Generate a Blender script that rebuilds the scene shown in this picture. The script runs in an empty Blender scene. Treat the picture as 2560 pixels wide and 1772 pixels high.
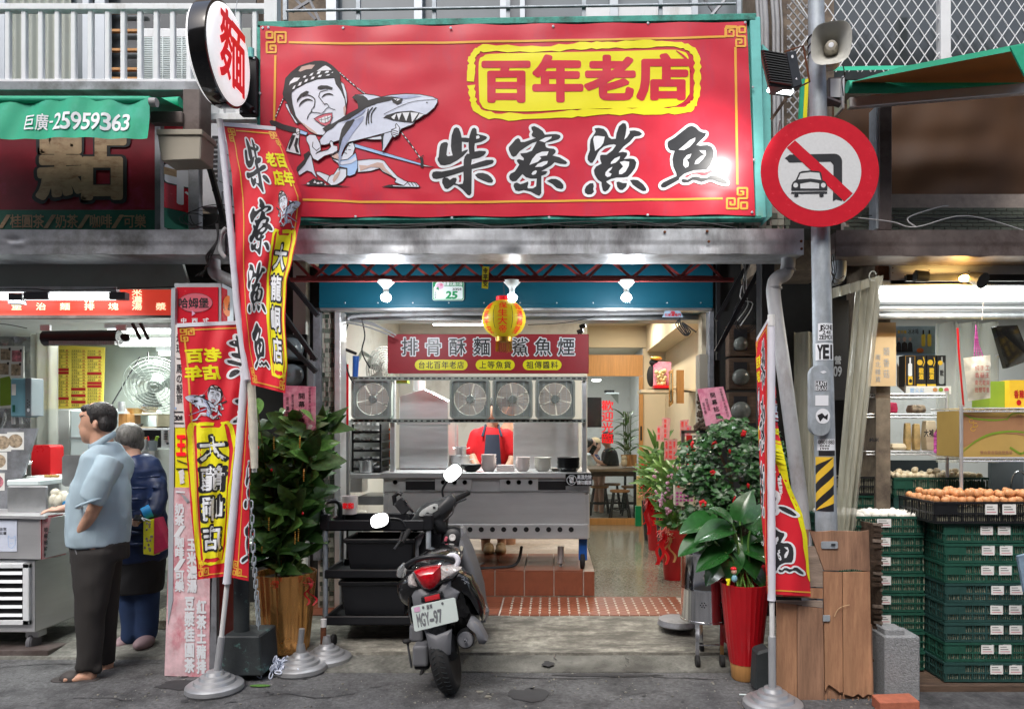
import bpy,bmesh,random,math
from math import sin,cos,pi,radians,sqrt,atan2,hypot
from mathutils import Vector,Matrix,noise
from mathutils.geometry import tessellate_polygon
RN=random.Random(11)
SC=bpy.context.scene
COL=SC.collection
# == camera, sky, sun, exposure
F,CX,HY,CH=1800.0,1380.0,1070.0,1.5
cam=bpy.data.cameras.new('camera');camo=bpy.data.objects.new('camera',cam);COL.objects.link(camo)
camo.location=(0,0,CH);camo.rotation_euler=(radians(90),0,0)
cam.sensor_width=36;cam.lens=F/2560*36
cam.shift_x=-(CX-1280)/2560;cam.shift_y=(HY-886)/2560;cam.clip_end=500;cam.clip_start=0.05
SC.camera=camo
wd=bpy.data.worlds.new('World');SC.world=wd;wd.use_nodes=True
nt=wd.node_tree;nt.nodes.clear()
sky=nt.nodes.new('ShaderNodeTexSky');sky.sky_type='NISHITA';sky.sun_disc=False
sky.sun_elevation=radians(52);sky.sun_rotation=radians(200);sky.air_density=1.0;sky.dust_density=4.0;sky.ozone_density=1.0
hs=nt.nodes.new('ShaderNodeHueSaturation');hs.inputs['Saturation'].default_value=0.7
bg=nt.nodes.new('ShaderNodeBackground');bg.inputs[1].default_value=0.15
wo=nt.nodes.new('ShaderNodeOutputWorld')
nt.links.new(sky.outputs[0],hs.inputs['Color']);nt.links.new(hs.outputs[0],bg.inputs[0]);nt.links.new(bg.outputs[0],wo.inputs[0])
sd=bpy.data.lights.new('sun','SUN');sd.energy=0.9;sd.angle=radians(25);sd.color=(1,.97,.93)
so=bpy.data.objects.new('sun',sd);COL.objects.link(so)
so.rotation_euler=(radians(38),0,radians(-20))
SC.view_settings.view_transform='Standard';SC.view_settings.look='None'
SC.view_settings.gamma=1;SC.view_settings.use_curve_mapping=False
SC.view_settings.exposure=0.75
SC.render.engine='CYCLES'
cy=SC.cycles;cy.use_denoising=True;cy.max_bounces=7;cy.diffuse_bounces=3;cy.glossy_bounces=3
cy.transmission_bounces=6;cy.transparent_max_bounces=10;cy.sample_clamp_indirect=6;cy.caustics_reflective=False;cy.caustics_refractive=False
try:cy.denoiser='OPENIMAGEDENOISE'
except Exception:pass
# == survey helpers
def P(px,py,Y):return Vector(((px-CX)/F*Y,Y,CH-(py-HY)/F*Y))
def PX(px,Y):return(px-CX)/F*Y
def PZ(py,Y):return CH-(py-HY)/F*Y
def YG(py,z=0.0):return F*(CH-z)/(py-HY)
V=Vector
def srgb(r,g,b):
 f=lambda c:(c/255/12.92)if c/255<.04045 else((c/255+.055)/1.055)**2.4
 return(f(r),f(g),f(b))
 # == materials
MT={}
def mat(name,col,rough=.6,metal=0.,var=.12,scale=6.,bump=0.,bscale=80.,spec=.5,dirt=None,emit=None,alpha=1.,trans=0.,stretch=(1,1,1),coat=0.,rvar=0.15,sheen=0,ior=1.45,sub=0):
 m=bpy.data.materials.new(name);m.use_nodes=True;t=m.node_tree;n=t.nodes;L=t.links
 b=n['Principled BSDF'];MT[name]=m
 b.inputs['Roughness'].default_value=rough;b.inputs['Metallic'].default_value=metal
 b.inputs['Specular IOR Level'].default_value=spec;b.inputs['IOR'].default_value=ior
 if coat:b.inputs['Coat Weight'].default_value=coat;b.inputs['Coat Roughness'].default_value=.12
 if alpha<1:b.inputs['Alpha'].default_value=alpha
 if trans:b.inputs['Transmission Weight'].default_value=trans
 if sub:b.inputs['Subsurface Weight'].default_value=sub;b.inputs['Subsurface Radius'].default_value=(.02,.008,.004)
 if emit:b.inputs['Emission Color'].default_value=(*emit[0],1);b.inputs['Emission Strength'].default_value=emit[1]
 c=(*col,1)
 b.inputs['Base Color'].default_value=c
 if var or bump or dirt:
  tc=n.new('ShaderNodeTexCoord');mp=n.new('ShaderNodeMapping');mp.inputs['Scale'].default_value=stretch
  L.new(tc.outputs['Object'],mp.inputs[0])
  nz=n.new('ShaderNodeTexNoise');nz.inputs['Scale'].default_value=scale;nz.inputs['Detail'].default_value=6;nz.inputs['Roughness'].default_value=.62
  L.new(mp.outputs[0],nz.inputs['Vector'])
  rp=n.new('ShaderNodeValToRGB');rp.color_ramp.elements[0].position=.3;rp.color_ramp.elements[1].position=.7
  rp.color_ramp.elements[0].color=(*[max(0,x*(1-var))for x in col],1)
  rp.color_ramp.elements[1].color=(*[min(1,x*(1+var))for x in col],1)
  L.new(nz.outputs['Fac'],rp.inputs[0]);out=rp.outputs[0]
  if dirt:
   dc,amt,ds=dirt[:3]
   n2=n.new('ShaderNodeTexNoise');n2.inputs['Scale'].default_value=ds;n2.inputs['Detail'].default_value=8;n2.inputs['Roughness'].default_value=.7
   mp2=n.new('ShaderNodeMapping');mp2.inputs['Scale'].default_value=dirt[3]if len(dirt)>3 else(1,1,1)
   L.new(tc.outputs['Object'],mp2.inputs[0]);L.new(mp2.outputs[0],n2.inputs['Vector'])
   r2=n.new('ShaderNodeValToRGB');r2.color_ramp.elements[0].position=.62-amt*.3;r2.color_ramp.elements[1].position=.78-amt*.2
   r2.color_ramp.elements[0].color=(0,0,0,1);r2.color_ramp.elements[1].color=(1,1,1,1)
   mx=n.new('ShaderNodeMix');mx.data_type='RGBA'
   L.new(n2.outputs['Fac'],r2.inputs[0]);L.new(r2.outputs[0],mx.inputs[0]);L.new(out,mx.inputs[6]);mx.inputs[7].default_value=(*dc,1)
   out=mx.outputs[2]
  L.new(out,b.inputs['Base Color'])
  if emit and emit[1]and len(emit)>2:L.new(out,b.inputs['Emission Color'])
  if rvar:
   mr=n.new('ShaderNodeMapRange');mr.inputs[3].default_value=max(.02,rough-rvar*.6);mr.inputs[4].default_value=min(1,rough+rvar*.6)
   L.new(nz.outputs['Fac'],mr.inputs[0]);L.new(mr.outputs[0],b.inputs['Roughness'])
  if bump:
   nb=n.new('ShaderNodeTexNoise');nb.inputs['Scale'].default_value=bscale;nb.inputs['Detail'].default_value=4
   L.new(mp.outputs[0],nb.inputs['Vector'])
   bp=n.new('ShaderNodeBump');bp.inputs['Strength'].default_value=bump;bp.inputs['Distance'].default_value=.01
   L.new(nb.outputs['Fac'],bp.inputs['Height']);L.new(bp.outputs[0],b.inputs['Normal'])
 return m
def M(n):return MT[n]
g_=lambda v:(v,v,v)
mat('asphalt',(.118,.119,.123),.88,var=.42,scale=42,bump=1,bscale=70,dirt=((.042,.042,.044),.6,3.5))
mat('concrete',(.20,.20,.18),.85,var=.4,scale=26,bump=.6,bscale=90,dirt=((.075,.074,.066),.75,3.2))
mat('concrete_light',(.34,.33,.285),.8,var=.4,scale=22,bump=.7,bscale=70,dirt=((.12,.115,.10),.85,3.5,(1,4,1)))
mat('stain',(.04,.04,.043),.8,var=.2,scale=20)
mat('terrazzo',(.30,.29,.24),.16,var=.4,scale=60,rvar=.1,dirt=((.17,.16,.12),.8,40),coat=.3)
mat('quarry',(.235,.075,.04),.4,var=.22,scale=5,bump=.08,bscale=120,dirt=((.16,.05,.03),.4,3))
mat('grout',(.42,.36,.32),.9,var=.2,scale=20)
mat('mosaic_white',(.62,.6,.52),.4)
mat('steel',(.72,.73,.75),.36,.7,var=.06,scale=3,rvar=.25,stretch=(1,1,6),bump=.03,bscale=30)
mat('steel_dark',(.42,.43,.44),.36,.8,var=.25,scale=4,rvar=.3,bump=.03)
mat('chrome',(.75,.76,.78),.1,1.,var=.03,rvar=.05)
mat('zinc',(.52,.55,.59),.42,.5,var=.3,scale=7,rvar=.2,dirt=((.2,.2,.21),.45,3,(1,1,.35)),bump=.1,bscale=12)
mat('zinc_dull',(.27,.28,.31),.5,.4,var=.25,scale=5,dirt=((.1,.1,.1),.5,3),bump=.08,bscale=14)
mat('zinc_brown',(.14,.115,.11),.5,.3,var=.3,scale=5,dirt=((.07,.05,.045),.5,4))
mat('galv',(.40,.45,.50),.55,.35,var=.2,scale=14,dirt=((.28,.31,.33),.5,8,(1,1,.3)))
mat('rust',(.13,.045,.02),.9,var=.4,scale=25,bump=.3)
mat('pipe_grey',(.34,.35,.37),.5,var=.1,dirt=((.2,.18,.17),.4,5,(1,1,.4)))
mat('banner_red',(.62,.03,.058),.33,var=.1,scale=3,dirt=((.50,.05,.09),.35,3,(1,1,.4)),bump=.05,bscale=6,coat=.15,rvar=.08)
mat('flag_red',(.70,.018,.035),.55,var=.05,scale=4,bump=.25,bscale=9)
mat('flag_red_back',(.52,.02,.045),.6,var=.05,scale=4,bump=.25,bscale=9)
mat('flag_white',(.70,.70,.78),.6,var=.05,bump=.25,bscale=22)
mat('print_gold',(.80,.42,.06),.4,var=.04)
mat('print_yellow',(.86,.80,.02),.35,var=.03)
mat('print_black',(.035,.037,.042),.34,var=.1)
mat('print_white',(.80,.83,.88),.38,var=.03)
mat('print_red',(.62,.02,.03),.4,var=.05)
mat('ink',(.02,.02,.024),.45,var=.1)
mat('skin_print',(.74,.79,.90),.4,var=.03)
mat('skin_shade',(.62,.45,.40),.4,var=.1)
mat('shark_blue',(.36,.42,.62),.4,var=.2,scale=20)
mat('shark_pale',(.66,.72,.86),.4,var=.08,scale=16)
mat('lips',(.62,.14,.19),.4,var=.05)
mat('blade_blue',(.38,.58,.90),.4,var=.1)
mat('teal_paint',(.05,.32,.26),.6,var=.25,scale=14,dirt=((.02,.1,.08),.5,9),bump=.2)
mat('teal_light',(.17,.56,.54),.6,var=.15,scale=8,dirt=((.4,.36,.06),.25,3,(1,1,.3)))
mat('shutter_blue',(.004,.075,.12),.35,.1,var=.1,scale=3,rvar=.1)
mat('truss_red',(.14,.012,.012),.6,var=.25,scale=20)
mat('black_steel',(.012,.012,.014),.5,var=.3,scale=8)
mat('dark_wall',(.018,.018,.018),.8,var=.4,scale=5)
mat('plastic_black',(.012,.013,.016),.38,var=.15,rvar=.1)
mat('plastic_black_gloss',(.008,.008,.009),.09,var=.05,rvar=.03,coat=.6)
mat('plastic_grey',(.14,.145,.16),.5,var=.1)
mat('plastic_dark',(.028,.03,.034),.42,var=.12)
mat('rubber',(.016,.016,.017),.75,var=.2,scale=20,bump=.1)
mat('white_paint',(.74,.77,.80),.5,var=.05,scale=8,dirt=((.5,.5,.48),.25,6,(1,1,.3)))
mat('white_clean',(.72,.81,.82),.4,var=.03)
mat('wall_cream',(.66,.57,.42),.7,var=.05,scale=2)
mat('wall_white',(.70,.72,.70),.7,var=.05,scale=2,dirt=((.5,.5,.46),.25,2))
mat('wall_green',(.40,.44,.40),.65,var=.08,scale=2,dirt=((.35,.36,.32),.4,2))
mat('glass_dark',(.05,.06,.065),.08,var=.2,scale=2,spec=.8,rvar=.03)
mat('glass_grey',(.16,.19,.21),.12,var=.15,scale=1.5,spec=.8,rvar=.03)
mat('glass',(.1,.12,.12),.03,var=0,alpha=.07,spec=.8)
mat('vinyl',(.72,.74,.66),.16,var=.12,scale=4,stretch=(5,1,.4),alpha=.42,spec=.8,bump=.3,bscale=6)
mat('vinyl_dirty',(.46,.45,.36),.22,var=.35,scale=4,stretch=(6,1,.3),alpha=.72,spec=.7,bump=.4,bscale=5)
mat('wood_oak',(.50,.25,.085),.45,var=.18,scale=5,stretch=(8,8,.5),bump=.03)
mat('wood_ply',(.42,.225,.125),.75,var=.3,scale=4,stretch=(6,6,.45),bump=.2,bscale=40,dirt=((.24,.11,.065),.55,3,(3,3,.5)))
mat('wood_ply2',(.31,.175,.11),.8,var=.35,scale=5,stretch=(7,7,.4),bump=.25,bscale=40,dirt=((.14,.075,.05),.5,3,(3,3,.5)))
mat('wood_grey',(.30,.235,.19),.85,var=.35,scale=5,stretch=(1,8,10),bump=.35,bscale=40)
mat('wood_dark',(.10,.065,.045),.85,var=.4,scale=6,stretch=(1,6,9),bump=.4)
mat('awning_green',(.015,.38,.22),.6,var=.12,scale=4,bump=.2,bscale=10,dirt=((.06,.45,.33),.4,3))
mat('awning_under',(.06,.024,.006),.7,var=.3,scale=1.4)
mat('awning_lit_orange',(.42,.15,.03),.7)  # light shining through the fabric is put into this brighter orange
mat('sign_dirty_red',(.22,.006,.02),.45,var=.3,scale=3,dirt=((.34,.03,.12),.3,3))
mat('sign_green',(.012,.13,.085),.5,var=.2)
mat('sign_cream',(.42,.30,.18),.5,var=.25,scale=6,dirt=((.20,.09,.04),.4,9,(1,1,3)))
mat('lightbox_red',(.75,.06,.035),.4,var=.06,emit=((.75,.06,.035),.35,1))
mat('lit_cream',(.85,.8,.55),.4,var=0,emit=((1,.92,.6),.6))
mat('tube_light',(1,1,1),.3,var=0,emit=((.95,1,.95),4))
mat('tube_dim',(1,1,1),.3,var=0,emit=((.93,.97,1),5))
mat('bulb_light',(1,1,1),.3,var=0,emit=((.94,.97,1),9))
mat('bulb_warm',(1,.8,.3),.3,var=0,emit=((1,.55,.12),25))
mat('round_face',(.92,.92,.95),.35,var=0,emit=((1,1,1),.35))
mat('lamp_red',(.8,.01,.02),.4,var=0,emit=((1,.02,.03),.18))
mat('paper_white',(.75,.75,.73),.7,var=.06)
mat('paper_pink',(.72,.33,.44),.5,var=.22,scale=9,dirt=((.55,.06,.18),.5,8))
mat('paper_pink2',(.80,.42,.45),.6,var=.15,scale=20)
mat('paper_yellow',(.85,.68,.10),.6,var=.06)
mat('paper_tan',(.62,.44,.25),.7,var=.06)
mat('carton',(.50,.34,.10),.75,var=.1,scale=3)
mat('carton_brown',(.38,.2,.1),.75,var=.1)
mat('gold_pot',(.88,.44,.14),.25,.75,var=.12,scale=4,rvar=.15)
mat('red_pot',(.42,.006,.012),.35,var=.1,coat=.3)
mat('leaf_dark',(.05,.125,.028),.42,var=.65,scale=5,spec=.5,dirt=((.12,.13,.04),.25,6))
mat('leaf_mid',(.11,.25,.05),.32,var=.4,scale=8,spec=.6,coat=.1)
mat('leaf_light',(.10,.22,.05),.4,var=.35,scale=20,spec=.5)
mat('leaf_big',(.016,.085,.016),.25,var=.3,scale=6,spec=.7,coat=.2)
mat('leaf_camellia',(.028,.095,.024),.38,var=.6,scale=12,spec=.7)
mat('leaf_variegated',(.12,.2,.05),.4,var=.6,scale=30)
mat('stem',(.10,.12,.03),.6)
mat('bark',(.12,.085,.05),.85)
mat('soil',(.03,.02,.015),.95,var=.4)
mat('flower_red',(.55,.008,.012),.5,var=.2)
mat('flower_pink',(.72,.42,.62),.5,var=.2)
mat('ribbon_red',(.72,.012,.02),.3,var=.15,coat=.3)
mat('ribbon_gold',(.62,.36,.16),.35,.3,var=.2)
mat('lantern_yellow',(.85,.66,.02),.45,var=.05,bump=.1,emit=((.85,.66,.02),.12))
mat('crate_green',(.018,.08,.055),.4,var=.15,scale=8,dirt=((.03,.12,.09),.3,7))
mat('crate_green2',(.022,.065,.058),.45,var=.2,scale=8,dirt=((.03,.08,.08),.3,7))
mat('crate_black',(.013,.014,.016),.4,var=.2)
mat('egg_tray',(.33,.32,.24),.8,var=.2,scale=20)
mat('egg_white',(.82,.80,.74),.45,var=.03)
mat('egg_cream',(.72,.62,.44),.45,var=.1,scale=3)
mat('egg_brown',(.60,.28,.12),.42,var=.12,scale=10)
mat('cinder',(.26,.27,.28),.95,var=.2,scale=60,bump=.8,bscale=120)
mat('brick_red',(.42,.13,.075),.85,var=.2,scale=20,bump=.3)
mat('block_black',(.028,.034,.037),.65,var=.3,dirt=((.18,.42,.38),.12,11),bump=.2)
mat('silver_base',(.42,.43,.45),.42,.6,var=.12,scale=6,rvar=.1)
mat('shirt_blue',(.39,.51,.59),.85,var=.06,scale=5,bump=.9,bscale=6,stretch=(1,1,.45))
mat('trousers',(.03,.027,.026),.8,var=.15,bump=1,bscale=10,stretch=(1,1,.3))
mat('skin',(.60,.34,.235),.5,var=.12,scale=14,sub=.1)
mat('skin_pale',(.6,.36,.27),.5,var=.1,sub=.1)
mat('hair',(.022,.02,.02),.5,var=.5,scale=60,stretch=(1,1,.3),bump=.6,bscale=120)
mat('hair_grey',(.12,.115,.11),.5,var=.6,scale=60,stretch=(1,1,.3),bump=.5,bscale=120)
mat('jacket_navy',(.006,.018,.07),.5,var=.2,bump=.6,bscale=7,stretch=(1,1,3))
mat('skyblue_cloth',(.01,.26,.62),.6)
mat('jeans',(.014,.035,.10),.8,var=.2)
mat('sandal',(.05,.042,.04),.6)
mat('clog_pink',(.30,.21,.23),.6)
mat('clog_tan',(.30,.20,.11),.6)
mat('tshirt_red',(.60,.008,.015),.75,var=.1,bump=.3,bscale=9)
mat('apron',(.035,.045,.075),.8,var=.1)
mat('cloth_black',(.012,.012,.014),.8)
mat('cap_tan',(.5,.38,.22),.8)
mat('fan_grey',(.33,.37,.34),.5,var=.08)
mat('fan_blade',(.5,.45,.42),.35,var=.1,alpha=.8)
mat('mirror',(.30,.33,.34),.03,1.,var=0)
mat('speedo',(.5,.53,.53),.25,var=.2,scale=40)
mat('tail_red',(.42,.003,.01),.08,var=.35,scale=60,coat=.6,emit=((.5,0,.01),.05))
mat('reflector_red',(.55,.03,.04),.2)
mat('lens_clear',(.50,.47,.46),.08,var=.5,scale=90,coat=.6)
mat('orange',(.8,.2,.04),.4)
mat('plate_white',(.66,.75,.73),.4,var=.04)
mat('door_green',(.01,.28,.10),.4)
mat('sign_red',(.58,.018,.035),.25,var=.06,scale=20,coat=.3)
mat('sign_white',(.66,.68,.70),.3,var=.05,scale=60,coat=.2)
mat('beige_box',(.36,.33,.27),.55,var=.05)
mat('speaker_shell',(.50,.50,.46),.5,var=.1,dirt=((.3,.3,.27),.3,8))
mat('cable',(.02,.02,.022),.6,var=0)
mat('cable_white',(.45,.45,.45),.6,var=0)
mat('heater_blue',(.20,.42,.52),.35,var=.05)
mat('cyl_red',(.55,.01,.015),.3,var=.08)
mat('menu_red',(.45,.01,.02),.4)
mat('menu_board',(.33,.014,.025),.5,var=.06)
mat('porcelain',(.88,.79,.78),.18,var=.03,coat=.4)
mat('stool_wood',(.40,.20,.08),.5,var=.2)
mat('table_wood',(.20,.15,.10),.4,var=.3,stretch=(.4,6,1))
mat('post_pink',(.72,.50,.54),.5,var=.25,scale=12,dirt=((.55,.04,.09),.5,5,(1,1,.6)))
mat('window_frame',(.50,.55,.60),.4,.3,var=.05)
mat('tile_green',(.13,.15,.12),.35,var=.15)
mat('tile_pale',(.36,.37,.31),.35,var=.12)
mat('tile_dark',(.045,.06,.045),.3,var=.15)
mat('wall_tan',(.20,.16,.12),.8,var=.35,scale=9,dirt=((.08,.06,.05),.5,5))
mat('plastic_white',(.7,.7,.7),.35)
mat('blue_plastic',(.015,.10,.42),.35)
mat('pink_bag',(.62,.04,.12),.45,var=.3)
mat('stripe_pink',(.72,.10,.38),.4,var=.9,scale=9,stretch=(1,1,8))
mat('bag_clear',(.75,.72,.60),.2,var=.25,scale=9,alpha=.75,bump=.5,bscale=12)
mat('snack',(.60,.44,.20),.35,var=.35,scale=14)
mat('gold',(.75,.42,.08),.3,.7,var=.1)
mat('figurine',(.72,.55,.28),.4,var=.4,scale=30)
mat('meter_glass',(.13,.14,.13),.2,var=.3,scale=20)
mat('food_photo',(.36,.28,.20),.4,var=.8,scale=30)
mat('food_photo2',(.50,.18,.22),.4,var=.8,scale=30)
mat('foil',(.6,.62,.62),.25,.8,var=.3,bump=.8,bscale=14)
mat('poster_blue',(.30,.42,.55),.4,var=.35,scale=6)
mat('box_yellow',(.80,.52,.04),.5)
mat('dust_cloth',(.40,.24,.07),.9,bump=.5)
mat('foliage_print',(.20,.32,.03),.6,var=.1)
# == mesh builder
W={}
class MB:
 def __init__(s):s.v=[];s.f=[];s.m=[]
 def add(s,vs,fs,m=0):
  k=len(s.v);s.v+=[Vector(p)for p in vs]
  for f in fs:s.f.append([k+i for i in f]);s.m.append(m)
  return s
 def box(s,x0,x1,y0,y1,z0,z1,m=0):
  vs=[(x,y,z)for z in(z0,z1)for y in(y0,y1)for x in(x0,x1)]
  return s.add(vs,[(0,2,3,1),(4,5,7,6),(0,1,5,4),(2,6,7,3),(0,4,6,2),(1,3,7,5)],m)
 def obox(s,c,size,rot=None,m=0):
  rot=rot or Matrix.Identity(3);c=Vector(c)
  vs=[c+rot@Vector((x*size[0]/2,y*size[1]/2,z*size[2]/2))for z in(-1,1)for y in(-1,1)for x in(-1,1)]
  return s.add(vs,[(0,2,3,1),(4,5,7,6),(0,1,5,4),(2,6,7,3),(0,4,6,2),(1,3,7,5)],m)
 def tube(s,pts,r,n=8,cap=True,m=0,ell=None,side=None):
  """swept tube; r scalar/list; ell=(list of (a,b)) with side axis for flattened sections"""
  pts=[Vector(p)for p in pts];N=len(pts);rs=r if isinstance(r,(list,tuple))else[r]*N
  k=len(s.v);prev=None
  for i,p in enumerate(pts):
   t=(pts[min(i+1,N-1)]-pts[max(i-1,0)])
   t=t.normalized()if t.length>1e-9 else Vector((0,0,1))
   if side is not None:
    a=Vector(side)-t*t.dot(Vector(side));a.normalize()
   elif prev is None:
    a=t.orthogonal().normalized()
   else:
    a=prev-t*t.dot(prev);a=a.normalized()if a.length>1e-6 else t.orthogonal().normalized()
   prev=a;b=t.cross(a)
   ra,rb=(ell[i]if ell else(rs[i],rs[i]))
   for j in range(n):
    w=2*pi*j/n
    s.v.append(p+a*(ra*cos(w))+b*(rb*sin(w)))
  for i in range(N-1):
   for j in range(n):
    s.f.append([k+i*n+j,k+i*n+(j+1)%n,k+(i+1)*n+(j+1)%n,k+(i+1)*n+j]);s.m.append(m)
  if cap:
   s.f.append([k+j for j in range(n)][::-1]);s.m.append(m)
   s.f.append([k+(N-1)*n+j for j in range(n)]);s.m.append(m)
  return s
 def cyl(s,p0,p1,r0,r1=None,n=14,cap=True,m=0):
  return s.tube([p0,p1],[r0,r0 if r1 is None else r1],n,cap,m)
 def lathe(s,c,prof,n=20,m=0,axis=None,flute=None):
  c=Vector(c);ax=Vector(axis or(0,0,1)).normalized()
  if abs(ax.z)>.99:a,b=Vector((1,0,0)),Vector((0,1,0))*(1 if ax.z>0 else-1)
  else:a=ax.orthogonal().normalized();b=ax.cross(a)
  k=len(s.v)
  for r,z in prof:
   for j in range(n):
    w=2*pi*j/n;rr=r*(flute(j)if flute else 1)
    s.v.append(c+ax*z+a*(rr*cos(w))+b*(rr*sin(w)))
  for i in range(len(prof)-1):
   for j in range(n):
    s.f.append([k+i*n+j,k+i*n+(j+1)%n,k+(i+1)*n+(j+1)%n,k+(i+1)*n+j]);s.m.append(m)
  if prof[0][0]>1e-4:s.f.append([k+j for j in range(n)][::-1]);s.m.append(m)
  if prof[-1][0]>1e-4:s.f.append([k+(len(prof)-1)*n+j for j in range(n)]);s.m.append(m)
  return s
 def ball(s,c,r,nu=14,nv=9,rot=None,m=0):
  rx,ry,rz=r if isinstance(r,(tuple,list))else(r,r,r);c=Vector(c);rot=rot or Matrix.Identity(3);k=len(s.v)
  for i in range(1,nv):
   th=pi*i/nv
   for j in range(nu):
    w=2*pi*j/nu
    s.v.append(c+rot@Vector((rx*sin(th)*cos(w),ry*sin(th)*sin(w),rz*cos(th))))
  s.v.append(c+rot@Vector((0,0,rz)));s.v.append(c+rot@Vector((0,0,-rz)));T=len(s.v)-2
  for i in range(nv-2):
   for j in range(nu):
    s.f.append([k+i*nu+j,k+(i+1)*nu+j,k+(i+1)*nu+(j+1)%nu,k+i*nu+(j+1)%nu]);s.m.append(m)
  for j in range(nu):
   s.f.append([T,k+j,k+(j+1)%nu]);s.m.append(m)
   q=k+(nv-2)*nu;s.f.append([T+1,q+(j+1)%nu,q+j]);s.m.append(m)
  return s
 def slab(s,pts,d,m=0):
  """closed outline (3D points) extruded by vector d"""
  pts=[Vector(p)for p in pts];n=len(pts);k=len(s.v);d=Vector(d)
  s.v+=pts+[p+d for p in pts]
  for t in tessellate_polygon([pts]):
   s.f.append([k+i for i in t]);s.m.append(m);s.f.append([k+n+i for i in t][::-1]);s.m.append(m)
  for i in range(n):
   s.f.append([k+i,k+(i+1)%n,k+n+(i+1)%n,k+n+i]);s.m.append(m)
  return s
 def grid(s,fn,nu,nv,m=0):
  k=len(s.v)
  for j in range(nv+1):
   for i in range(nu+1):s.v.append(Vector(fn(i/nu,j/nv)))
  for j in range(nv):
   for i in range(nu):
    a=k+j*(nu+1)+i;s.f.append([a,a+1,a+nu+2,a+nu+1]);s.m.append(m)
  return s
 def put(s,name,mats,parent=None,shd=None,bev=0,origin=None,seg=1,fixn=True,solid=0):
  me=bpy.data.meshes.new(name)
  xs=[p.x for p in s.v];ys=[p.y for p in s.v];zs=[p.z for p in s.v]
  c=Vector(((min(xs)+max(xs))/2,(min(ys)+max(ys))/2,min(zs)))if origin is None else Vector(origin)
  me.from_pydata([p-c for p in s.v],[],s.f)
  if not isinstance(mats,(list,tuple)):mats=[mats]
  for mm in mats:me.materials.append(MT[mm]if isinstance(mm,str)else mm)
  if len(mats)>1:me.polygons.foreach_set('material_index',s.m)
  if fixn:
   bm=bmesh.new();bm.from_mesh(me);bmesh.ops.recalc_face_normals(bm,faces=bm.faces);bm.to_mesh(me);bm.free()
  if shd:
   me.polygons.foreach_set('use_smooth',[True]*len(me.polygons));me.set_sharp_from_angle(angle=radians(shd))
  me.update()
  o=bpy.data.objects.new(name,me);COL.objects.link(o)
  if parent is not None:o.parent=parent;o.location=c-W[parent.name]
  else:o.location=c
  W[o.name]=c.copy()
  if solid:
   q=o.modifiers.new('solid','SOLIDIFY');q.thickness=solid;q.offset=0
  if bev:
   q=o.modifiers.new('bevel','BEVEL');q.width=bev;q.segments=seg;q.limit_method='ANGLE';q.angle_limit=radians(40)
  return o
def tag(o,label,cat,group=None,kind=None):
 o['label']=label;o['category']=cat
 if group:o['group']=group
 if kind:o['kind']=kind
 return o
def thing(name,label,cat,loc,group=None):
 o=bpy.data.objects.new(name,None);COL.objects.link(o);o.location=loc;W[o.name]=Vector(loc);o.empty_display_size=.1
 return tag(o,label,cat,group)
def struct(o):o['kind']='structure';return o
def dup(root,loc=None,rotz=None,label=None,scale=None):
 def cp(o,par):
  c=o.copy();COL.objects.link(c)
  if par is not None:c.parent=par
  for ch in[q for q in KIDS(o)]:cp(ch,c)
  return c
 r=cp(root,None)
 if loc is not None:r.location=loc
 if rotz is not None:r.rotation_euler.z=rotz
 if scale is not None:r.scale=scale
 if label:r['label']=label
 W[r.name]=Vector(r.location)
 return r
def KIDS(o):return list(o.children)
def inst(src,name,parent,loc,rot=None,scale=None,mat_=None):
 """another object sharing the mesh of src (an object or mesh); loc in world"""
 me=src.data if hasattr(src,'data')else src
 o=bpy.data.objects.new(name,me);COL.objects.link(o)
 if parent is not None:o.parent=parent;loc=Vector(loc)-W[parent.name]
 if rot is not None and isinstance(rot,Matrix):
  o.matrix_local=Matrix.Translation(Vector(loc))@rot.to_4x4()@Matrix.Diagonal((*(scale or(1,1,1)),1))
 else:
  o.location=loc
  if rot is not None:o.rotation_euler=rot
  if scale is not None:o.scale=scale if isinstance(scale,(tuple,list))else(scale,)*3
 return o
def stuff(o):o['kind']='stuff';return o
def basis(zdir,xhint=(1,0,0)):
 z=Vector(zdir).normalized();x=Vector(xhint);x=(x-z*x.dot(z));x=x.normalized()if x.length>1e-5 else z.orthogonal().normalized()
 y=z.cross(x);return Matrix((x,y,z)).transposed()
def area(name,loc,rot,size,power,col=(1,1,1)):
 l=bpy.data.lights.new(name,'AREA');l.shape='RECTANGLE';l.size,l.size_y=size;l.energy=power;l.color=col
 o=bpy.data.objects.new(name,l);COL.objects.link(o);o.location=loc;o.rotation_euler=rot;return o
def point(name,loc,power,r=.04,col=(1,1,1)):
 l=bpy.data.lights.new(name,'POINT');l.energy=power;l.shadow_soft_size=r;l.color=col
 o=bpy.data.objects.new(name,l);COL.objects.link(o);o.location=loc;return o
def smoothpts(pts,n=4,closed=False):
 """Catmull-Rom through points (any dimension tuples)"""
 N=len(pts);out=[];rng=range(N if closed else N-1)
 for i in rng:
  if closed:p0,p1,p2,p3=pts[i-1],pts[i],pts[(i+1)%N],pts[(i+2)%N]
  else:p0,p1,p2,p3=pts[max(i-1,0)],pts[i],pts[i+1],pts[min(i+2,N-1)]
  for k in range(n):
   t=k/n
   out.append(tuple(.5*(2*b+(c-a)*t+(2*a-5*b+4*c-d)*t*t+(3*b-a-3*c+d)*t**3)for a,b,c,d in zip(p0,p1,p2,p3)))
 if not closed:out.append(tuple(pts[-1]))
 return out
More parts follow.
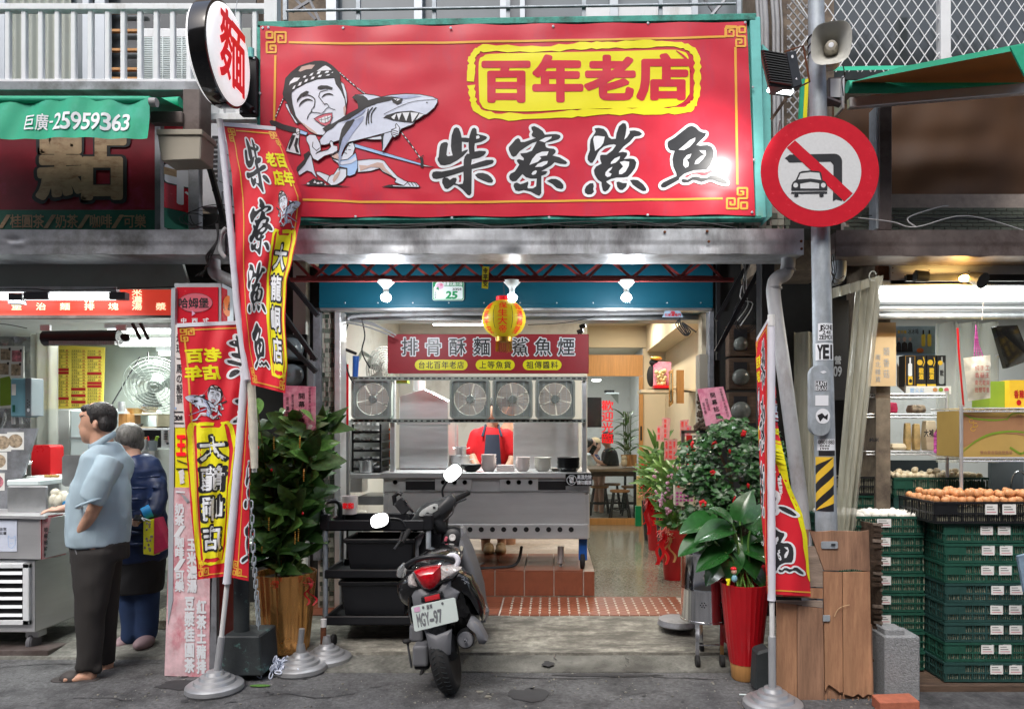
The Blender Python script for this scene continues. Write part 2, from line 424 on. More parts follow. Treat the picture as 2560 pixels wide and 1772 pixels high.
 # == flat print
GL={}
def glyph(ch,bold=0.):
 k=(ch,bold)
 if k not in GL and abs(bold)>.001:
  vs,fs=glyph(ch,0);cnt={};vs=list(vs);out=[list(f)for f in fs]
  for f in fs:
   for a,b in zip(f,f[1:]+f[:1]):q=(min(a,b),max(a,b));cnt[q]=cnt.get(q,0)+1
  w=bold*.9
  if w<0:GL[k]=(vs,out);return GL[k]
  for(a,b),n in cnt.items():
   if n!=1:continue
   (x0,y0),(x1,y1)=vs[a],vs[b];dx,dy=x1-x0,y1-y0;L=hypot(dx,dy)
   if L<1e-5:continue
   ex,ey=dx/L*w,dy/L*w;i=len(vs);e=.7
   vs+=[(x0-ex*e-ey*e,y0-ey*e+ex*e),(x0-ey,y0+ex),(x1-ey,y1+ex),(x1+ex*e-ey*e,y1+ey*e+ex*e),(x1+ex*e+ey*e,y1+ey*e-ex*e),(x1+ey,y1-ex),(x0+ey,y0-ex),(x0-ex*e+ey*e,y0-ey*e-ex*e)]
   out.append([i+j for j in range(8)])
  GL[k]=(vs,out)
 if k not in GL:
  c=bpy.data.curves.new('t','FONT');c.body=ch;c.size=1;c.offset=bold;c.resolution_u=3
  o=bpy.data.objects.new('t',c);m=o.to_mesh()
  GL[k]=([(v.co.x,v.co.y)for v in m.vertices],[list(p.vertices)for p in m.polygons])
  o.to_mesh_clear();bpy.data.objects.remove(o);bpy.data.curves.remove(c)
 return GL[k]
class Print:
 """2D print gathered in sheet coordinates (v grows downwards), laid on a surface by a map fn(u,v,d)"""
 def __init__(s):s.v=[];s.f=[];s.m=[];s.mats=[];s.T=lambda x,y:(x,y);s.n=0
 def mi(s,m):
  if m not in s.mats:s.mats.append(m)
  return s.mats.index(m)
 def tri(s,vs,fs,mat_,layer):
  k=len(s.v);s.n+=1;d=layer+(s.n%16)/50.;mi=s.mi(mat_)
  s.v+=[(*s.T(x,y),d)for x,y in vs]
  for f in fs:s.f.append([k+i for i in f]);s.m.append(mi)
 def poly(s,pts,mat_,layer=1,holes=(),sm=0):
  if sm:pts=smoothpts(pts,sm,True)
  loops=[[Vector((x,y,0))for x,y in L]for L in[pts,*holes]]
  s.tri([(p.x,p.y)for L in loops for p in L],tessellate_polygon(loops),mat_,layer)
 def line(s,pts,w,mat_,layer=1,closed=False,sm=0,taper=False):
  if sm:pts=smoothpts(pts,sm,closed)
  N=len(pts);rng=range(N if closed else N-1)
  if taper:
   vs=[];fs=[]
   for i,(x,y)in enumerate(pts):
    a=pts[max(i-1,0)];b=pts[min(i+1,N-1)];dx,dy=b[0]-a[0],b[1]-a[1];L=hypot(dx,dy)or 1
    ww=w/2*(.25+.75*sin(pi*min(max((i+.3)/(N-.4),0),1)))
    vs+=[(x-dy/L*ww,y+dx/L*ww),(x+dy/L*ww,y-dx/L*ww)]
   fs=[(2*i,2*i+1,2*i+3,2*i+2)for i in range(N-1)]
   return s.tri(vs,fs,mat_,layer)
  vs=[];fs=[]
  for i in rng:
   (x0,y0),(x1,y1)=pts[i],pts[(i+1)%N]
   dx,dy=x1-x0,y1-y0;L=hypot(dx,dy)
   if L<1e-6:continue
   nx,ny=-dy/L*w/2,dx/L*w/2;ex,ey=dx/L*w*.12,dy/L*w*.12;k=len(vs)
   vs+=[(x0+nx-ex,y0+ny-ey),(x1+nx+ex,y1+ny+ey),(x1-nx+ex,y1-ny+ey),(x0-nx-ex,y0-ny-ey)];fs.append((k,k+1,k+2,k+3))
  s.tri(vs,fs,mat_,layer)
 def outline(s,pts,w,mat_,layer):
  """thick round-jointed rim about a closed outline"""
  pts=smoothpts(pts,3,True);N=len(pts);vs=[];fs=[]
  nn=[]
  for i in range(N):
   a,b=pts[i-1],pts[(i+1)%N];dx,dy=b[0]-a[0],b[1]-a[1];L=hypot(dx,dy)or 1;nn.append((-dy/L,dx/L))
  for i,(x,y)in enumerate(pts):vs+=[(x+nn[i][0]*w,y+nn[i][1]*w),(x-nn[i][0]*w,y-nn[i][1]*w)]
  for i in range(N):j=(i+1)%N;fs.append((2*i,2*i+1,2*j+1,2*j))
  s.tri(vs,fs,mat_,layer)
 def rect(s,x0,y0,x1,y1,mat_,layer=1):s.tri([(x0,y0),(x1,y0),(x1,y1),(x0,y1)],[(0,1,2,3)],mat_,layer)
 def ell(s,cx,cy,rx,ry,mat_,layer=1,n=28):s.tri([(cx+rx*cos(2*pi*i/n),cy+ry*sin(2*pi*i/n))for i in range(n)],[tuple(range(n))],mat_,layer)
 def rrect(s,x0,y0,x1,y1,r,mat_,layer=1):
  s.poly(rrpts(x0,y0,x1,y1,r),mat_,layer)
 def ch(s,c,x0,y0,x1,y1,mat_,layer=1,bold=.012,skew=0.):
  vs,fs=glyph(c,bold)
  if not vs:return
  if ord(c)<0x2e80:
   xs=[v[0]for v in glyph(c,0)[0]];a,b=min(xs),max(xs)
   if b-a<.2:m_=(a+b)/2;a,b=m_-.17,m_+.17
   lo,hi=0,.72
  else:a,b,lo,hi=.03,.97,-.085,.845
  o=[(x0+(x-a)/(b-a)*(x1-x0)+skew*(y-lo),y1-(y-lo)/(hi-lo)*(y1-y0))for x,y in vs]
  n0=len(glyph(c,0)[1]);s.tri(o,fs[:n0],mat_,layer)
  for i,f in enumerate(fs[n0:]):s.tri([o[j]for j in f],[range(len(f))],mat_,layer-.03*(i%9)-.05);s.n-=1
 def row(s,txt,x0,y0,x1,y1,mat_,layer=1,bold=.012,gap=.12,skew=0.):
  n=len(txt);w=(x1-x0)/(n+gap*(n-1))
  for i,c in enumerate(txt):
   if c!=' ':s.ch(c,x0+i*w*(1+gap),y0,x0+i*w*(1+gap)+w,y1,mat_,layer,bold,skew)
 def col(s,txt,x0,y0,x1,y1,mat_,layer=1,bold=.012,gap=.12):
  n=len(txt);h=(y1-y0)/(n+gap*(n-1))
  for i,c in enumerate(txt):
   if c!=' ':s.ch(c,x0,y0+i*h*(1+gap),x1,y0+i*h*(1+gap)+h,mat_,layer,bold)
 def put(s,name,parent,fn,cut=None,rough=True,step=.0009):
  if cut:
   bm=bmesh.new();vs=[bm.verts.new((x,y,d))for x,y,d in s.v]
   for f,m in zip(s.f,s.m):
    try:q=bm.faces.new([vs[i]for i in f]);q.material_index=m
    except ValueError:pass
   for ax in(0,1):
    lo=min(v.co[ax]for v in bm.verts);hi=max(v.co[ax]for v in bm.verts);t=lo+cut[ax]
    while t<hi:
     no=Vector((1,0,0))if ax==0 else Vector((0,1,0))
     bmesh.ops.bisect_plane(bm,geom=bm.verts[:]+bm.edges[:]+bm.faces[:],plane_co=no*t,plane_no=no);t+=cut[ax]
   bm.verts.ensure_lookup_table();bm.verts.index_update()
   vv=[tuple(v.co)for v in bm.verts];ff=[[v.index for v in f.verts]for f in bm.faces];mm=[f.material_index for f in bm.faces];bm.free()
  else:vv,ff,mm=s.v,s.f,s.m
  b=MB();b.v=[Vector(fn(x,y,d*step))for x,y,d in vv];b.f=ff;b.m=mm
  return b.put(name,s.mats,parent,fixn=False)
def rrpts(x0,y0,x1,y1,r,n=5):
 out=[]
 for cx,cy,a in((x1-r,y0+r,-90),(x1-r,y1-r,0),(x0+r,y1-r,90),(x0+r,y0+r,180)):
  for k in range(n+1):w=radians(a+90*k/n);out.append((cx+r*cos(w),cy+r*sin(w)))
 return out
def onplane(Y):return lambda u,v,d:P(u,v,Y)*1+Vector((0,-d,0))
def facing(Y):
 """pixel sheet on the plane y=Y, each layer d metres in front of it"""
 def fn(u,v,d):q=P(u,v,Y);return Vector((q.x,Y-d,q.z))
 return fn
def B(px0,px1,py0,py1,Y,dep,b=None,m=0):
 """box whose front face fills a surveyed rectangle at distance Y"""
 b=b or MB();return b.box(PX(px0,Y),PX(px1,Y),Y,Y+dep,PZ(py1,Y),PZ(py0,Y),m)
def cable(pts,r=.004,name='cable',label=None,mt='cable',parent=None,n=5,sm=5):
 o=MB().tube(smoothpts([tuple(p)for p in pts],sm),r,n).put(name,mt,parent,shd=60)
 if label:tag(o,label,'cable')
 return o
 # == artwork of the printed signs
BR={}
BR['柴']=((80,80,1045,1130),[[(435,130),(470,112),(505,130),(530,190),(545,262),(600,262),(655,270),(640,330),(548,318),(548,462),(600,440),(632,432),(632,450),(560,530),(480,590),(380,645),(300,662),(240,655),(200,590),(198,560),(212,545),(228,400),(245,350),(290,325),(330,325),(348,350),(335,420),(325,510),(345,530),(415,515),(395,440),(388,380),(400,230)],[(680,170),(700,130),(730,120),(758,140),(765,210),(850,228),(900,245),(912,265),(890,290),(830,322),(735,345),(728,400),(732,462),(800,450),(890,455),(895,480),(860,520),(800,550),(690,572),(680,652),(800,610),(900,582),(990,580),(1010,600),(990,635),(900,665),(690,715),(690,850),(685,1060),(665,1092),(635,1090),(560,1010),(480,950),(430,940),(385,975),(340,1002),(300,990),(262,910),(265,860),(290,835),(340,840),(375,870),(420,840),(465,840),(475,865),(455,920),(500,935),(560,925),(572,870),(570,752),(450,790),(300,835),(180,858),(130,845),(112,800),(130,755),(180,745),(260,750),(400,725),(572,665),(575,580),(590,530),(620,495),(655,490),(645,400),(645,300),(660,230)],[(735,800),(780,770),(850,768),(920,790),(970,830),(1000,880),(985,912),(930,910),(850,880),(770,840)]],[[(755,240),(790,232),(808,255),(795,275),(755,282)]])
BR['寮']=((1190,65,2100,1135),[[(1548,110),(1590,97),(1650,125),(1710,170),(1740,220),(1830,212),(1900,210),(1955,225),(1965,255),(1935,285),(1850,312),(1755,335),(1745,360),(1758,400),(1800,415),(1870,422),(1897,450),(1890,480),(1850,520),(1950,545),(2040,600),(2062,625),(2040,645),(1960,640),(1880,618),(1830,665),(1760,705),(1690,745),(1760,742),(1778,755),(1750,790),(1690,812),(1690,1000),(1690,1060),(1660,1098),(1620,1085),(1540,1040),(1440,1015),(1370,1032),(1320,1020),(1292,960),(1300,920),(1340,905),(1390,930),(1440,915),(1500,890),(1505,920),(1490,970),(1500,990),(1570,990),(1615,960),(1625,850),(1540,850),(1470,830),(1420,785),(1380,830),(1330,885),(1280,892),(1240,865),(1228,820),(1250,780),(1310,750),(1345,700),(1375,650),(1345,610),(1340,585),(1370,570),(1435,590),(1440,560),(1400,520),(1390,490),(1480,480),(1555,450),(1610,350),(1625,320),(1560,340),(1480,390),(1380,460),(1330,525),(1290,540),(1260,520),(1225,440),(1225,400),(1270,350),(1320,290),(1360,268),(1385,290),(1395,325),(1450,325),(1540,295),(1612,268),(1560,245),(1550,220),(1570,180),(1550,140)],[(1768,885),(1830,855),(1900,855),(1960,885),(2005,940),(2005,985),(1975,1002),(1910,985),(1850,930)]],[[(1660,308),(1750,260),(1840,247),(1830,275),(1740,332)],[(1520,655),(1560,570),(1620,500),(1700,465),(1795,460),(1770,520),(1690,530),(1665,540),(1690,560),(1640,610)],[(1600,685),(1640,640),(1720,605),(1785,600),(1770,640),(1700,680)],[(1548,785),(1570,750),(1610,732),(1628,745),(1610,785),(1570,800)]])
BR['鯊']=((80,70,1000,1120),[[(255,178),(310,170),(380,185),(420,230),(450,300),(490,325),(545,320),(555,250),(590,150),(640,108),(680,115),(692,170),(680,260),(662,333),(700,300),(738,240),(735,212),(800,205),(870,220),(908,255),(870,280),(800,290),(740,360),(650,430),(582,512),(640,500),(700,512),(700,545),(655,600),(740,590),(800,600),(828,645),(810,720),(760,790),(710,840),(650,850),(560,850),(480,870),(412,905),(430,925),(475,960),(440,1020),(400,1045),(370,1030),(352,960),(350,915),(300,880),(255,810),(245,750),(275,700),(350,660),(330,600),(330,555),(350,540),(420,540),(500,480),(550,410),(520,395),(450,405),(385,425),(330,470),(300,510),(260,600),(225,650),(195,650),(160,610),(160,560),(190,480),(190,400),(200,330),(255,250),(270,220)],[(118,1020),(140,970),(190,930),(235,928),(245,970),(235,1010),(247,1045),(215,1080),(160,1085),(125,1060)],[(555,915),(585,905),(640,925),(700,925),(690,975),(640,1022),(600,1020),(565,980)],[(738,885),(790,878),(850,885),(920,940),(962,1000),(962,1030),(920,1038),(850,1000),(780,950)]],[[(262,490),(235,330),(250,285),(300,280),(395,292),(375,380),(340,430)],[(475,668),(480,640),(530,590),(605,560),(595,600),(540,650)],[(590,805),(590,760),(645,700),(600,640),(660,625),(730,635),(725,690),(680,770),(630,805)],[(400,820),(405,780),(450,730),(500,705),(480,745),(445,780),(490,800),(470,835),(430,845)]])
BR['魚']=((1120,110,2115,1025),[[(1255,375),(1270,350),(1350,305),(1450,225),(1540,155),(1590,142),(1640,165),(1690,215),(1740,235),(1785,240),(1770,285),(1700,350),(1650,405),(1700,415),(1800,405),(1860,430),(1890,490),(1880,580),(1840,680),(1790,740),(1700,745),(1620,750),(1540,775),(1480,800),(1420,850),(1410,880),(1340,920),(1220,985),(1175,985),(1160,955),(1190,920),(1280,875),(1380,830),(1375,790),(1335,700),(1322,600),(1340,520),(1355,485),(1290,475),(1258,430)],[(1445,880),(1470,868),(1530,880),(1600,840),(1660,835),(1720,855),(1800,850),(1850,820),(1920,820),(2000,860),(2065,900),(2075,930),(2040,935),(1960,915),(1880,880),(1810,880),(1720,910),(1640,885),(1600,882),(1540,915),(1480,920),(1450,905)]],[[(1405,470),(1480,410),(1560,340),(1635,305),(1630,350),(1560,430),(1480,475)],[(1475,600),(1520,545),(1582,525),(1560,580),(1520,605),(1548,650),(1540,700),(1500,718),(1470,680)],[(1625,670),(1640,620),(1710,560),(1760,540),(1720,510),(1690,480),(1775,480),(1780,540),(1740,600),(1680,660)]])
def brush(pr,c,x0,y0,x1,y1,lw,layer=3):
 (a,b,e,f),solid,white=BR[c]
 T=lambda p:(x0+(p[0]-a)/(e-a)*(x1-x0),y0+(p[1]-b)/(f-b)*(y1-y0))
 for L in solid:
  q=[T(p)for p in L];pr.outline(q,lw,'print_white',layer)
 for L in solid:pr.poly([T(p)for p in L],'print_black',layer+1)
 for L in white:pr.poly([T(p)for p in L],'print_white',layer+2)
def cartoon(pr,TT,lay=3,k=1.0,small=False):
 """the shop's emblem: a swordsman in a checked headband carrying a shark"""
 A=lambda L:[TT(670+x/7.2545,140+y/7.2545)for x,y in L]
 S=lambda L:[TT(800+x/7.206,220+y/7.206)for x,y in L]
 C=lambda L:[TT(730+x/6.068,300+y/6.068)for x,y in L]
 D=lambda L:[TT(600+x/2.66,y/2.66)for x,y in L]
 def fill(L,m,l=0,out=1.6):
  pr.poly(L,m,lay+l)
  if out:pr.line(L,out*k,'ink',lay+l+1,closed=True)
  # rope and sword
 for L in(A([(1290,300),(1400,400),(1590,560)]),S([(660,0),(740,60),(820,115)]),C([(1650,180),(1800,370),(1960,600)]),A([(285,770),(215,930),(140,1130)])):
  pr.line(L,3.2*k,'ink',lay)
  for i in range(len(L)-1):
   for t in(.15,.45,.75):
    x=L[i][0]+(L[i+1][0]-L[i][0])*t;y=L[i][1]+(L[i+1][1]-L[i][1])*t
    x2=L[i][0]+(L[i+1][0]-L[i][0])*(t+.13);y2=L[i][1]+(L[i+1][1]-L[i][1])*(t+.13)
    pr.line([(x,y),(x2,y2)],1.9*k,'print_white',lay+1)
 fill(A([(60,1170),(150,1190),(290,1250),(520,1310),(520,1400),(380,1380),(200,1320),(60,1260),(30,1200)]),'print_black',0,0)
 fill(A([(580,1340),(730,1400),(700,1450),(580,1420)]),'blade_blue')
 fill(A([(510,1330),(550,1315),(585,1350),(580,1420),(540,1440),(510,1400)]),'print_white')
 fill(D([(355,890),(400,880),(392,960),(405,1032),(360,1022),(305,1008),(330,940)]),'print_white')
 for L in([(350,900),(372,905),(350,960),(330,1000),(322,985)],[(375,920),(392,925),(380,975),(395,1020),(375,1015),(362,970)]):pr.poly(D(L),'ink',lay+2)
 fill(C([(945,365),(1380,490),(1960,665),(1950,692),(1380,540),(960,420)]),'blade_blue',0,.8)
 fill(C([(1990,680),(2170,725),(2000,705)]),'print_white',0,.8)
 pr.poly(C([(1940,580),(1985,570),(2000,640),(1990,730),(1950,720),(1955,640)]),'ink',lay+1)
 pr.line(C([(1890,600),(2000,545)]),2.2*k,'ink',lay+1)
 # tail, legs, cloth, torso
 fill(C([(210,540),(250,480),(300,560),(310,620),(340,760),(390,900),(300,800),(230,775),(110,850),(80,760),(150,690),(230,600)]),'shark_pale')
 pr.poly(C([(70,770),(80,720),(190,600),(180,530),(260,480),(290,520),(240,600),(200,680),(90,800)]),'ink',lay+2)
 pr.poly(C([(1360,1022),(1480,985),(1560,1000),(1980,1022),(1700,1035),(1500,1028)]),'ink',lay)
 pr.poly(C([(140,980),(300,985),(700,996),(900,1020),(600,1015),(250,1003)]),'ink',lay)
 fill(C([(1000,620),(1180,600),(1330,600),(1400,625),(1480,730),(1600,860),(1700,920),(1780,950),(1720,1000),(1690,1000),(1560,950),(1580,900),(1500,850),(1380,790),(1330,740),(1200,780),(1000,800)]),'skin_print')
 pr.poly(C([(1020,690),(1150,700),(1300,650),(1380,660),(1420,740),(1540,860),(1440,810),(1330,730),(1200,720),(1040,780)]),'skin_shade',lay+2)
 fill(C([(1510,990),(1700,1002),(1760,945),(1880,955),(1940,1010),(1920,1025),(1540,1018)]),'skin_print',1)
 for x in(1760,1810,1860):pr.line(C([(x,955),(x+40,1010)]),1.5*k,'ink',lay+3)
 fill(C([(370,790),(420,790),(520,830),(570,850),(560,920),(530,950),(450,880),(380,830)]),'skin_print')
 pr.poly(C([(210,970),(330,890),(380,910),(480,930),(530,1000),(300,1000)]),'ink',lay+1)
 for x,y,r in((250,970,22),(350,950,22),(400,965,26),(450,960,20),(350,925,10),(510,985,14)):
  pr.poly(C([(x+r*cos(a),y+r*.6*sin(a))for a in(0,1.05,2.1,3.14,4.2,5.2)]),'print_white',lay+2)
 fill(C([(640,830),(700,735),(830,750),(830,860),(780,930),(680,990),(600,1000),(540,950),(560,880),(600,840)]),'skin_print',1)
 pr.poly(C([(700,800),(740,790),(700,880),(640,960),(620,920),(650,850)]),'skin_shade',lay+3)
 fill(C([(560,530),(700,480),(760,560),(870,360),(930,340),(960,430),(920,560),(840,620),(720,620),(620,580)]),'skin_print',1)
 pr.poly(C([(590,540),(690,500),(720,600),(650,590)]),'skin_shade',lay+3)
 for L in([(850,395),(890,400)],[(800,460),(840,455)],[(860,460),(900,460)],[(790,500),(840,520)]):pr.line(C(L),1.4*k,'ink',lay+4)
 fill(C([(610,595),(720,625),(850,605),(950,520),(970,500),(1000,640),(1000,740),(960,830),(880,860),(840,850),(840,740),(720,720),(700,660),(620,610)]),'blade_blue',2)
 pr.poly(C([(640,612),(760,640),(900,610),(970,560),(985,620),(900,670),(760,690),(690,650)]),'shark_pale',lay+4)
 fill(C([(230,270),(280,235),(370,245),(440,380),(450,470),(380,520),(430,500),(560,460),(600,420),(580,360),(600,330),(630,350),(640,400),(700,410),(700,480),(640,520),(500,560),(400,635),(330,600),(290,520),(270,400),(230,330)]),'skin_print',9)
 pr.line(C([(330,350),(320,420),(380,480),(430,440)]),1.5*k,'ink',lay+11)
 pr.line(C([(370,530),(400,500),(560,465)]),1.6*k,'ink',lay+11)
 # head
 fill(A([(320,870),(360,880),(420,1040),(520,1180),(550,1250),(500,1220),(400,1050),(330,930)]),'skin_print',1)
 fill(A([(1330,480),(1380,520),(1430,680),(1440,820),(1425,930),(1400,760),(1330,600)]),'skin_print',1)
 fill(A([(430,660),(520,600),(700,500),(900,430),(1210,405),(1240,520),(1330,640),(1400,800),(1420,960),(1400,1110),(1280,1200),(1130,1280),(1060,1380),(1020,1450),(900,1440),(760,1370),(620,1230),(510,1120),(450,900),(430,760)]),'skin_print',1,1.8)
 pr.poly(A([(500,1090),(560,1180),(660,1240),(790,1330),(900,1420),(900,1440),(760,1370),(620,1230)]),'skin_shade',lay+3)
 pr.poly(A([(1370,950),(1405,900),(1420,980),(1400,1100),(1380,1060)]),'skin_shade',lay+3)
 pr.poly(A([(270,700),(300,560),(320,420),(420,310),(560,200),(700,150),(850,105),(980,100),(1070,120),(1180,190),(1300,310),(1320,400),(1320,480),(1350,560),(1400,750),(1425,950),(1400,800),(1330,640),(1240,520),(1210,405),(900,430),(700,500),(520,600),(430,680),(440,850),(500,1080),(600,1230),(560,1230),(480,1130),(420,1000),(340,840),(290,780)]),'ink',lay+4)
 for L in([(890,290),(1000,210),(1050,190),(1110,220),(1160,270)],[(390,550),(410,480),(480,410),(590,410),(540,470),(420,520)]):pr.poly(A(L),'print_white',lay+5)
 pr.poly(A([(560,290),(620,210),(760,175),(860,180),(800,250),(700,260),(600,300)]),'skin_shade',lay+5)
 for L in([(640,410),(665,375),(705,370),(685,410)],[(755,380),(790,335),(835,320),(810,370)],[(890,350),(915,300),(970,290),(945,340)],[(1035,330),(1065,290),(1120,285),(1100,325)],[(1155,325),(1190,300),(1185,325)],[(450,620),(480,560),(510,545),(490,610)],[(550,560),(580,500),(625,485),(600,550)],[(665,495),(685,445),(735,430),(715,480)],[(780,445),(805,400),(858,392),(835,435)],[(910,405),(935,365),(990,358),(965,400)],[(1055,378),(1085,355),(1140,345),(1110,375)]):
  pr.poly(A(L),'print_white',lay+6)
 for L in([(905,610),(910,570),(970,545),(1080,550),(1180,590),(1170,625),(1050,605),(960,620)],[(535,860),(530,800),(600,700),(700,645),(750,660),(720,695),(620,750),(560,810)]):pr.poly(A(L),'ink',lay+4)
 pr.line(A([(980,770),(1040,715),(1120,700),(1190,725)]),4.2*k,'ink',lay+4,taper=True,sm=3)
 pr.line(A([(570,925),(620,850),(720,800),(820,825)]),5*k,'ink',lay+4,taper=True,sm=3)
 for L,w in(([(930,740),(960,660),(1090,630)],1.6),([(640,745),(740,720),(850,790),(850,900),(830,950)],2.4),([(850,930),(800,980),(800,1030),(900,1040),(990,1050),(1060,970),(1110,935),(1075,880),(1030,890)],1.6),([(1110,935),(1160,970),(1225,985)],1.3),([(920,740),(1000,850),(1040,900)],1.9),([(800,1010),(740,1090),(720,1160)],1.9)):
  pr.line(A(L),w*k,'ink',lay+4,sm=3)
 fill(A([(840,1155),(930,1100),(1040,1060),(1170,1045),(1175,1120),(1130,1240),(1050,1285),(960,1250),(900,1200)]),'lips',4,1.2)
 pr.poly(A([(920,1165),(1040,1110),(1140,1090),(1150,1130),(1110,1200),(1030,1230),(960,1215)]),'print_white',lay+6)
 for L in([(925,1180),(1050,1160),(1160,1110)],[(975,1140),(985,1215)],[(1040,1115),(1050,1225)],[(1090,1100),(1100,1205)]):pr.line(A(L),1.0*k,'ink',lay+7)
 # shark
 fill(S([(820,930),(1110,870),(1120,940),(960,945)]),'skin_print',5)
 body=[(0,950),(60,880),(130,800),(60,750),(110,710),(250,650),(400,560),(520,480),(700,390),(700,320),(670,250),(590,190),(650,140),(820,125),(980,145),(1110,180),(1300,140),(1560,120),(1800,130),(2030,175),(2125,220),(2120,280),(2060,380),(1930,490),(1880,500),(1840,550),(1720,610),(1690,660),(1640,690),(1480,750),(1440,800),(1290,800),(900,900),(600,975),(520,995),(440,1100),(380,1200),(355,1500),(350,1153),(355,960),(100,1040),(20,1040)]
 fill(S(body),'shark_pale',6,1.6)
 pr.poly(S([(60,750),(110,710),(250,650),(400,560),(520,480),(700,390),(700,320),(670,250),(590,190),(650,150),(780,150),(850,200),(880,240),(1060,190),(1290,170),(1420,190),(1250,250),(1060,290),(850,370),(700,470),(520,580),(330,640),(240,740),(130,800)]),'ink',lay+8)
 pr.poly(S([(1290,170),(1500,150),(1700,145),(1850,170),(1700,190),(1550,215),(1480,220),(1400,190)]),'shark_blue',lay+8)
 pr.poly(S([(640,590),(800,520),(780,600),(640,780),(560,900),(470,1040),(400,1200),(355,1480),(350,1200),(380,1060),(420,920),(560,720)]),'shark_blue',lay+8)
 pr.poly(S([(560,560),(640,590),(560,720),(470,850),(420,920),(380,1060),(350,1200),(345,1153),(355,950),(400,760),(470,640)]),'ink',lay+9)
 pr.poly(S([(850,390),(700,480),(560,570),(400,640),(330,660),(560,600),(760,500)]),'shark_blue',lay+9)
 for L in([(880,400),(850,550),(840,680)],[(960,370),(900,450),(880,560),(885,660)],[(1020,370),(940,480),(930,600),(940,650)]):pr.line(S(L),2.8*k,'ink',lay+9,sm=3)
 pr.poly(S([(1290,200),(1400,190),(1500,210),(1470,290),(1400,320),(1320,280)]),'ink',lay+9)
 pr.poly(S([(1330,212),(1460,217),(1400,258)]),'print_white',lay+10)
 pr.poly(S([(1375,228),(1395,222),(1400,240),(1382,244)]),'ink',lay+11)
 pr.poly(S([(1150,560),(1200,510),(1400,450),(1650,430),(1800,465),(1900,500),(1840,550),(1720,610),(1680,640),(1540,630),(1320,600),(1200,560)]),'ink',lay+9)
 for L in([(1290,545),(1350,500),(1385,482),(1345,590)],[(1390,485),(1480,468),(1430,602)],[(1492,466),(1620,458),(1560,622)],[(1640,460),(1780,472),(1665,642)],[(1798,482),(1880,500),(1735,598)]):pr.poly(S(L),'print_white',lay+10)
 pr.line(S([(1160,490),(1400,370),(1700,260),(2100,225)]),1.1*k,'ink',lay+9,sm=3)
 pr.poly(S([(1912,285),(1930,272),(1950,280),(1930,296)]),'ink',lay+9)
 fill(S([(1120,850),(1290,800),(1320,880),(1250,1000),(1150,1153),(1130,1153)]),'shark_pale',9)
 pr.poly(S([(1120,850),(1170,840),(1150,900),(1140,1100),(1130,1153)]),'ink',lay+11)
 fill(S([(1300,770),(1380,740),(1365,690),(1385,660),(1440,730),(1440,800),(1430,860),(1350,910),(1310,880),(1290,830)]),'skin_print',10)
 for y in(775,815,850):pr.line(S([(1305,y),(1420,y+35)]),1.2*k,'ink',lay+12)
def fret(pr,x,y,sx,sy,w,m='print_gold',layer=2):
 for L in([(4,2),(18,2),(18,16),(4,16),(4,2)],[(24,2),(24,26),(4,26),(4,50),(26,50),(26,34),(13,34),(13,42),(19,42)],[(24,2),(50,2),(50,26),(32,26),(32,11),(42,11),(42,18)]):
  pr.line([(x+a*sx,y+b*sy)for a,b in L],w,m,layer)
def plaque(pr,inner,ring,w,gap=None,m='print_yellow'):
 pr.poly(smoothpts(inner,4,True),m,2);q=smoothpts(ring,5,False);rn=random.Random(5)
 n=len(q);vs=[];fs=[]
 for i,(x,y)in enumerate(q):
  a,b=q[max(i-1,0)],q[min(i+1,n-1)];dx,dy=b[0]-a[0],b[1]-a[1];L=hypot(dx,dy)or 1;ww=w*rn.uniform(.32,.62)
  vs+=[(x-dy/L*ww,y+dx/L*ww),(x+dy/L*ww,y-dx/L*ww)]
 fs=[(2*i,2*i+1,2*i+3,2*i+2)for i in range(n-1)];pr.tri(vs,fs,m,2)
 # == ground, pavement, building shell
def solid(name,mt,*boxes,kind='structure',bev=0):
 b=MB()
 for x in boxes:b.box(*x)
 o=b.put(name,mt,bev=bev);
 if kind:o['kind']=kind
 return o
def gnd(u,v):
 x=-40+80*u;y=-40+44.9*v
 return(x,y,0)
struct(MB().grid(gnd,8,8).put('road','asphalt'))
def prof(name,mt,x0,x1,pr_,nx=30,amp=.004):
 def fn(u,v):
  k=v*(len(pr_)-1);i=min(int(k),len(pr_)-2);t=k-i
  x=x0+(x1-x0)*u;y=pr_[i][0]*(1-t)+pr_[i+1][0]*t;z=pr_[i][1]*(1-t)+pr_[i+1][1]*t
  return(x,y+(noise.noise((x*2.1,y,3))*.02 if v<.05 else 0),z+noise.noise((x*3,y*5,1))*amp)
 return struct(MB().grid(fn,nx,(len(pr_)-1)*2).put(name,mt,shd=40))
prof('pavement_kerb','concrete',-1.95,2.1,[(4.41,-.02),(4.42,.008),(4.60,.016),(4.695,.02),(4.70,-.01)],60,.003)
prof('pavement_ramp','concrete_light',-1.95,2.1,[(4.715,-.02),(4.72,.032),(4.90,.055),(5.0,.07),(5.15,.098),(5.31,.118),(5.32,.05)],60,.005)
prof('pavement_left','concrete',-12,-1.95,[(4.66,-.02),(4.68,.015),(5.0,.03),(6.2,.05),(9,.06)],40,.004)
prof('pavement_right','concrete',2.1,12,[(4.3,-.02),(4.32,.012),(5.0,.03),(6.2,.05),(9,.06)],30,.004)
solid('pavement_base','concrete',(-1.949,2.099,4.45,10.5,-.2,-.02))
solid('opposite_building','wall_tan',(-30,30,-6.2,-6,0,10))
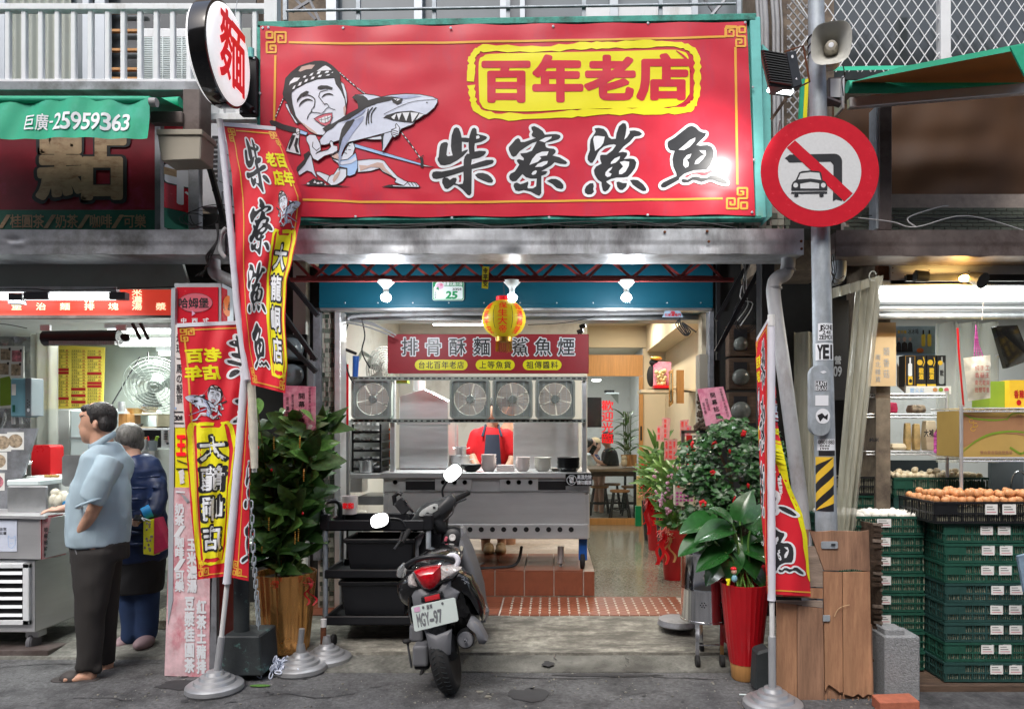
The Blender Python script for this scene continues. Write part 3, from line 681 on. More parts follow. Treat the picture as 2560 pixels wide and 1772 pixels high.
# wet patches on the asphalt and a patch of dropped mortar
def blotch(name,cx,cyy,rx,ry,mt,seed,z=.004):
 r=random.Random(seed);n=26
 pts=[]
 for i in range(n):
  a=2*pi*i/n;k=.75+.35*noise.noise((cos(a)*1.3,sin(a)*1.3,seed))+r.uniform(-.07,.07)
  pts.append((cx+rx*k*cos(a),cyy+ry*k*sin(a),z))
 b=MB();b.v=[V(p)for p in pts];b.f=[list(range(n))];b.m=[0]
 return struct(b.put(name,mt,fixn=False))
blotch('road_damp_patch',PX(1322,4.05),4.06,.17,.13,'stain',3)
blotch('road_damp_patch',PX(1500,4.38),4.37,.42,.03,'stain',9)
blotch('road_damp_patch',PX(470,4.2),4.2,.28,.10,'stain',5)
blotch('road_damp_patch',PX(1370,4.5),4.52,.05,.06,'stain',15,.024)
def crack(pts,Yz,w=.006):
 b=MB();r=random.Random(int(pts[0][0]));q=smoothpts([(x,y)for x,y in pts],7);v=[]
 for x,y in q:Y=YG(y,Yz);X_=PX(x,Y)+r.uniform(-.012,.012);Y+=r.uniform(-.012,.012);s_=w*r.uniform(.3,1);v+=[(X_-s_*.6,Y-s_,Yz+.0045),(X_+s_*.6,Y+s_,Yz+.0045)]
 b.add(v,[(2*i,2*i+1,2*i+3,2*i+2)for i in range(len(q)-1)]);struct(b.put('road_crack','stain',fixn=False))
for L_ in([(1230,1690),(1400,1697),(1620,1692),(1800,1700)],[(560,1760),(700,1735),(820,1745),(960,1712)],[(1500,1772),(1560,1740),(1640,1728),(1700,1700)],[(60,1765),(200,1745),(330,1752)],[(0,1668),(150,1660),(300,1664),(405,1658)]):crack(L_,0)
for L_ in([(1400,1600),(1385,1630),(1390,1650)],[(1560,1640),(1570,1655),(1560,1672)]):crack(L_,.02,.005)
for i in range(26):
 blotch('road_spot',RN.uniform(-2.4,2.0),RN.uniform(3.75,4.36),*[RN.uniform(.006,.03)]*2,'stain' if i%3 else 'concrete_light',i+30)
 # litter: small pale specks
b=MB()
for i in range(420):
 x=RN.uniform(-2.6,2.2);y=RN.uniform(3.7,4.4);r=RN.choice([.002,.003,.003,.006]);b.obox((x,y,r*.4),(r*2,r*1.4,r),Matrix.Rotation(RN.uniform(0,3),3,'Z'))
o=b.put('litter','concrete_light');stuff(o);o['label']='tiny pale crumbs and grit scattered over the dark asphalt'
# leaf and cigarette ends
tag(MB().slab([(PX(650,4.18)+.06*cos(a),4.18+.016*sin(a),.006)for a in[i*.5236 for i in range(12)]],(0,0,.003)).put('fallen_leaf','leaf_light'),'single fallen green leaf on the asphalt beside the black block','leaf')
for i,(px,py,lb)in enumerate(((1848,1737,'cigarette end lying on the asphalt left of the right flag base'),(1867,1701,'cigarette end close to the foot of the red planter'),(1833,1693,'cigarette end under the red planter on its kerb side'),(685,1690,'cigarette end beside the fallen green leaf'))):
 Y=YG(py);tag(MB().cyl((PX(px,Y),Y,.005),(PX(px,Y)+.04,Y+RN.uniform(-.015,.015),.005),.004,n=8).put('cigarette_end','white_clean'),lb,'cigarette')
 # threshold: mosaic of small quarry tiles with white dots, big tiles to its left
th=MB().box(PX(900,5.92),PX(1700,5.92),5.325,5.915,.02,.112).put('threshold','grout');struct(th)
tile_s=MB().box(-.034,.034,-.034,.034,0,.006).put('tile','quarry',th,bev=.0015)
tile_s.location=V((PX(1275,5.8)-W['threshold'].x,5.36-5.62,.092))
W['tile']=V((0,0,0));x0=PX(1262,5.92)
for i in range(20):
 for j in range(8):
  if i==0 and j==0:continue
  x=x0+.037+i*.074;y=5.36+j*.0735
  if x>PX(1700,5.6):continue
  inst(tile_s,'tile',th,(x,y,.112),(0,0,RN.uniform(-.02,.02)))
tile_s.location=V((x0+.037,5.36,.112))-W['threshold']
b=MB()
for i in range(1,20):
 for j in range(1,8):b.cyl((x0+i*.074,5.323+j*.0735,.115),(x0+i*.074,5.323+j*.0735,.1195),.013,n=4)
q=b.put('mosaic_dots','mosaic_white',th);q['kind']='stuff'
tile_b=MB().box(-.118,.118,-.093,.093,0,.006).put('tile','quarry',th,bev=.002)
W[tile_b.name]=V((0,0,0));first=True
for i in range(7):
 for j in range(3):
  p=(x0-.13-i*.243,5.43+j*.196,.112)
  if first:tile_b.location=V(p)-W['threshold'];first=False
  else:inst(tile_b,'tile',th,p)
  # raised cooking platform faced with quarry tiles
XL,XR=PX(880,5.92),PX(1486,5.92)
plat=MB().box(XL,XR,5.93,8.2,.0,.322).put('platform','grout');struct(plat)
tv=MB().box(-.117,.117,0,.008,-.098,.098).put('tile','quarry',plat,bev=.002,origin=(0,0,0))
W[tv.name]=V((0,0,0));first=True;n=0
for i in range(9):
 xa=XR-.085-.05+.0 if i==0 else XR-.085-.243*i+.117
 if i==0:
  q=inst(tv,'tile',plat,(XR-.043,5.922,.222),None,(.36,1,1));continue
 p=(XR-.09-.243*(i-.5),5.922,.222)
 if p[0]<XL+.1:break
 if first:tv.location=V(p)-W['platform'];first=False
 else:inst(tv,'tile',plat,p)
for i in range(1,9):
 for j in range(4):
  q=inst(tv,'tile',plat,(XR-.09-.243*(i-.5),5.925+.1+.2*j,.322),(radians(90),0,0))
for j in range(8):inst(tv,'tile',plat,(XR+.001,6.05+.243*j,.222),(0,0,radians(90)))
# shop floor, walls, ceilings
solid('floor','terrazzo',(PX(880,5.92),1.75,5.916,10.5,-.05,.119))
solid('dining_floor','concrete_light',(-2,1.75,10.5,15.2,-.05,.119))
solid('wall_shop_right','wall_cream',(1.63,1.75,5.75,10.49,0,3.0))
solid('wall_shop_pier','wall_cream',(1.17,1.629,5.62,5.75,0,2.95))
solid('ceiling_beam','wall_cream',(1.35,1.629,5.8,10.3,2.59,2.96))
solid('wall_shop_left','wall_white',(-2.05,-1.95,5.7,10.5,0,3.0))
solid('ceiling_shop','wall_cream',(-2.05,1.75,5.72,15.2,2.962,3.05))
solid('wall_kitchen_back','wall_white',(-1.949,.45,9.2,9.3,0,2.96))
solid('wall_shop_back','wall_cream',(.452,1.629,10.35,10.45,2.66,2.96),(1.31,1.629,10.35,10.45,.1,2.65))
solid('wall_dining','wall_white',(-2,1.75,15.1,15.2,0,2.96),(1.63,1.75,10.5,15.1,0,2.96),(-2,-1.9,10.5,15.1,0,2.96))
pn=thing('wood_partition','oak veneered partition framing the glazed dining room at the back','partition',(1.0,10.3,.12))
MB().box(.452,1.30,10.3,10.345,PZ(940,10.3),PZ(887,10.3)).put('header_panel','wood_oak',pn)
MB().box(1.245,1.302,10.29,10.345,.12,PZ(941,10.3)).put('post','wood_oak',pn)
MB().box(.452,1.24,10.28,10.345,.12,.21).put('sill','wood_oak',pn)
MB().box(.46,1.24,10.32,10.325,.215,PZ(943,10.3)).put('glass_pane','glass',pn)
MB().box(1.262,1.285,10.282,10.289,PZ(1100,10.3),PZ(1065,10.3)).put('handle','plastic_black',pn)
pr=Print();pr.col('歡迎光臨',1504,1001,1533,1108,'lamp_red',1,.02,.08);pr.put('lettering',pn,facing(10.26))
# arcade soffit, dark bay walls, party walls
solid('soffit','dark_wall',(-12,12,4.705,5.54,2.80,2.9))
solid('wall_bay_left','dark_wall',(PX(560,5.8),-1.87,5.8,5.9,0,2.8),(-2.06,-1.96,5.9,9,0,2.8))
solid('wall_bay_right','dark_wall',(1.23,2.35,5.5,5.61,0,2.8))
solid('upper_wall','wall_tan',(-12,-1.5,5.55,5.7,2.9,7),(-1.5,1.45,5.55,5.7,2.9,7),(1.45,12,5.55,5.7,2.9,7))
solid('roof_slab','concrete',(-12,12,5.7,16,3.06,3.2))
# left stall room
solid('stall_wall_left_back','wall_green',(-12,-2.3,6.8,6.9,0,2.8))
solid('stall_wall_left_side','wall_green',(-2.52,-2.42,5.95,6.79,0,2.8))
solid('stall_ceiling_left','wall_white',(-12,-2.35,4.9,6.79,2.30,2.34))
solid('stall_floor_left','terrazzo',(PX(330,5.2),-2.1,5.25,6.79,.04,.10))
# right stall room
solid('stall_wall_right_back','wall_white',(2.36,12,6.6,6.7,0,2.8))
solid('stall_wall_right_side','wall_tan',(2.25,2.35,5.0,6.7,0,2.8))
# == upper facade, left part
YR=4.5
rail=thing('balcony_railing','white metal balcony railing of vertical bars above the green awning','railing',P(250,205,YR))
for i,x in enumerate([-25,17,58,100,141,182,224,267,306,348,389,430,471,512,553,594,636]):
 b=MB();w=12
 b.box(PX(x-6,YR),PX(x+6,YR),YR,YR+.03,PZ(206 if x<500 else 290,YR),PZ(20,YR));b.put('bar','white_paint',rail,bev=.004)
for y0,y1,xa,xb in((8,24,-300,690),(-40,-26,-300,690),(197,207,-300,500),(282,300,500,640)):
 B(xa,xb,y0,y1,YR-.012,.055).put('rail','white_paint',rail,bev=.004)
B(660,692,-40,80,YR-.02,.07).put('post','white_paint',rail)
Yw=5.3
wn=thing('balcony_window','sliding balcony window with grey curtain behind the white railing','window',P(120,200,Yw))
B(-300,260,-60,260,Yw+.06,.02).put('glass_pane','glass_grey',wn)
for a,c in((-10,12),(205,222),(236,262)):B(a,c,-60,260,Yw,.05).put('frame','window_frame',wn,bev=.004)
b=MB()
def cur(u,v):
 x=PX(15,Yw+.15)+(PX(205,Yw+.15)-PX(15,Yw+.15))*u;return(x,Yw+.03+.012*sin(u*60),PZ(270,Yw)+v*1.2)
MB().grid(cur,90,1).put('curtain','wall_green',wn,shd=60)
db=thing('dark_balcony_opening','dark window opening with pale wooden slats between the white bars','window',P(310,200,Yw))
B(265,640,-60,330,Yw+.1,.02).put('glass_pane','glass_dark',db)
for y in(28,76,124,172,196):B(268,352,y-3,y+3,Yw+.04,.03).put('slat','wood_oak',db)
ac=thing('air_conditioner','white outdoor air conditioner with grille behind the railing','air conditioner',P(420,205,4.9))
B(352,500,70,205,4.9,.3).put('casing','white_paint',ac,bev=.01)
b=MB();B(357,500,92,203,4.893,.005,b);b.put('grille_back','plastic_dark',ac)
b=MB()
for i in range(24):B(357,500,93+i*4.6,95.4+i*4.6,4.885,.006,b)
for i in range(6):B(357+i*24,360+i*24,92,203,4.883,.004,b)
stuff(b.put('grille','white_clean',ac))
ac2=thing('air_conditioner','white outdoor air conditioner low down between round sign and flag top','air conditioner',P(560,340,5.0))
B(500,625,250,520,5.0,.3).put('casing','white_paint',ac2,bev=.01)
b=MB()
for i in range(12):B(530,548,340+i*12,346+i*12,4.992,.006,b)
b.put('vent_slots','plastic_dark',ac2)
dk=B(603,628,70,200,5.1,.2).put('junction_box','wall_green',bev=.005);tag(dk,'plain pale box on the wall right of the round sign','box')
o=B(-300,498,203,226,4.32,.2).put('metal_ledge','zinc_dull',bev=.004);tag(o,'long dull metal ledge under the white railing','ledge')
# green awning with a stencilled phone number
aw=thing('green_awning','green fabric awning of the left stall with stencilled telephone number','awning',P(190,350,3.9))
Ya=3.95
def val(u,v,d=0):
 x=-60+435*u if False else u;y=v
 yy=Ya+.012*sin(u/41.)+.008*sin(u/13.+v/30.)-(v-245)*.0003-d
 q=P(u,v,Ya);return V((q.x,yy,q.z))
MB().grid(lambda u,v:val(-300+675*u,(243+u*4)+(106-2*u)*v+5*v*(1-u)),60,8).put('valance','awning_green',aw,shd=60)
MB().tube([val(-300,249)+V((0,.02,0)),val(372,247)+V((0,.02,0))],.02,10).put('front_bar','awning_green',aw,shd=60)
MB().grid(lambda u,v:V((PX(-300+700*u,Ya),Ya+.38*v,PZ(243,Ya)+.0+.07*v)),10,2).put('canopy','awning_green',aw,shd=60)
pr=Print();pr.row('巨廣',62,288,126,330,'print_white',1,.012,.1)
pr.rect(129,306,139,311,'print_white');pr.row('25959363',142,285,328,330,'print_white',1,.018,.12)
pr.put('lettering',aw,lambda u,v,d:val(u,v,d+.004),cut=(6,9))
MB().cyl(P(376,256,Ya),P(392,257,Ya),.024,n=16).put('end_cap','pipe_grey',aw,shd=50)
B(375,455,278,308,4.1,.05).put('folding_arm','zinc_brown',aw,bev=.005)
b=MB();b.cyl(P(390,262,4.25),P(452,258,4.25),.035,n=14);b.put('roller','awning_green',aw,shd=50)
B(456,500,222,330,4.12,.14).put('bracket','zinc_brown',aw,bev=.006)
o=thing('beige_box','beige housing box hanging below the awning bracket','box',P(450,400,4.05))
b=MB();f=[P(393,336,4.05),P(503,336,4.05),P(500,398,4.05),P(403,402,4.05)];b.slab(f,(0,.16,0));b.put('shell','beige_box',o,bev=.005)
B(390,505,323,337,4.04,.18).put('lid','beige_box',o,bev=.003)
# big weathered sign of the left stall
Ys=4.5
sg=thing('weathered_sign','weathered dark red sign with one huge cream character and green drinks band','sign',P(190,575,Ys))
B(-300,388,300,575,Ys,.06).put('board','sign_dirty_red',sg)
B(387,401,300,575,Ys-.01,.08).put('frame','zinc_dull',sg)
B(-300,387,525,574,Ys-.006,.005).put('green_band','sign_green',sg)
pr=Print()
pr.ch('點',92,290,316,500,'ink',1,.06);pr.ch('點',96,294,312,496,'sign_cream',3,.034)
pr.row('茶/桂圓茶/奶茶/咖啡/可樂',-30,537,365,570,'sign_cream',3,.02,.02)
pr.put('lettering',sg,facing(Ys-.007))
sp=thing('side_sign','narrow weathered side sign with white stroke on peeling red','sign',P(435,575,4.55))
def sidefn(u,v,d):return V((PX(u,4.55),4.5+(u-403)*.003-d,PZ(v,4.55)))
for(a,c,y0,y1,m)in((403,470,268,520,'sign_red'),(403,470,521,570,'sign_green'),(500,532,310,535,'print_white'),(500,532,536,570,'sign_green')):
 MB().slab([sidefn(a,y0,0),sidefn(c,y0,0),sidefn(c,y1,0),sidefn(a,y1,0)],(0,.03,0)).put('panel',m,sp)
pr=Print();pr.rrect(412,408,466,460,8,'ink',1);pr.rrect(415,411,463,457,6,'print_white',2);pr.rrect(410,420,438,438,4,'sign_cream',3);pr.rrect(434,405,445,505,4,'print_white',3)
pr.line([(448,560-90),(460,480),(466,515)],5,'print_white',3);pr.line([(505,342),(522,345),(524,385),(506,392)],1.5,'ink',2);pr.line([(508,446),(517,446),(516,490),(508,492),(508,446)],1.5,'ink',2);pr.line([(503,420),(524,425),(523,520),(504,515)],1.5,'ink',2)
pr.put('lettering',sp,lambda u,v,d:sidefn(u,v,d+.002))
o=B(470,498,400,572,4.6,.05).put('steel_post','zinc_dull',bev=.004);tag(o,'grey steel upright between the two side sign panels','post')
o=MB().tube([P(503,340,4.4),P(566,575,4.4)],[.02,.02],4).put('sign_strut','black_steel');tag(o,'black diagonal strut behind the tall red flag','strut')
# loops of wire on the gutter
for i in range(4):
 c=P(480+i*17,548-i*4,4.3);R_=.05+.02*i
 cable([c+V((R_*1.5*cos(a+i),.02*i,R_*.7*sin(a+i)))for a in[k*.7 for k in range(9)]],.0025,'wire_coil','black wire loop %s on the left gutter edge'%['lowest and leftmost','second from the left','third from the left','tallest and rightmost'][i])
 # round lightbox sign
rs=thing('round_sign','round white lightbox sign with black rim and red noodle character','sign',(-1.8,4.0,PZ(139,4.0)))
c=V((-1.8,4.0,PZ(139,4.0)));r_=.268
MB().lathe(c,[(r_-.012,-.095),(r_,-.09),(r_+.004,-.08),(r_+.004,.0),(r_-.01,.004)],56,axis=(1,0,0)).put('rim','plastic_black_gloss',rs,shd=40)
MB().lathe(c,[(r_-.008,.0),(r_-.012,.012),(r_-.05,.03),(0,.032)],56,axis=(1,0,0)).put('front_face','round_face',rs,shd=50)
MB().lathe(c,[(0,-.13),(r_-.05,-.125),(r_-.012,-.105),(r_-.01,-.09)],56,axis=(1,0,0)).put('back_face','round_face',rs,shd=50)
pr=Print();pr.ch('麵',4.0-.165,-.20,4.0+.145,.18,'lamp_red',1,.022)
pr.put('lettering',rs,lambda u,v,d:V((-1.8+.0325+d,u,W['round_sign'].z-v)))
bk=thing('sign_bracket','black steel mounting plate holding the round sign','bracket',P(620,285,4.3))
B(598,641,140,286,4.3,.05).put('plate','black_steel',bk,bev=.004)
MB().cyl(P(600,255,4.28),P(630,275,4.28),.02,n=12).put('tube','black_steel',bk)
for x in(604,636):
 for y in(147,280):MB().cyl(P(x,y,4.3),P(x,y,4.3)+V((0,-.008,0)),.006,n=8).put('bolt','galv',bk)
MB().cyl(P(628,145,4.3),P(628,122,4.3),.018,n=10).put('cap','teal_light',bk)
cable([P(598,-20,4.1),P(590,20,4.1),P(588,40,4.05)],.002,'stay_wire','thin grey stay wire rising from the top of the round sign','galv')
# == windows above the banner
cw=thing('upper_window','row of grey framed sliding windows above the red banner','window',P(1250,50,5.4))
B(830,1880,-80,80,5.46,.02).put('glass_pane','glass_grey',cw)
for a,c_ in((815,840),(1035,1055),(1250,1270),(1300,1312),(1525,1545),(1730,1745)):B(a,c_,-80,80,5.38,.06).put('frame','window_frame',cw)
for a,c_ in((1465,1735),):B(a,c_,18,60,5.40,.05).put('panel','white_paint',cw)
rl=thing('window_rail','thin metal safety rail with square posts across the upper windows','railing',P(1300,50,4.75))
MB().cyl(P(715,28,4.75),P(1840,10,4.75),.009,n=8).put('rail','galv',rl,shd=60)
for x in(712,895,1085,1270,1460,1652,1848):B(x-5,x+5,-60,50,4.76,.03).put('post','galv',rl)
for i,(a,c_)in enumerate((((720,-20),(790,50)),((760,-30),(800,55)),((730,30),(810,-20)),((1770,50),(1830,-20)),((1755,-10),(1800,52)))):
 o=MB().tube([P(*a,5.0),P(*c_,5.02)],.012,4).put('bracket_bar','zinc_dull');tag(o,['first steel bracket bar left of the upper windows','steep bracket bar nearest the left window frame','crossing bracket bar left of the upper windows','bracket bar rising right of the upper windows','bracket bar crossing behind the right end of the rail'][i],'bracket')
 # == the big banner
YB=4.34
bn=thing('shop_banner','huge red shop banner with shark swordsman emblem and yellow plaque','banner',P(1270,545,YB))
q=[(645,57),(1890,34),(1912,545),(646,552)]
b=MB();b.slab([P(x,y,YB+.03)for x,y in q],(0,.10,0));b.put('frame_back','teal_paint',bn)
def barp(a,c,w,nm,mt,Y=YB,dd=.05):
 dx,dy=c[0]-a[0],c[1]-a[1];L=hypot(dx,dy);nx,ny=-dy/L*w/2,dx/L*w/2
 return MB().slab([P(a[0]+nx,a[1]+ny,Y),P(c[0]+nx,c[1]+ny,Y),P(c[0]-nx,c[1]-ny,Y),P(a[0]-nx,a[1]-ny,Y)],(0,dd,0))
barp((643,62),(1890,42),17,'','').put('frame_bar','teal_paint',bn,bev=.004)
barp((645,548),(1905,543),9,'','').put('frame_bar','teal_paint',bn,bev=.004)
barp((647,62),(647,545),10,'','').put('frame_bar','teal_paint',bn,bev=.004)
barp((1888,42),(1903,545),26,'','',YB+.002).put('frame_bar','teal_light',bn,bev=.004)
def bq(s,t):
 x=(651+(1867-651)*s)*(1-t)+(651+(1888-651)*s)*t
 y=(66-13*s+4.5*sin(s*pi*7)**2)*(1-t)+(545-6*s-3*sin(s*pi*6)**2)*t
 return x,y
def rip(x,y):return .0016*noise.noise((x/90.,y/60.,0))*2+.004*sin(x/29.)*max(0,(80+40-y)/60.)*(y<120)-.003*sin(x/25.)*(y>490)
MB().grid(lambda s,t:(lambda p:P(p[0],p[1],YB-.008)+V((0,rip(*p),0)))(bq(s,t)),150,44).put('sheet','banner_red',bn,shd=60)
def bmap(u,v,d):q=P(u,v,YB-.008);return V((q.x,q.y-d-.0012+rip(u,v),q.z))
pr=Print()
plaque(pr,[(1197,158),(1208,143),(1232,136),(1363,133),(1513,130),(1664,126),(1702,129),(1721,146),(1724,225),(1720,241),(1702,259),(1656,269),(1438,274),(1325,280),(1224,276),(1202,260),(1198,240)],[(1176,205),(1179,165),(1180,147),(1194,128),(1220,122),(1356,124),(1450,116),(1521,114),(1626,111),(1686,112),(1722,121),(1741,143),(1743,188),(1741,240),(1731,263),(1709,276),(1634,278),(1495,281),(1412,287),(1310,293),(1224,289),(1190,271),(1182,245),(1178,214)],17)
for c_,bx in zip('百年老店',((1205,152,1325,254),(1334,143,1455,253),(1465,143,1586,250),(1596,139,1722,249))):pr.ch(c_,*bx,'banner_red',4,.05)
pr.line([(1690,128),(1716,150),(1728,180)],6,'banner_red',4,taper=True,sm=3);pr.line([(1728,160),(1731,240),(1700,262)],4,'banner_red',4,taper=True,sm=3)
for c_,bx in zip('柴寮鯊魚',((1074,314,1241,496),(1266,311,1425,497),(1454.5,302.5,1622,494),(1644,310,1825,477))):brush(pr,c_,*bx,6.3)
cartoon(pr,lambda x,y:(x,y),3)
g='print_gold'
pr.line([(723,107),(860,110),(1100,108),(1300,104),(1500,100),(1620,98),(1813,93)],5.5,g,2);pr.line([(689,140),(686,295),(690,520)],5.5,g,2)
pr.line([(755,499),(900,505),(1100,507),(1400,503),(1600,500),(1806,497)],5.5,g,2);pr.line([(1838,120),(1841,300),(1843,462)],6,g,2)
fret(pr,663,80,1.04,1.04,5,g);fret(pr,1867,65,-1.04,1.04,5,g);fret(pr,1872,524,-1.1,-1.06,5,g)
pr.line([(1813,93),(1813,72),(1848,68)],5,g,2)
pr.put('printed_artwork',bn,bmap,cut=(30,30))
b=MB()
for x,y in((657,71),(671,70),(858,71),(1127,71),(1383,67),(1620,59),(1863,57),(650,234),(889,542),(1130,545),(1373,544),(1619,538),(1880,531),(1882,219),(1885,400)):
 b.lathe(P(x,y,YB-.012),[(.004,0),(.008,.001),(.008,.003),(.004,.004)],10,axis=(0,-1,0))
b.put('eyelets','galv',bn)
# teal side board right of the banner
o=MB().slab([P(1906,110,4.42),P(1925,130,4.42),P(1930,540,4.42),P(1908,560,4.42)],(0,.05,0)).put('teal_board','teal_light');tag(o,'narrow turquoise board with rust streaks along the right banner edge','board')
# tile bands above the gutter, partly seen
tb=MB().box(PX(700,4.62),PX(1960,4.62),4.62,4.7,2.6,3.0).put('tile_ledge','grout');struct(tb)
ms=[MB().box(-.018,.018,0,.006,-.018,.018).put('mosaic_tile',m,tb,origin=(0,0,0))for m in('tile_pale','tile_green','tile_dark')]
used=[0,0,0];k=0
for j in range(4):
 for i in range(78):
  x=PX(735,4.6)+i*.041;z=PZ(572,4.615)+j*.041
  m=RN.choice([0,0,0,1,1,2])
  if used[m]==0:ms[m].location=V((x,4.612,z))-W['tile_ledge'];used[m]=1
  else:
   q=inst(ms[m],'mosaic_tile',tb,(x,4.612,z),None,(RN.choice([1,1,.55]),1,1));k+=1
  if k>290:break
 if k>290:break
br_=MB().box(PX(2115,4.62),PX(2800,4.62),4.62,4.7,2.6,3.0).put('brick_ledge','grout');struct(br_)
b1=MB().box(-.034,.034,0,.006,-.010,.010).put('brick','tile_green',br_,origin=(0,0,0))
b1.location=V((PX(2125,4.6),4.612,PZ(570,4.6)))-W['brick_ledge']
for j in range(6):
 for i in range(20):
  if i or j:inst(b1,'brick',br_,(PX(2125,4.6)+i*.072+(j%2)*.036,4.612,PZ(570,4.6)+j*.0245))
  # == metal gutters
def gutter(px0,px1,py0,py1,mt,label,Y=4.28,dents=(),y1r=None):
 b=MB()
 def fn(u,v):
  x=px0+(px1-px0)*u;y=py0+(py1-py0)*v;q=P(x,y,Y);d=0
  for(dx,dy,r,a)in dents:
   w=((x-dx)**2+((y-dy)*1.6)**2)/r**2;d+=a*math.exp(-w)
  return q+V((0,d+.004*noise.noise((x/60.,y/60.,5))-(.010 if .02<v<.08 else 0)+.004*(v>.55),(0.010*noise.noise((x/55.,9,9))if v>.95 else 0)))
 b.grid(fn,int((px1-px0)/12),12)
 b.grid(lambda u,v:P(px0+(px1-px0)*u,py1,Y)+V((0,.26*v,0)),10,1)
 b.box(PX(px0,Y),PX(px1,Y),Y+.02,Y+.26,PZ(py1,Y)+.02,PZ(py0,Y)-.01)
 o=b.put('gutter',mt,shd=50,fixn=False);return tag(o,label,'gutter')
gutter(-300,562,574,636,'zinc_dull','dull grey metal gutter above the left stall, dented near its left end',dents=((35,600,12,.02),(44,610,10,-.018),(300,600,60,.008)))
gutter(735,2010,572,635,'zinc','long bright zinc gutter running under the red banner',dents=((1010,600,40,.012),(1150,615,60,-.008),(1275,635,22,.02),(1340,590,50,.01),(1590,600,30,.008),(1780,612,25,.008)))
gutter(2090,2800,575,640,'zinc_brown','dark brown metal gutter above the right stall',4.3)
b=MB();b.box(PX(562,4.3),PX(735,4.3),4.31,4.5,PZ(632,4.3),PZ(580,4.3));tag(b.put('gutter_joint','zinc_dull'),'short gutter length hidden behind the tall flag','gutter')
for(x,y)in((2003,603),(2004,622),(1662,580),(1768,578),(1772,604)):
 tag(MB().lathe(P(x,y,4.275),[(.009,0),(.007,.005),(0,.006)],8,axis=(0,-1,0)).put('rusty_rivet','rust'),'rusty rivet on the zinc gutter '+{2003:'end, the upper one',2004:'end, the lower one',1662:'on its top edge nearest the middle',1768:'on its top edge nearest the sign pole',1772:'face below the top edge rivet'}[x],'rivet')
 # cables lying along the gutters
def wires(seed,px0,px1,py,n,Y=4.33,amp=12,mt='cable',what=''):
 r=random.Random(seed)
 for i in range(n):
  pts=[];ph=r.uniform(0,6);x=px0+r.uniform(0,80)
  while x<px1:pts.append(P(x,py+r.uniform(-amp,amp)*.6+4*sin(x/150.+ph),Y+.01*i));x+=r.uniform(70,150)
  if len(pts)>2:cable(pts,.003,'cable','%s %s'%(['upper','lower','slack','twisted','thin'][i%5],what),mt)
wires(1,740,1900,562,3,what='black cable lying along the top of the zinc gutter')
wires(4,760,1000,560,2,4.5,what='black cable behind the left end of the banner bottom')
wires(2,2110,2700,545,3,4.5,8,'cable','black cable crossing the small grey bricks over the right stall')
cable([P(2145,545,4.4),P(2230,555,4.35),P(2290,568,4.3),P(2420,540,4.4),P(2600,590,4.4)],.004,'cable','pale cable drooping across the small grey bricks','cable_white')
cable([P(2290,568,4.3),P(2270,545,4.4),P(2340,520,4.5),P(2370,515,4.55)],.004,'cable','pale branch cable rising to the right stall post','cable_white')
# == shutter box, truss, lamps
YS=5.4
sb=thing('shutter_box','dark blue steel roller shutter box over the shop entrance','shutter',P(1290,770,YS))
B(797,1783,640,770,YS,.3).put('box','shutter_blue',sb,bev=.004)
for y0,y1 in((756,762),(640,646)):B(797,1783,y0,y1,YS-.006,.005).put('lip','shutter_blue',sb)
B(800,1780,770,776,YS-.0,.1).put('bottom_bar','steel_dark',sb)
for x in(863,945,1032,1122,1210,1300,1392,1483,1575,1668,1752):MB().lathe(P(x,757,YS-.006),[(.006,0),(.005,.004),(0,.005)],8,axis=(0,-1,0)).put('screw','galv',sb)
def truss(Y,y0,y1,px0,px1,pitch,label,ph=0):
 t=thing('roof_truss',label,'truss',P((px0+px1)/2,y1,Y))
 for y in(y0,y1):B(px0,px1,y-5,y+3,Y,.03).put('chord','truss_red',t)
 B(px0,px1,y1+1,y1+4,Y-.025,.03).put('flange','truss_red',t)
 x=px0+ph;k=0
 while x+pitch<px1:
  a,c=((x,y1),(x+pitch,y0))if k%2 else((x,y0),(x+pitch,y1))
  MB().tube([P(*a,Y+.015),P(*c,Y+.015)],.012,4).put('web_bar','truss_red',t);x+=pitch;k+=1
truss(4.95,640,699,725,1835,57,'front dark red lattice roof truss over the shop front')
truss(5.2,645,694,740,1800,63,'rear dark red lattice roof truss close to the blue shutter box',20)
for x,n in((965,'left'),(1280,'middle'),(1566,'right')):
 Y=4.96;L=thing('ceiling_bulb',{'left':'lit bulb in a white conical socket left of the green house number','middle':'lit bulb in a white conical socket directly above the yellow lantern','right':'lit bulb in a white conical socket alone on the right of the truss'}[n],'lamp',P(x,702,Y),'bare bulbs hanging from the roof truss')
 c=P(x,702,Y)
 MB().lathe(c,[(.018,-.065),(.020,-.055),(.026,-.045),(.058,-.012),(.060,0),(0,.001)],24).put('socket','white_clean',L,shd=50)
 MB().lathe(c,[(.0,-.092),(.0,-.066)]and[(.017,-.095),(.019,-.08),(.019,-.062)],16).put('neck','white_clean',L,shd=50)
 MB().ball(c+V((0,0,-.115)),(.037,.037,.030),18,12).put('bulb','bulb_light',L,shd=60)
 point('bulb_light',c+V((0,-.02,-.18)),14,.05,(.94,.97,1))
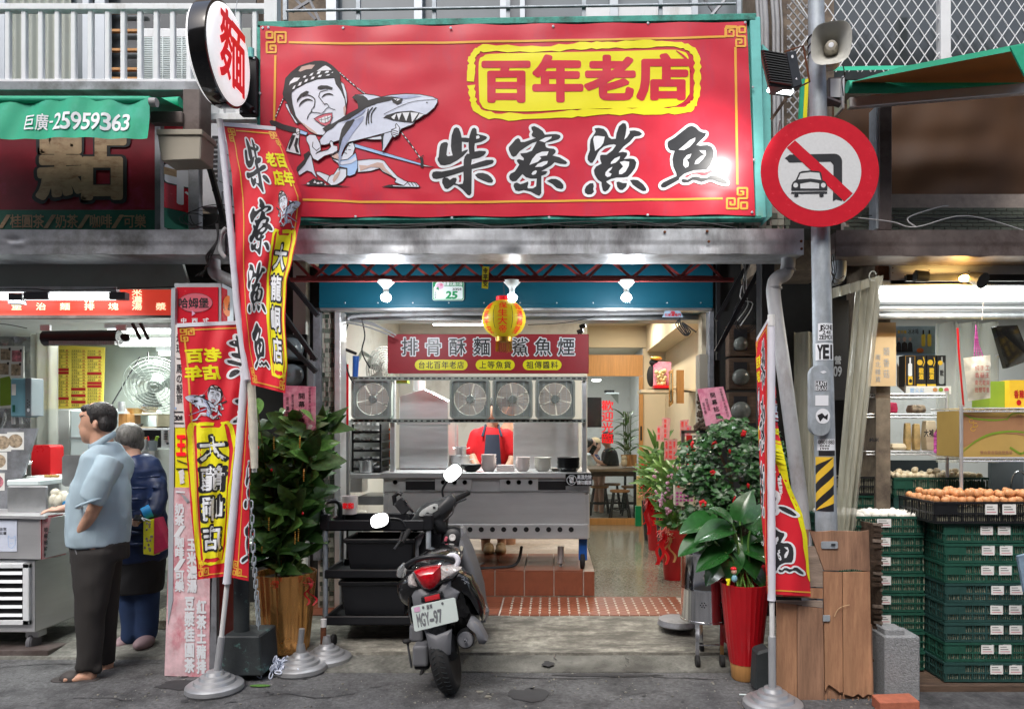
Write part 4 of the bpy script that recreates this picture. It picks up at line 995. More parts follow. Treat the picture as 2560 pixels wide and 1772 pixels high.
 # number plate
Yp=YS-.012
pl=thing('house_number_plate','green and white enamel house number plate 25 on blue shutter','sign',P(1121,750,Yp))
pr=Print();pr.rrect(1082,703,1159,750,5,'door_green',0);pr.rrect(1084,716,1157,748,4,'white_clean',1)
pr.row('重慶北路三段',1108,704.5,1156,714.5,'white_clean',2,.03,.05);pr.row('335巷',1131,720,1154,726,'ink',2,.02,.1)
pr.row('25',1115,728,1142,746,'door_green',2,.05,.2,2.5);pr.ell(1099,715,11.5,11.5,'white_clean',2);pr.ell(1100,715,9,8,'flower_pink',3);pr.ell(1103,712,4,4,'paper_pink',4)
pr.poly([(1090,722),(1096,716),(1098,726)],'door_green',4);pr.col('大同區',1086,729,1091,746,'ink',2,.01)
MB().slab([P(x,y,Yp)for x,y in rrpts(1081,702,1160,751,5)],(0,.004,0)).put('plate','white_clean',pl)
pr.put('lettering',pl,facing(Yp-.001),step=.0006)
o=MB().slab([P(1206,666,4.93),P(1223,667,4.93),P(1220,722,4.93),P(1204,720,4.93)],(0,.003,0)).put('paper_charm','print_yellow');tag(o,'small yellow paper charm stuck on the red truss','charm')
pr=Print();pr.col('令平安',1208,670,1219,716,'ink',1,.03);q=pr.put('charm_print',o,facing(4.929))
# lantern
Yl=4.98;lc=P(1260,798,Yl)
la=thing('lantern','yellow temple lantern with red characters and a gold fringe','lantern',lc)
R0=.150
prof_=[]
for i in range(25):
 th_=pi*(.12+.76*i/24);prof_.append((R0*sin(th_)*(1+.012*(i%2)),-R0*.90*cos(th_)))
MB().lathe(lc,prof_,36).put('shade','lantern_yellow',la,shd=70)
MB().lathe(lc,[(.055,.128),(.055,.155),(.05,.155)],20).put('collar','lamp_red',la,shd=40)
MB().lathe(lc,[(.058,-.155),(.058,-.125),(.05,-.125)],20).put('collar','gold',la,shd=40)
b=MB()
for i in range(46):
 w=2*pi*i/46;p=lc+V((.054*cos(w),.054*sin(w),-.155));b.tube([p,p+V((RN.uniform(-.006,.006),RN.uniform(-.006,.006),-RN.uniform(.055,.075)))],.0025,3)
b.put('tassel','gold',la)
cable([lc+V((0,0,.15)),lc+V((0,0,.2)),P(1258,700,Yl)],.0025,'wire',None,'cable',None)['kind']='thing'
bpy.data.objects['wire']['label']='thin wire holding the yellow lantern';bpy.data.objects['wire']['category']='wire'
def lmap(u,v,d):
 z=(v-.5)*-2*.128;r=sqrt(max(0,1-(z/(R0*.9))**2))*R0+.0035+d;w=u;return lc+V((r*sin(w),-r*cos(w),z))
pr=Print()
pr.col('保生大帝',-.22,.10,.22,.92,'lamp_red',1,.012,.1);pr.col('闔家平安',-1.08,.10,-.68,.92,'lamp_red',1,.012,.1);pr.col('國運昌隆',.68,.10,1.08,.92,'lamp_red',1,.012,.1)
pr.line([(-.42,.2),(-.42,.8)],.025,'ink',1);pr.line([(.45,.2),(.45,.8)],.025,'ink',1)
pr.put('lettering',la,lmap,cut=(.12,.06),step=.0004)
# == shop front jambs
jl=thing('mosaic_column','narrow column of small green mosaic tiles left of the entrance','column',P(818,1500,5.55));
B(795,836,770,1530,5.56,.12).put('core','grout',jl)
B(783,800,770,1400,5.50,.14).put('side_post','zinc_dull',jl)
B(836,851,776,1540,5.5,.16).put('steel_trim','steel',jl,bev=.004)
ts=[MB().box(-.0165,.0165,0,.006,-.0165,.0165).put('mosaic_tile',m,jl,origin=(0,0,0))for m in('tile_pale','tile_green','tile_dark')]
used=[0,0,0];n=0
for j in range(68):
 for i in range(3):
  m=RN.choice([0,0,1,1,2]);p=V((PX(804,5.55)+i*.0375+(.0 if j%2 else .004),5.553,PZ(1520,5.55)+j*.0375))
  if p.z>PZ(776,5.55):continue
  if used[m]==0:ts[m].location=p-W[jl.name];used[m]=1
  else:inst(ts[m],'mosaic_tile',jl,p,None,(RN.choice([1,1,.6]),1,1))
o=B(1772,1786,770,1500,5.46,.1).put('entrance_post','zinc_dull',bev=.004);tag(o,'grey steel post closing the entrance on the right','post')
o=B(1748,1773,885,1500,5.5,.14).put('cream_door_frame','beige_box',bev=.004);tag(o,'pale cream metal door frame beside the right entrance post','frame')
b=MB();B(800,1790,776,800,5.75,.2,b);o=b.put('inner_lintel','steel_dark');tag(o,'dull steel lintel just inside under the shutter box','lintel')
cable([P(870,800,5.5),P(900,790,5.5),P(1110,785,5.5),P(1400,787,5.5),P(1690,782,5.5)],.012,'conduit_pipe','grey conduit pipe crossing under the blue shutter box','pipe_grey')
for i,pts in enumerate(([(860,800),(900,805),(940,815),(975,830)],[(865,806),(910,815),(950,828),(985,842)],[(880,800),(925,806),(960,822),(990,838)],[(905,800),(912,840),(905,880),(925,920)],[(870,810),(858,860),(870,930),(885,960)])):
 cable([P(x,y,5.7)for x,y in pts],.006,'cable',['thick grey cable bundled highest at upper left inside the entrance','thick grey cable bundled lowest at upper left inside the entrance','middle thick cable of the bundle inside the entrance','thin cable dangling down past the blue filter','thin cable hanging down beside the blue filter to the fan frame'][i],'pipe_grey' if i<3 else 'cable')
cable([P(1320,812,5.6),P(1400,808,5.6),P(1460,798,5.6),P(1500,785,5.6)],.003,'cable','thin black cable slung right of the yellow lantern','cable')
o=MB().slab([P(1662,777,5.4),P(1700,777,5.4),P(1708,793,5.4),P(1656,793,5.4)],(0,.01,0)).put('shutter_tag','poster_blue');tag(o,'small metal shutter maker tag under the blue box on the right','tag')
pr=Print();pr.row('石家鐵捲門',1662,784,1702,791,'menu_red',1,.03);pr.ch('高',1676,777.5,1688,784,'menu_red',1,.03);pr.put('lettering',o,facing(5.399))
for i in range(3):
 cable([P(1700,795,5.4),P(1690+6*i,812,5.4),P(1712+4*i,838,5.4),P(1726-5*i,828,5.4),P(1705,806,5.4),P(1740,830,5.4)],.005,'cable',['coiled black cable hanging at the right of the entrance, outer loop','coiled black cable hanging at the right of the entrance, middle loop','coiled black cable hanging at the right of the entrance, inner loop'][i])
 # blue water filter on bracket, wall fan, red paper couplet
wf=thing('water_filter','tall blue water filter hanging inside the left jamb','filter',P(890,945,5.75))
MB().cyl(P(890,890,5.75),P(888,942,5.75),.026,.022,14).put('housing','blue_plastic',wf,shd=50)
MB().tube([P(815,862,5.6),P(845,866,5.6),P(890,884,5.72)],.012,8).put('bracket_arm','black_steel',wf)
o=B(850,871,910,1072,5.7,.006).put('paper_couplet','ribbon_red');tag(o,'vertical red paper strip with gold characters inside left jamb','paper strip')
pr=Print();pr.col('日日有財滿屋小八',856,935,865,1055,'paper_pink2',1,.0,.35);pr.put('lettering',o,facing(5.699))
def wallfan(c,axis,R_,label,grp=None):
 t=thing('wall_fan',label,'fan',c);ax=V(axis).normalized();rot=basis(ax)
 b=MB()
 for k in range(9):
  r=R_*(k+1)/9;z=R_*.28*(1-(r/R_)**2)
  pts=[V(c)+ax*z+rot@V((r*cos(a),r*sin(a),0))for a in[2*pi*i/28 for i in range(29)]];b.tube(pts,.0038,3,cap=False)
  if k>4:b.tube([p-ax*2*z for p in pts],.0022,3,cap=False)
 for k in range(22):
  a=2*pi*k/22;b.tube([V(c)+ax*(R_*.28*(1-t_*t_))+rot@V((R_*t_*cos(a),R_*t_*sin(a),0))for t_ in(.1,.5,.8,1)],.0018,3,cap=False)
 stuff(b.put('guard','fan_grey',t))
 for k in range(3):
  a0=2*pi*k/3;MB().grid(lambda u,v:V(c)+ax*(.02*(u-.5))+rot@V(((.03+(R_*.8-.03)*v)*cos(a0+(u-.5)*1.3*(.4+.6*v)),(.03+(R_*.8-.03)*v)*sin(a0+(u-.5)*1.3*(.4+.6*v)),0)),6,4).put('blade','fan_grey',t,shd=60)
 MB().lathe(c,[(.0,.05),(R_*.22,.045),(R_*.25,.0),(R_*.3,-.04),(R_*.28,-.12),(0,-.15)],18,axis=ax).put('motor_housing','fan_grey',t,shd=50)
 return t
f=wallfan(P(953,915,6.2),(.8,-.5,-.25),.17,'small wall fan at the upper left inside the noodle shop')
MB().tube([P(930,895,6.3),P(905,880,6.4),P(895,900,6.45)],.018,8).put('arm','fan_grey',f)
# ceiling tube lights inside
def tube(px0,px1,py,Y,label,mt='tube_light',r=.014,w=20,col=(.95,1,.96),name='tube_light',rot=0,grp=None):
 t=thing(name,label,'lamp',P((px0+px1)/2,py,Y),grp)
 MB().cyl(P(px0,py,Y),P(px1,py,Y),r,n=10).put('tube',mt,t,shd=60)
 b=MB();b.box(PX(px0-5,Y),PX(px1+5,Y),Y-.02,Y+.02,PZ(py,Y)+r+.006,PZ(py,Y)+r+.04);b.put('housing','white_paint',t)
 if w:
  c=P((px0+px1)/2,py,Y);area('tube_area',c+V((0,-.02,-.03)),(radians(-15),0,0),(abs(PX(px1,Y)-PX(px0,Y)),.05),w,col)
 return t
tube(1083,1215,810,6.4,'fluorescent tube on the noodle shop ceiling behind the lantern',w=24)
area('kitchen_fill',(-.6,7.6,2.85),(0,0,0),(1.2,.1),18,(.95,1,.97))  # unseen fill light added to brighten the kitchen
area('hall_tube',(1.0,7.4,2.93),(0,0,0),(.1,1.2),20,(1,.9,.72))
area('hall_tube',(1.0,9.3,2.93),(0,0,0),(.1,.8),14,(1,.9,.72))
for x,y in((.9,12.4),(-.2,12.8)):area('dining_tube',(x,y,2.9),(0,0,0),(.6,.6),22,(.96,1,1))
dl=MB().lathe(P(1491,953,12),[(.0,0),(.07,.0),(.08,.03)],20).put('dining_ceiling_lamp','tube_light');tag(dl,'small bright round ceiling lamp seen through the dining room glass','lamp')
spt=thing('spotlight_track','black ceiling track with three small spotlights near the menu sign','lamp',P(1458,810,6.2))
MB().tube([P(1468,795,6.2),P(1452,835,6.6)],.008,6).put('track','black_steel',spt)
for i,(x,y)in enumerate(((1463,800),(1458,816),(1452,829))):
 h=MB().cyl(P(x-9,y+2,6.25+.1*i),P(x+5,y-3,6.25+.1*i),.02,n=12).put('spot_head','black_steel',spt)
 MB().cyl(P(x+5,y-3,6.25+.1*i),P(x+6,y-3.3,6.25+.1*i),.017,n=12).put('lens','tube_dim',h)
 # == stainless noodle counter
YC=5.95
ct=thing('noodle_counter','stainless steel noodle cooking counter with round holes and black slots','counter',P(1210,1347,YC))
TZ=PZ(1185,YC)
b=MB();B(958,1474,1186,1234,YC,.75,b);b.put('upper_body','steel',ct,bev=.004)
B(958,1474,1234,1345,YC-.012,.76).put('lower_body','steel',ct,bev=.006)
B(950,1478,1181,1195,YC-.03,.84).put('worktop','steel',ct,bev=.004)
B(970,1463,1229,1311,YC-.02,.01).put('front_panel','steel',ct,bev=.003)
B(962,1472,1228,1231,YC-.024,.01).put('drip_edge','steel_dark',ct)
B(962,1472,1310,1347,YC-.027,.02).put('knob_rail','steel',ct,bev=.005)
for a,c_ in((1014,1087),(1182,1250)if 0 else(1182,1182.1),(1345,1414)):
 if c_-a>1:B(a,c_,1196,1224,YC-.008,.01).put('slot','black_steel',ct);B(a,c_,1196,1203,YC-.014,.016).put('slot_lip','steel_dark',ct)
for a,c_ in((1088,1178),(1250,1345)):
 B(a,c_,1196,1227,YC-.018,.02).put('hole_plate','steel',ct,bev=.002)
for x in(988,1108,1136,1162,1271,1297,1326):MB().lathe(P(x,1205,YC-.021),[(.0,0),(.014,.0),(.016,.004),(.019,.004),(.019,0)],18,axis=(0,-1,0)).put('round_hole','black_steel',ct)
for i in range(16):
 x=1175+28.1*i-28.1*6
 if x<985 or x>1460:continue
 MB().lathe(P(x,1323,YC-.029),[(0,.0005),(.016,.0005),(.0162,.003),(.020,.003),(.021,0)],18,axis=(0,-1,0)).put('round_hole','black_steel',ct)
for x in(1080,1402):MB().cyl(V((PX(x,6.1),6.1,.50)),V((PX(x,6.1),6.1,.36)),.028,n=14).put('leg','steel',ct,shd=50);MB().cyl(V((PX(x,6.1),6.1,.37)),V((PX(x,6.1),6.1,.326)),.011,n=10).put('foot','galv',ct)
for i,(x,y_)in enumerate(((1456,6.02),(960,6.02))):
 cs=thing('caster_x','','',(0,0,0))if 0 else ct
 MB().lathe((PX(x,y_)-.02,y_,.395),[(0,0),(.05,0),(.068,.006),(.068,.034),(.05,.04),(0,.04)],22,axis=(1,0,0)).put('caster_wheel','rubber',ct,shd=40)
 B(x-9,x+12,1347,1400,y_-.03,.05).put('caster_bracket','blue_plastic',ct,bev=.004)
sg2=thing('hot_warning_sign','black sign with crossed hand pictogram warning of hot surface','sign',P(1448,1214,YC-.05))
B(1414,1481,1184,1214,YC-.05,.012).put('plate','plastic_black_gloss',sg2)
pr=Print();pr.ell(1429,1199.5,12.8,12.8,'print_white',1);pr.ell(1429,1199.5,11.4,11.4,'plastic_black_gloss',2)
pr.rrect(1424,1194,1434,1207,3,'print_white',3)
for i in range(4):pr.line([(1425+i*2.7,1196),(1424.2+i*3.1,1190.5)],1.8,'print_white',3)
pr.line([(1420,1191),(1438,1208)],3.2,'plastic_black_gloss',4);pr.line([(1420.5,1191.5),(1437.5,1207.5)],1.5,'print_white',5)
pr.row('高溫危險',1443,1186.5,1479,1197.5,'print_white',1,.03,.04);pr.row('請勿觸摸',1443,1200,1479,1211,'print_white',1,.03,.04)
pr.put('lettering',sg2,facing(YC-.052),step=.0006)
# rack posts, perforated rails and four box fans
fr=thing('fan_rack','stainless rack with perforated rails above the counter','rack',P(1220,1181,YC+.05))
for x in(981,1461):B(x-6,x+6,940,1181,YC+.05,.05).put('post','steel',fr,bev=.003)
for y in(946,1052):
 B(877,1466,y-5,y+4,YC+.0,.04).put('perforated_rail','fan_grey',fr)
 b=MB();x=884
 while x<1460:B(x,x+RN.choice([9,9,5]),y-2,y+1.5,YC-.003,.004,b);x+=14
 stuff(b.put('rail_holes','plastic_dark',fr))
def boxfan(px,label,spin):
 Y=YC-.03;py=997;s=50;t=thing('box_fan',label,'fan',P(px,1049,Y),'grey box fans mounted on the rack above the counter')
 o_=rrpts(px-50,py-50,px+50,py+50,11,5);i_=[(px+41.5*cos(2*pi*k/24-pi/2+.1309),py+41.5*sin(2*pi*k/24-pi/2+.1309))for k in range(24)]
 b=MB();k=0;N=24
 def add(loop,Yy):q=len(b.v);b.v.extend([P(x,y,Y)+V((0,Yy,0))for x,y in loop]);return q
 o_=[o_[i]for i in range(24)]
 rot0=min(range(24),key=lambda r:sum((o_[(i+r)%24][0]-i_[i][0])**2+(o_[(i+r)%24][1]-i_[i][1])**2 for i in range(24)));o_=[o_[(i+rot0)%24]for i in range(24)]
 sq=[(px+(x-px)*.90,py+(y-py)*.90)for x,y in o_]
 A0=add(o_,.09);A1=add(o_,0);A2=add(sq,0);A3=add(sq,.03);A4=add(i_,.035);A5=add(i_,.09)
 for a,c_ in((A0,A1),(A1,A2),(A2,A3),(A3,A4),(A4,A5)):
  for i in range(N):b.f.append([a+i,a+(i+1)%N,c_+(i+1)%N,c_+i]);b.m.append(0)
 b.put('housing','fan_grey',t,shd=35)
 b=MB()
 for i in range(19):y=py-43+i*4.8;b.tube([P(px-44,y,Y-.002),P(px+44,y,Y-.002)],.0014,3)
 for i in range(7):x=px-42+i*14;b.tube([P(x,py-44,Y-.004),P(x,py+44,Y-.004)],.0018,3)
 stuff(b.put('wire_guard','galv',t))
 c=P(px,py,Y)+V((0,.05,0))
 MB().lathe(c,[(0,.02),(.03,.02),(.036,.0),(.036,-.02),(0,-.02)],20,axis=(0,-1,0)).put('hub','fan_grey',t,shd=40)
 for k in range(5):
  a0=spin+2*pi*k/5;MB().grid(lambda u,v:c+V(((.03+.1*v)*cos(a0+(u-.5)*1.15),.022*(u-.5),(.03+.1*v)*sin(a0+(u-.5)*1.15))),6,4).put('blade','fan_blade',t,shd=60)
 for a in(-14,14):B(px-44,px+44,py+a-1.5,py+a+1.5,Y+.075,.01).put('motor_bar','fan_grey',t)
 return t
boxfan(928,'leftmost box fan beside the left rack post',.2);boxfan(1174,'box fan right of the pointed steel hood',.7);boxfan(1281,'box fan above the cook in the red shirt',1.1);boxfan(1388,'rightmost box fan next to the dining room opening',.4)
o=MB().ball(P(949,1040,6.1),(.05,.03,.03)).put('green_cup','plate_white');tag(o,'small mint green cup behind the leftmost box fan','cup')
# menu sign
Ym=5.9
ms_=thing('menu_sign','dark red menu sign hanging over the noodle counter','sign',P(1220,933,Ym))
B(969,1472,835,933,Ym,.05).put('board','menu_board',ms_,bev=.003)
pr=Print()
def bw(txt,xs,y0,y1,w):
 for c_,x in zip(txt,xs):pr.ch(c_,x,y0,x+w,y1,'print_white',1,.06);pr.ch(c_,x+1,y0+1,x+w-1,y1-1,'print_black',2,.014)
bw('排骨酥麵',(1003,1062,1122,1183),844,889,43);bw('鯊魚煙',(1279,1336,1394),844,889,43)
for t_,a,c_ in(('台北百年老店',1037,1169),('上等魚貨',1189,1287),('祖傳醬料',1307,1404)):
 pr.rrect(a,899,c_,925,13,'print_yellow',1);pr.row(t_,a+9,903,c_-9,921,'ink',2,.012,.16)
pr.put('lettering',ms_,facing(Ym-.001),step=.0006)
# pointed hood
hd=thing('steel_hood','tall stainless cabinet with a pointed top behind the fans','cabinet',P(1060,1172,6.35))
Yh=6.35
MB().slab([P(x,y,Yh)for x,y in((998,1172),(998,990),(1062,972),(1121,1002),(1121,1172))],(0,.45,0)).put('body','steel',hd,bev=.006)
B(993,1126,1055,1061,Yh-.012,.02).put('seam','steel',hd);B(1000,1120,1172,1180,Yh+.03,.4).put('base','black_steel',hd)
pt=MB().cyl(P(1048,978,6.7),P(1048,952,6.7),.06,n=18).put('small_pot','steel',shd=40);tag(pt,'small steel pot on top of the pointed hood','pot')
o=B(1283,1447,1050,1175,6.5,.03).put('steel_screen','steel',bev=.004);tag(o,'large bare stainless splash screen behind the bowls','screen')
o=B(987,1018,950,957,6.3,.1).put('green_packet','foliage_print');tag(o,'lime green packet on the rack left of the pointed hood','packet')
# heater's orange glow painted as a plain strip & small bits between posts
o=B(972,980,1070,1160,6.6,.05).put('orange_glow_strip','orange');tag(o,'orange cloth hanging behind the left rack post','cloth')
for i,(x0,x1)in enumerate(((1107,1119),(1133,1147))):
 o=MB().cyl(P(x0+5,1180,6.9),P(x0+5,1060,6.9),.028,n=12).put('steel_column','steel',shd=40);tag(o,['steel tube standing right behind the pointed hood','steel tube standing between hood and cook'][i],'pipe')
def pot(px,py0,py1,r,Y,label,name='stock_pot',mt='steel',hand=True):
 t=thing(name,label,'pot',P(px,py1,Y));h=PZ(py0,Y)-PZ(py1,Y)
 MB().lathe(P(px,py1,Y),[(0,0),(r*.97,0),(r,.01),(r,h-.006),(r+.006,h),(r-.004,h),(r-.006,h*.6),(0,h*.6)],28).put('body',mt,t,shd=40)
 if hand:
  for s_ in(-1,1):
   c=P(px,py1,Y)+V((s_*r,0,h*.7));MB().tube([c+V((0,-.02,0)),c+V((s_*.03,-.015,.01)),c+V((s_*.03,.015,.01)),c+V((0,.02,0))],.004,5).put('handle',mt,t)
 return t
pot(1150,1137,1178,.085,6.45,'wide stainless stock pot left of the cook')
pot(1153,1115,1137,.045,6.45,'small stainless pot stacked on the wide stock pot')
pot(915,1150,1180,.06,6.2,'dark steel pot at the left end of the counter',mt='steel_dark')
# wire rack full of small cups
cr=thing('cup_rack','black wire rack with tiers of small metal cups','rack',P(925,1178,6.2))
Yq=6.2
for i,y in enumerate((1080,1103,1126,1149,1172)):
 B(880,952,y-3,y+3,Yq,.35).put('shelf','black_steel',cr)
for x in(881,951):B(x-2,x+2,1060,1180,Yq,.02).put('post','black_steel',cr)
B(853,972,1050,1182,6.62,.03).put('dark_panel','steel_dark',cr)  # dark panel added behind the cups to darken their background
cup=None
for j,y in enumerate((1058,1079,1100,1123,1146,1169)):
 for i,x in enumerate((892,916,939)):
  yy=y-0
  lb='%s metal cup on the %s tier of the black cup rack'%(['left','middle','right'][i],['top','second','third','fourth','fifth','lowest'][j])
  c=P(x,yy+0,Yq+.05)
  if cup is None:
   cup=MB().lathe((0,0,0),[(.024,-.022),(.031,-.018),(.031,.018),(.028,.02),(.027,-.012),(0,-.012)],16).put('metal_cup','steel',shd=40,origin=(0,0,0));W[cup.name]=V((0,0,0));cup.location=c;tag(cup,lb,'cup','small metal cups in the black rack')
  else:q=cup.copy();COL.objects.link(q);q.location=c;q['label']=lb
  # crockery on the counter
def stack(px,py,n,r,h,dz,mt,what,Y=6.08,square=False):
 c=P(px,py,Y);src=None
 for k in range(n):
  if src is None:
   if square:src=MB().box(-r,r,-r,r,0,.008).box(-r-.004,r+.004,-r-.004,r+.004,.008,h).put('white_tray',mt,bev=.004);
   else:src=MB().lathe((0,0,0),[(0,0),(r*.45,0),(r*.47,.01),(r*.75,h*.45),(r,h),(r*.97,h),(r*.7,h*.5),(0,.014)],26).put('bowl',mt,shd=50)
   W[src.name]=V((0,0,0));src.location=c;q=src
  else:q=src.copy();COL.objects.link(q);q.location=c+V((RN.uniform(-.002,.002),0,k*dz))
  nm=['bottom','second','third','fourth','fifth','sixth','seventh','eighth','ninth'][k]if k<n-1 else 'topmost'
  tag(q,'%s %s'%(nm,what),'tray' if square else 'bowl','crockery stacked on the noodle counter')
stack(1222,1182,8,.066,.055,.0145,'porcelain','white bowl of the left stack before the cook')
stack(1264,1181,5,.068,.018,.012,'porcelain','small square white tray between two bowl stacks',square=True)
stack(1307,1182,5,.064,.06,.019,'porcelain','plain white bowl of the stack right of the trays')
stack(1357,1182,5,.072,.06,.018,'egg_white','cream bowl of the stack left of the black bowls')
stack(1421,1184,8,.098,.055,.012,'plastic_black','black shallow bowl of the rightmost stack',Y=6.05)
stack(1178,1180,2,.09,.055,.012,'plastic_black','black shallow bowl left of the white stack',Y=6.05)
stack(1390,1180,2,.05,.03,.008,'egg_white','small dish between cream and black bowls',Y=6.15)
# tray, basin and paper crown things left of counter
o=B(852,962,1184,1196,6.1,.6).put('steel_shelf','steel',bev=.003);tag(o,'narrow steel shelf joining the counter on its left','shelf')
o=B(895,960,1240,1262,6.2,.4).put('steel_tray','steel_dark',bev=.004);tag(o,'dark steel tray under the left end of the counter','tray')
B(862,905,1196,1230,6.4,.2).put('backsplash','steel',bev=.004);tag(bpy.data.objects['backsplash'],'pale steel box under the left shelf','box')
wb=thing('white_bucket','white paper bucket with red characters on the trolley','bucket',P(874,1284,5.2))
b=MB().lathe(P(874,1284,5.2),[(.052,0),(.060,.13),(.057,.13),(.05,.005),(0,.005)],24);b.put('body','porcelain',wb,shd=40)
cc=P(874,1284,5.2)
def wbm(u,v,d):w=(u-874)/20.;return cc+V(((.061+d)*sin(w),-(.061+d)*cos(w),(1284-v)*.0029))
pr=Print();pr.row('家和',861,1255,889,1269,'lamp_red',1,.06,.1);pr.put('lettering',wb,wbm,step=.0006)
for i,(x,y,r)in enumerate(((858,1281,.05),(905,1282,.045),(890,1284,.04))):
 o=MB().ball(P(x,y,5.25),(r,r*.8,.022),12,8).put('crumpled_bag','bag_clear',shd=60);tag(o,['crumpled clear bag at the left end of the trolley top','crumpled clear bag right of the white bucket','crumpled clear bag under the white bucket'][i],'bag')
 # mirror-steel backing of the left interior side and a rack behind the trolley
o=B(845,872,1075,1500,5.72,.05).put('steel_sheet','steel_dark',bev=.003);tag(o,'reflective steel panel inside the left jamb below the red strip','panel')
o=B(863,905,1310,1480,5.72,.25).put('pale_cabinet','wall_green',bev=.004);tag(o,'pale cabinet behind the black trolley','cabinet')
pr=Print();pr.row('福',893,1330,903,1342,'lamp_red',1,.05);pr.put('lettering',o,facing(5.718))
# gas hose
cable([V((PX(1150,5.85),5.86,.42)),V((PX(1165,5.8),5.9,.38)),V((PX(1185,5.8),5.96,.345)),V((PX(1240,6),6.0,.34)),V((PX(1290,6),6.05,.36)),V((PX(1303,6.1),6.2,.48))],.013,'gas_hose','thick black hose curving over the tiled platform','cable')
cable([V((PX(1160,5.85),5.85,.40)),V((PX(1180,5.9),6.0,.35)),V((PX(1200,5.9),6.2,.34))],.009,'gas_hose','thin grey hose beside the thick black hose','pipe_grey')
# == right interior: shelf, shrine box, frame, cards
sh=thing('wall_shelf','cream corner shelf high on the right interior wall','shelf',P(1650,980,8.0))
MB().slab([P(1603,980,8.0),P(1668,968,8.0),V((1.62,8.6,PZ(972,8.0))),V((1.0+.62,8.0,PZ(980,8)))],(0,0,.02)).put('board','wall_cream',sh)
B(1603,1690,973,981,7.9,.35).put('front_board','wall_cream',sh)
sx=thing('gift_box','open red and gold gift box with figurine on the shelf','box',P(1655,968,7.95))
MB().slab([P(x,y,7.98)for x,y in((1634,967),(1634,912),(1648,903),(1678,905),(1678,967))],(0,.12,0)).put('back','paper_pink',sx)
B(1636,1682,963,970,7.88,.14).put('base','ribbon_red',sx)
b=MB();rr=random.Random(3)
for i in range(46):b.ball(P(1650+rr.uniform(-10,14),962-rr.uniform(0,36),7.93+rr.uniform(-.03,.03)),rr.uniform(.010,.026),7,5)
b.put('figurine','figurine',sx,shd=60)
fg=thing('figurine','small dark warrior figurine with gold cap behind the gift box','figurine',P(1628,970,8.05))
b=MB();b.ball(P(1628,940,8.05),(.05,.04,.12));b.ball(P(1634,906,8.05),(.05,.05,.04));b.put('body','cloth_black',fg,shd=60)
MB().ball(P(1640,896,8.03),(.07,.06,.025)).put('cap','gold',fg,shd=60)
gf=thing('gold_frame','ornate gold framed picture standing out from the right wall','frame',P(1690,1020,7.4))
def gfq(u,v,d):return V((PX(1672+20*u,7.4),7.4+.25*u-d,PZ((928+88*v)-10*u,7.4)))
for a in((0,0,1,.08),(0,.92,1,1),(0,0,.18,1),(.82,0,1,1)):
 MB().slab([gfq(a[0],a[1],0),gfq(a[2],a[1],0),gfq(a[2],a[3],0),gfq(a[0],a[3],0)],(.012,.03,0)).put('frame_bar','gold',gf)
MB().slab([gfq(.15,.05,-.012),gfq(.85,.05,-.012),gfq(.85,.95,-.012),gfq(.15,.95,-.012)],(.005,.01,0)).put('picture','glass_grey',gf)
B(1692,1710,925,1008,7.5,.04).put('backing','wood_oak',gf)
def card(pts,Y,txt,label,mt='paper_pink2',tilt=0,ink='lamp_red'):
 o=MB().slab([P(x,y,Y)for x,y in pts],(0,.003,0)).put('greeting_card',mt);tag(o,label,'card','congratulation cards on the flower stands')
 x0=min(p[0]for p in pts);x1=max(p[0]for p in pts);y0=min(p[1]for p in pts);y1=max(p[1]for p in pts);w=x1-x0
 pr=Print()
 for i,t_ in enumerate(txt):
  cx=x1-w*(i+.75)/(len(txt)+.4);s_=w*(.26 if i==1 or len(txt)==1 else .16);pr.col(t_,cx-s_/2,y0+5,cx+s_/2,y1-5,ink,1,.012,.3)
 pr.put('lettering',o,facing(Y-.001));return o
card([(1656,1043),(1676,1045),(1673,1098),(1652,1094)],7.6,['開幕誌慶'],'tall narrow pink card behind the others on the flower stands')
card([(1643,1064),(1662,1066),(1660,1104),(1641,1102)],7.8,['賀','開張'],'pink card half hidden at the left of the tall narrow card')
card([(1661,1099),(1693,1097),(1692,1148),(1660,1151)],7.2,['東主','生意興隆','敬賀'],'pink card reading good business in front of the tall card')
card([(1700,1050),(1722,1048),(1721,1090),(1700,1092)],7.5,['駿業','開張'],'pink card with folded top close to the right pier')
card([(1715,1062),(1729,1065),(1727,1092),(1712,1090)],7.4,['賀'],'dark pink card edge behind the right pier card','paper_pink')
# the two large cards outside
YK=4.72
k1=MB().slab([P(708,963,YK),P(789,966,YK),P(789,1073,YK),P(709,1073,YK)],(0,.004,0)).put('opening_card','paper_pink');tag(k1,'large pink opening congratulation card above the left potted tree','card')
pr=Print();pr.col('開幕誌慶',746,982,762,1060,'ink',1,.012,.35);pr.col('祝柴寮鯊魚',771,968,778,1008,'ink',1,.0,.1);pr.col('大龍峒分店',771,1012,778,1055,'ink',1,.0,.1)
pr.col('臺北市議會',728,985,735,1025,'ink',1,0,.1);pr.col('議員',715,992,722,1012,'ink',1,0,.1);pr.col('葉林傳',715,1015,723,1050,'ink',1,.02,.1);pr.col('敬賀',716,1056,721,1070,'ink',1,0,.1)
pr.put('lettering',k1,facing(YK-.001))
for i in range(9):
 x=716+i*8.5;MB().ball(P(x,1064+(i%3)*3,YK-.001),(.02,.0015,.016),9,6).put('printed_flower',['flower_pink','paper_white','paper_pink'][i%3],k1,shd=60)
kq=[(1743,972),(1808,966),(1831,1046),(1765,1065)]
k2=MB().slab([P(x,y,YK)for x,y in kq],(0,.004,0)).put('opening_card','paper_pink');tag(k2,'large pink congratulation card tilted above the camellia bush','card')
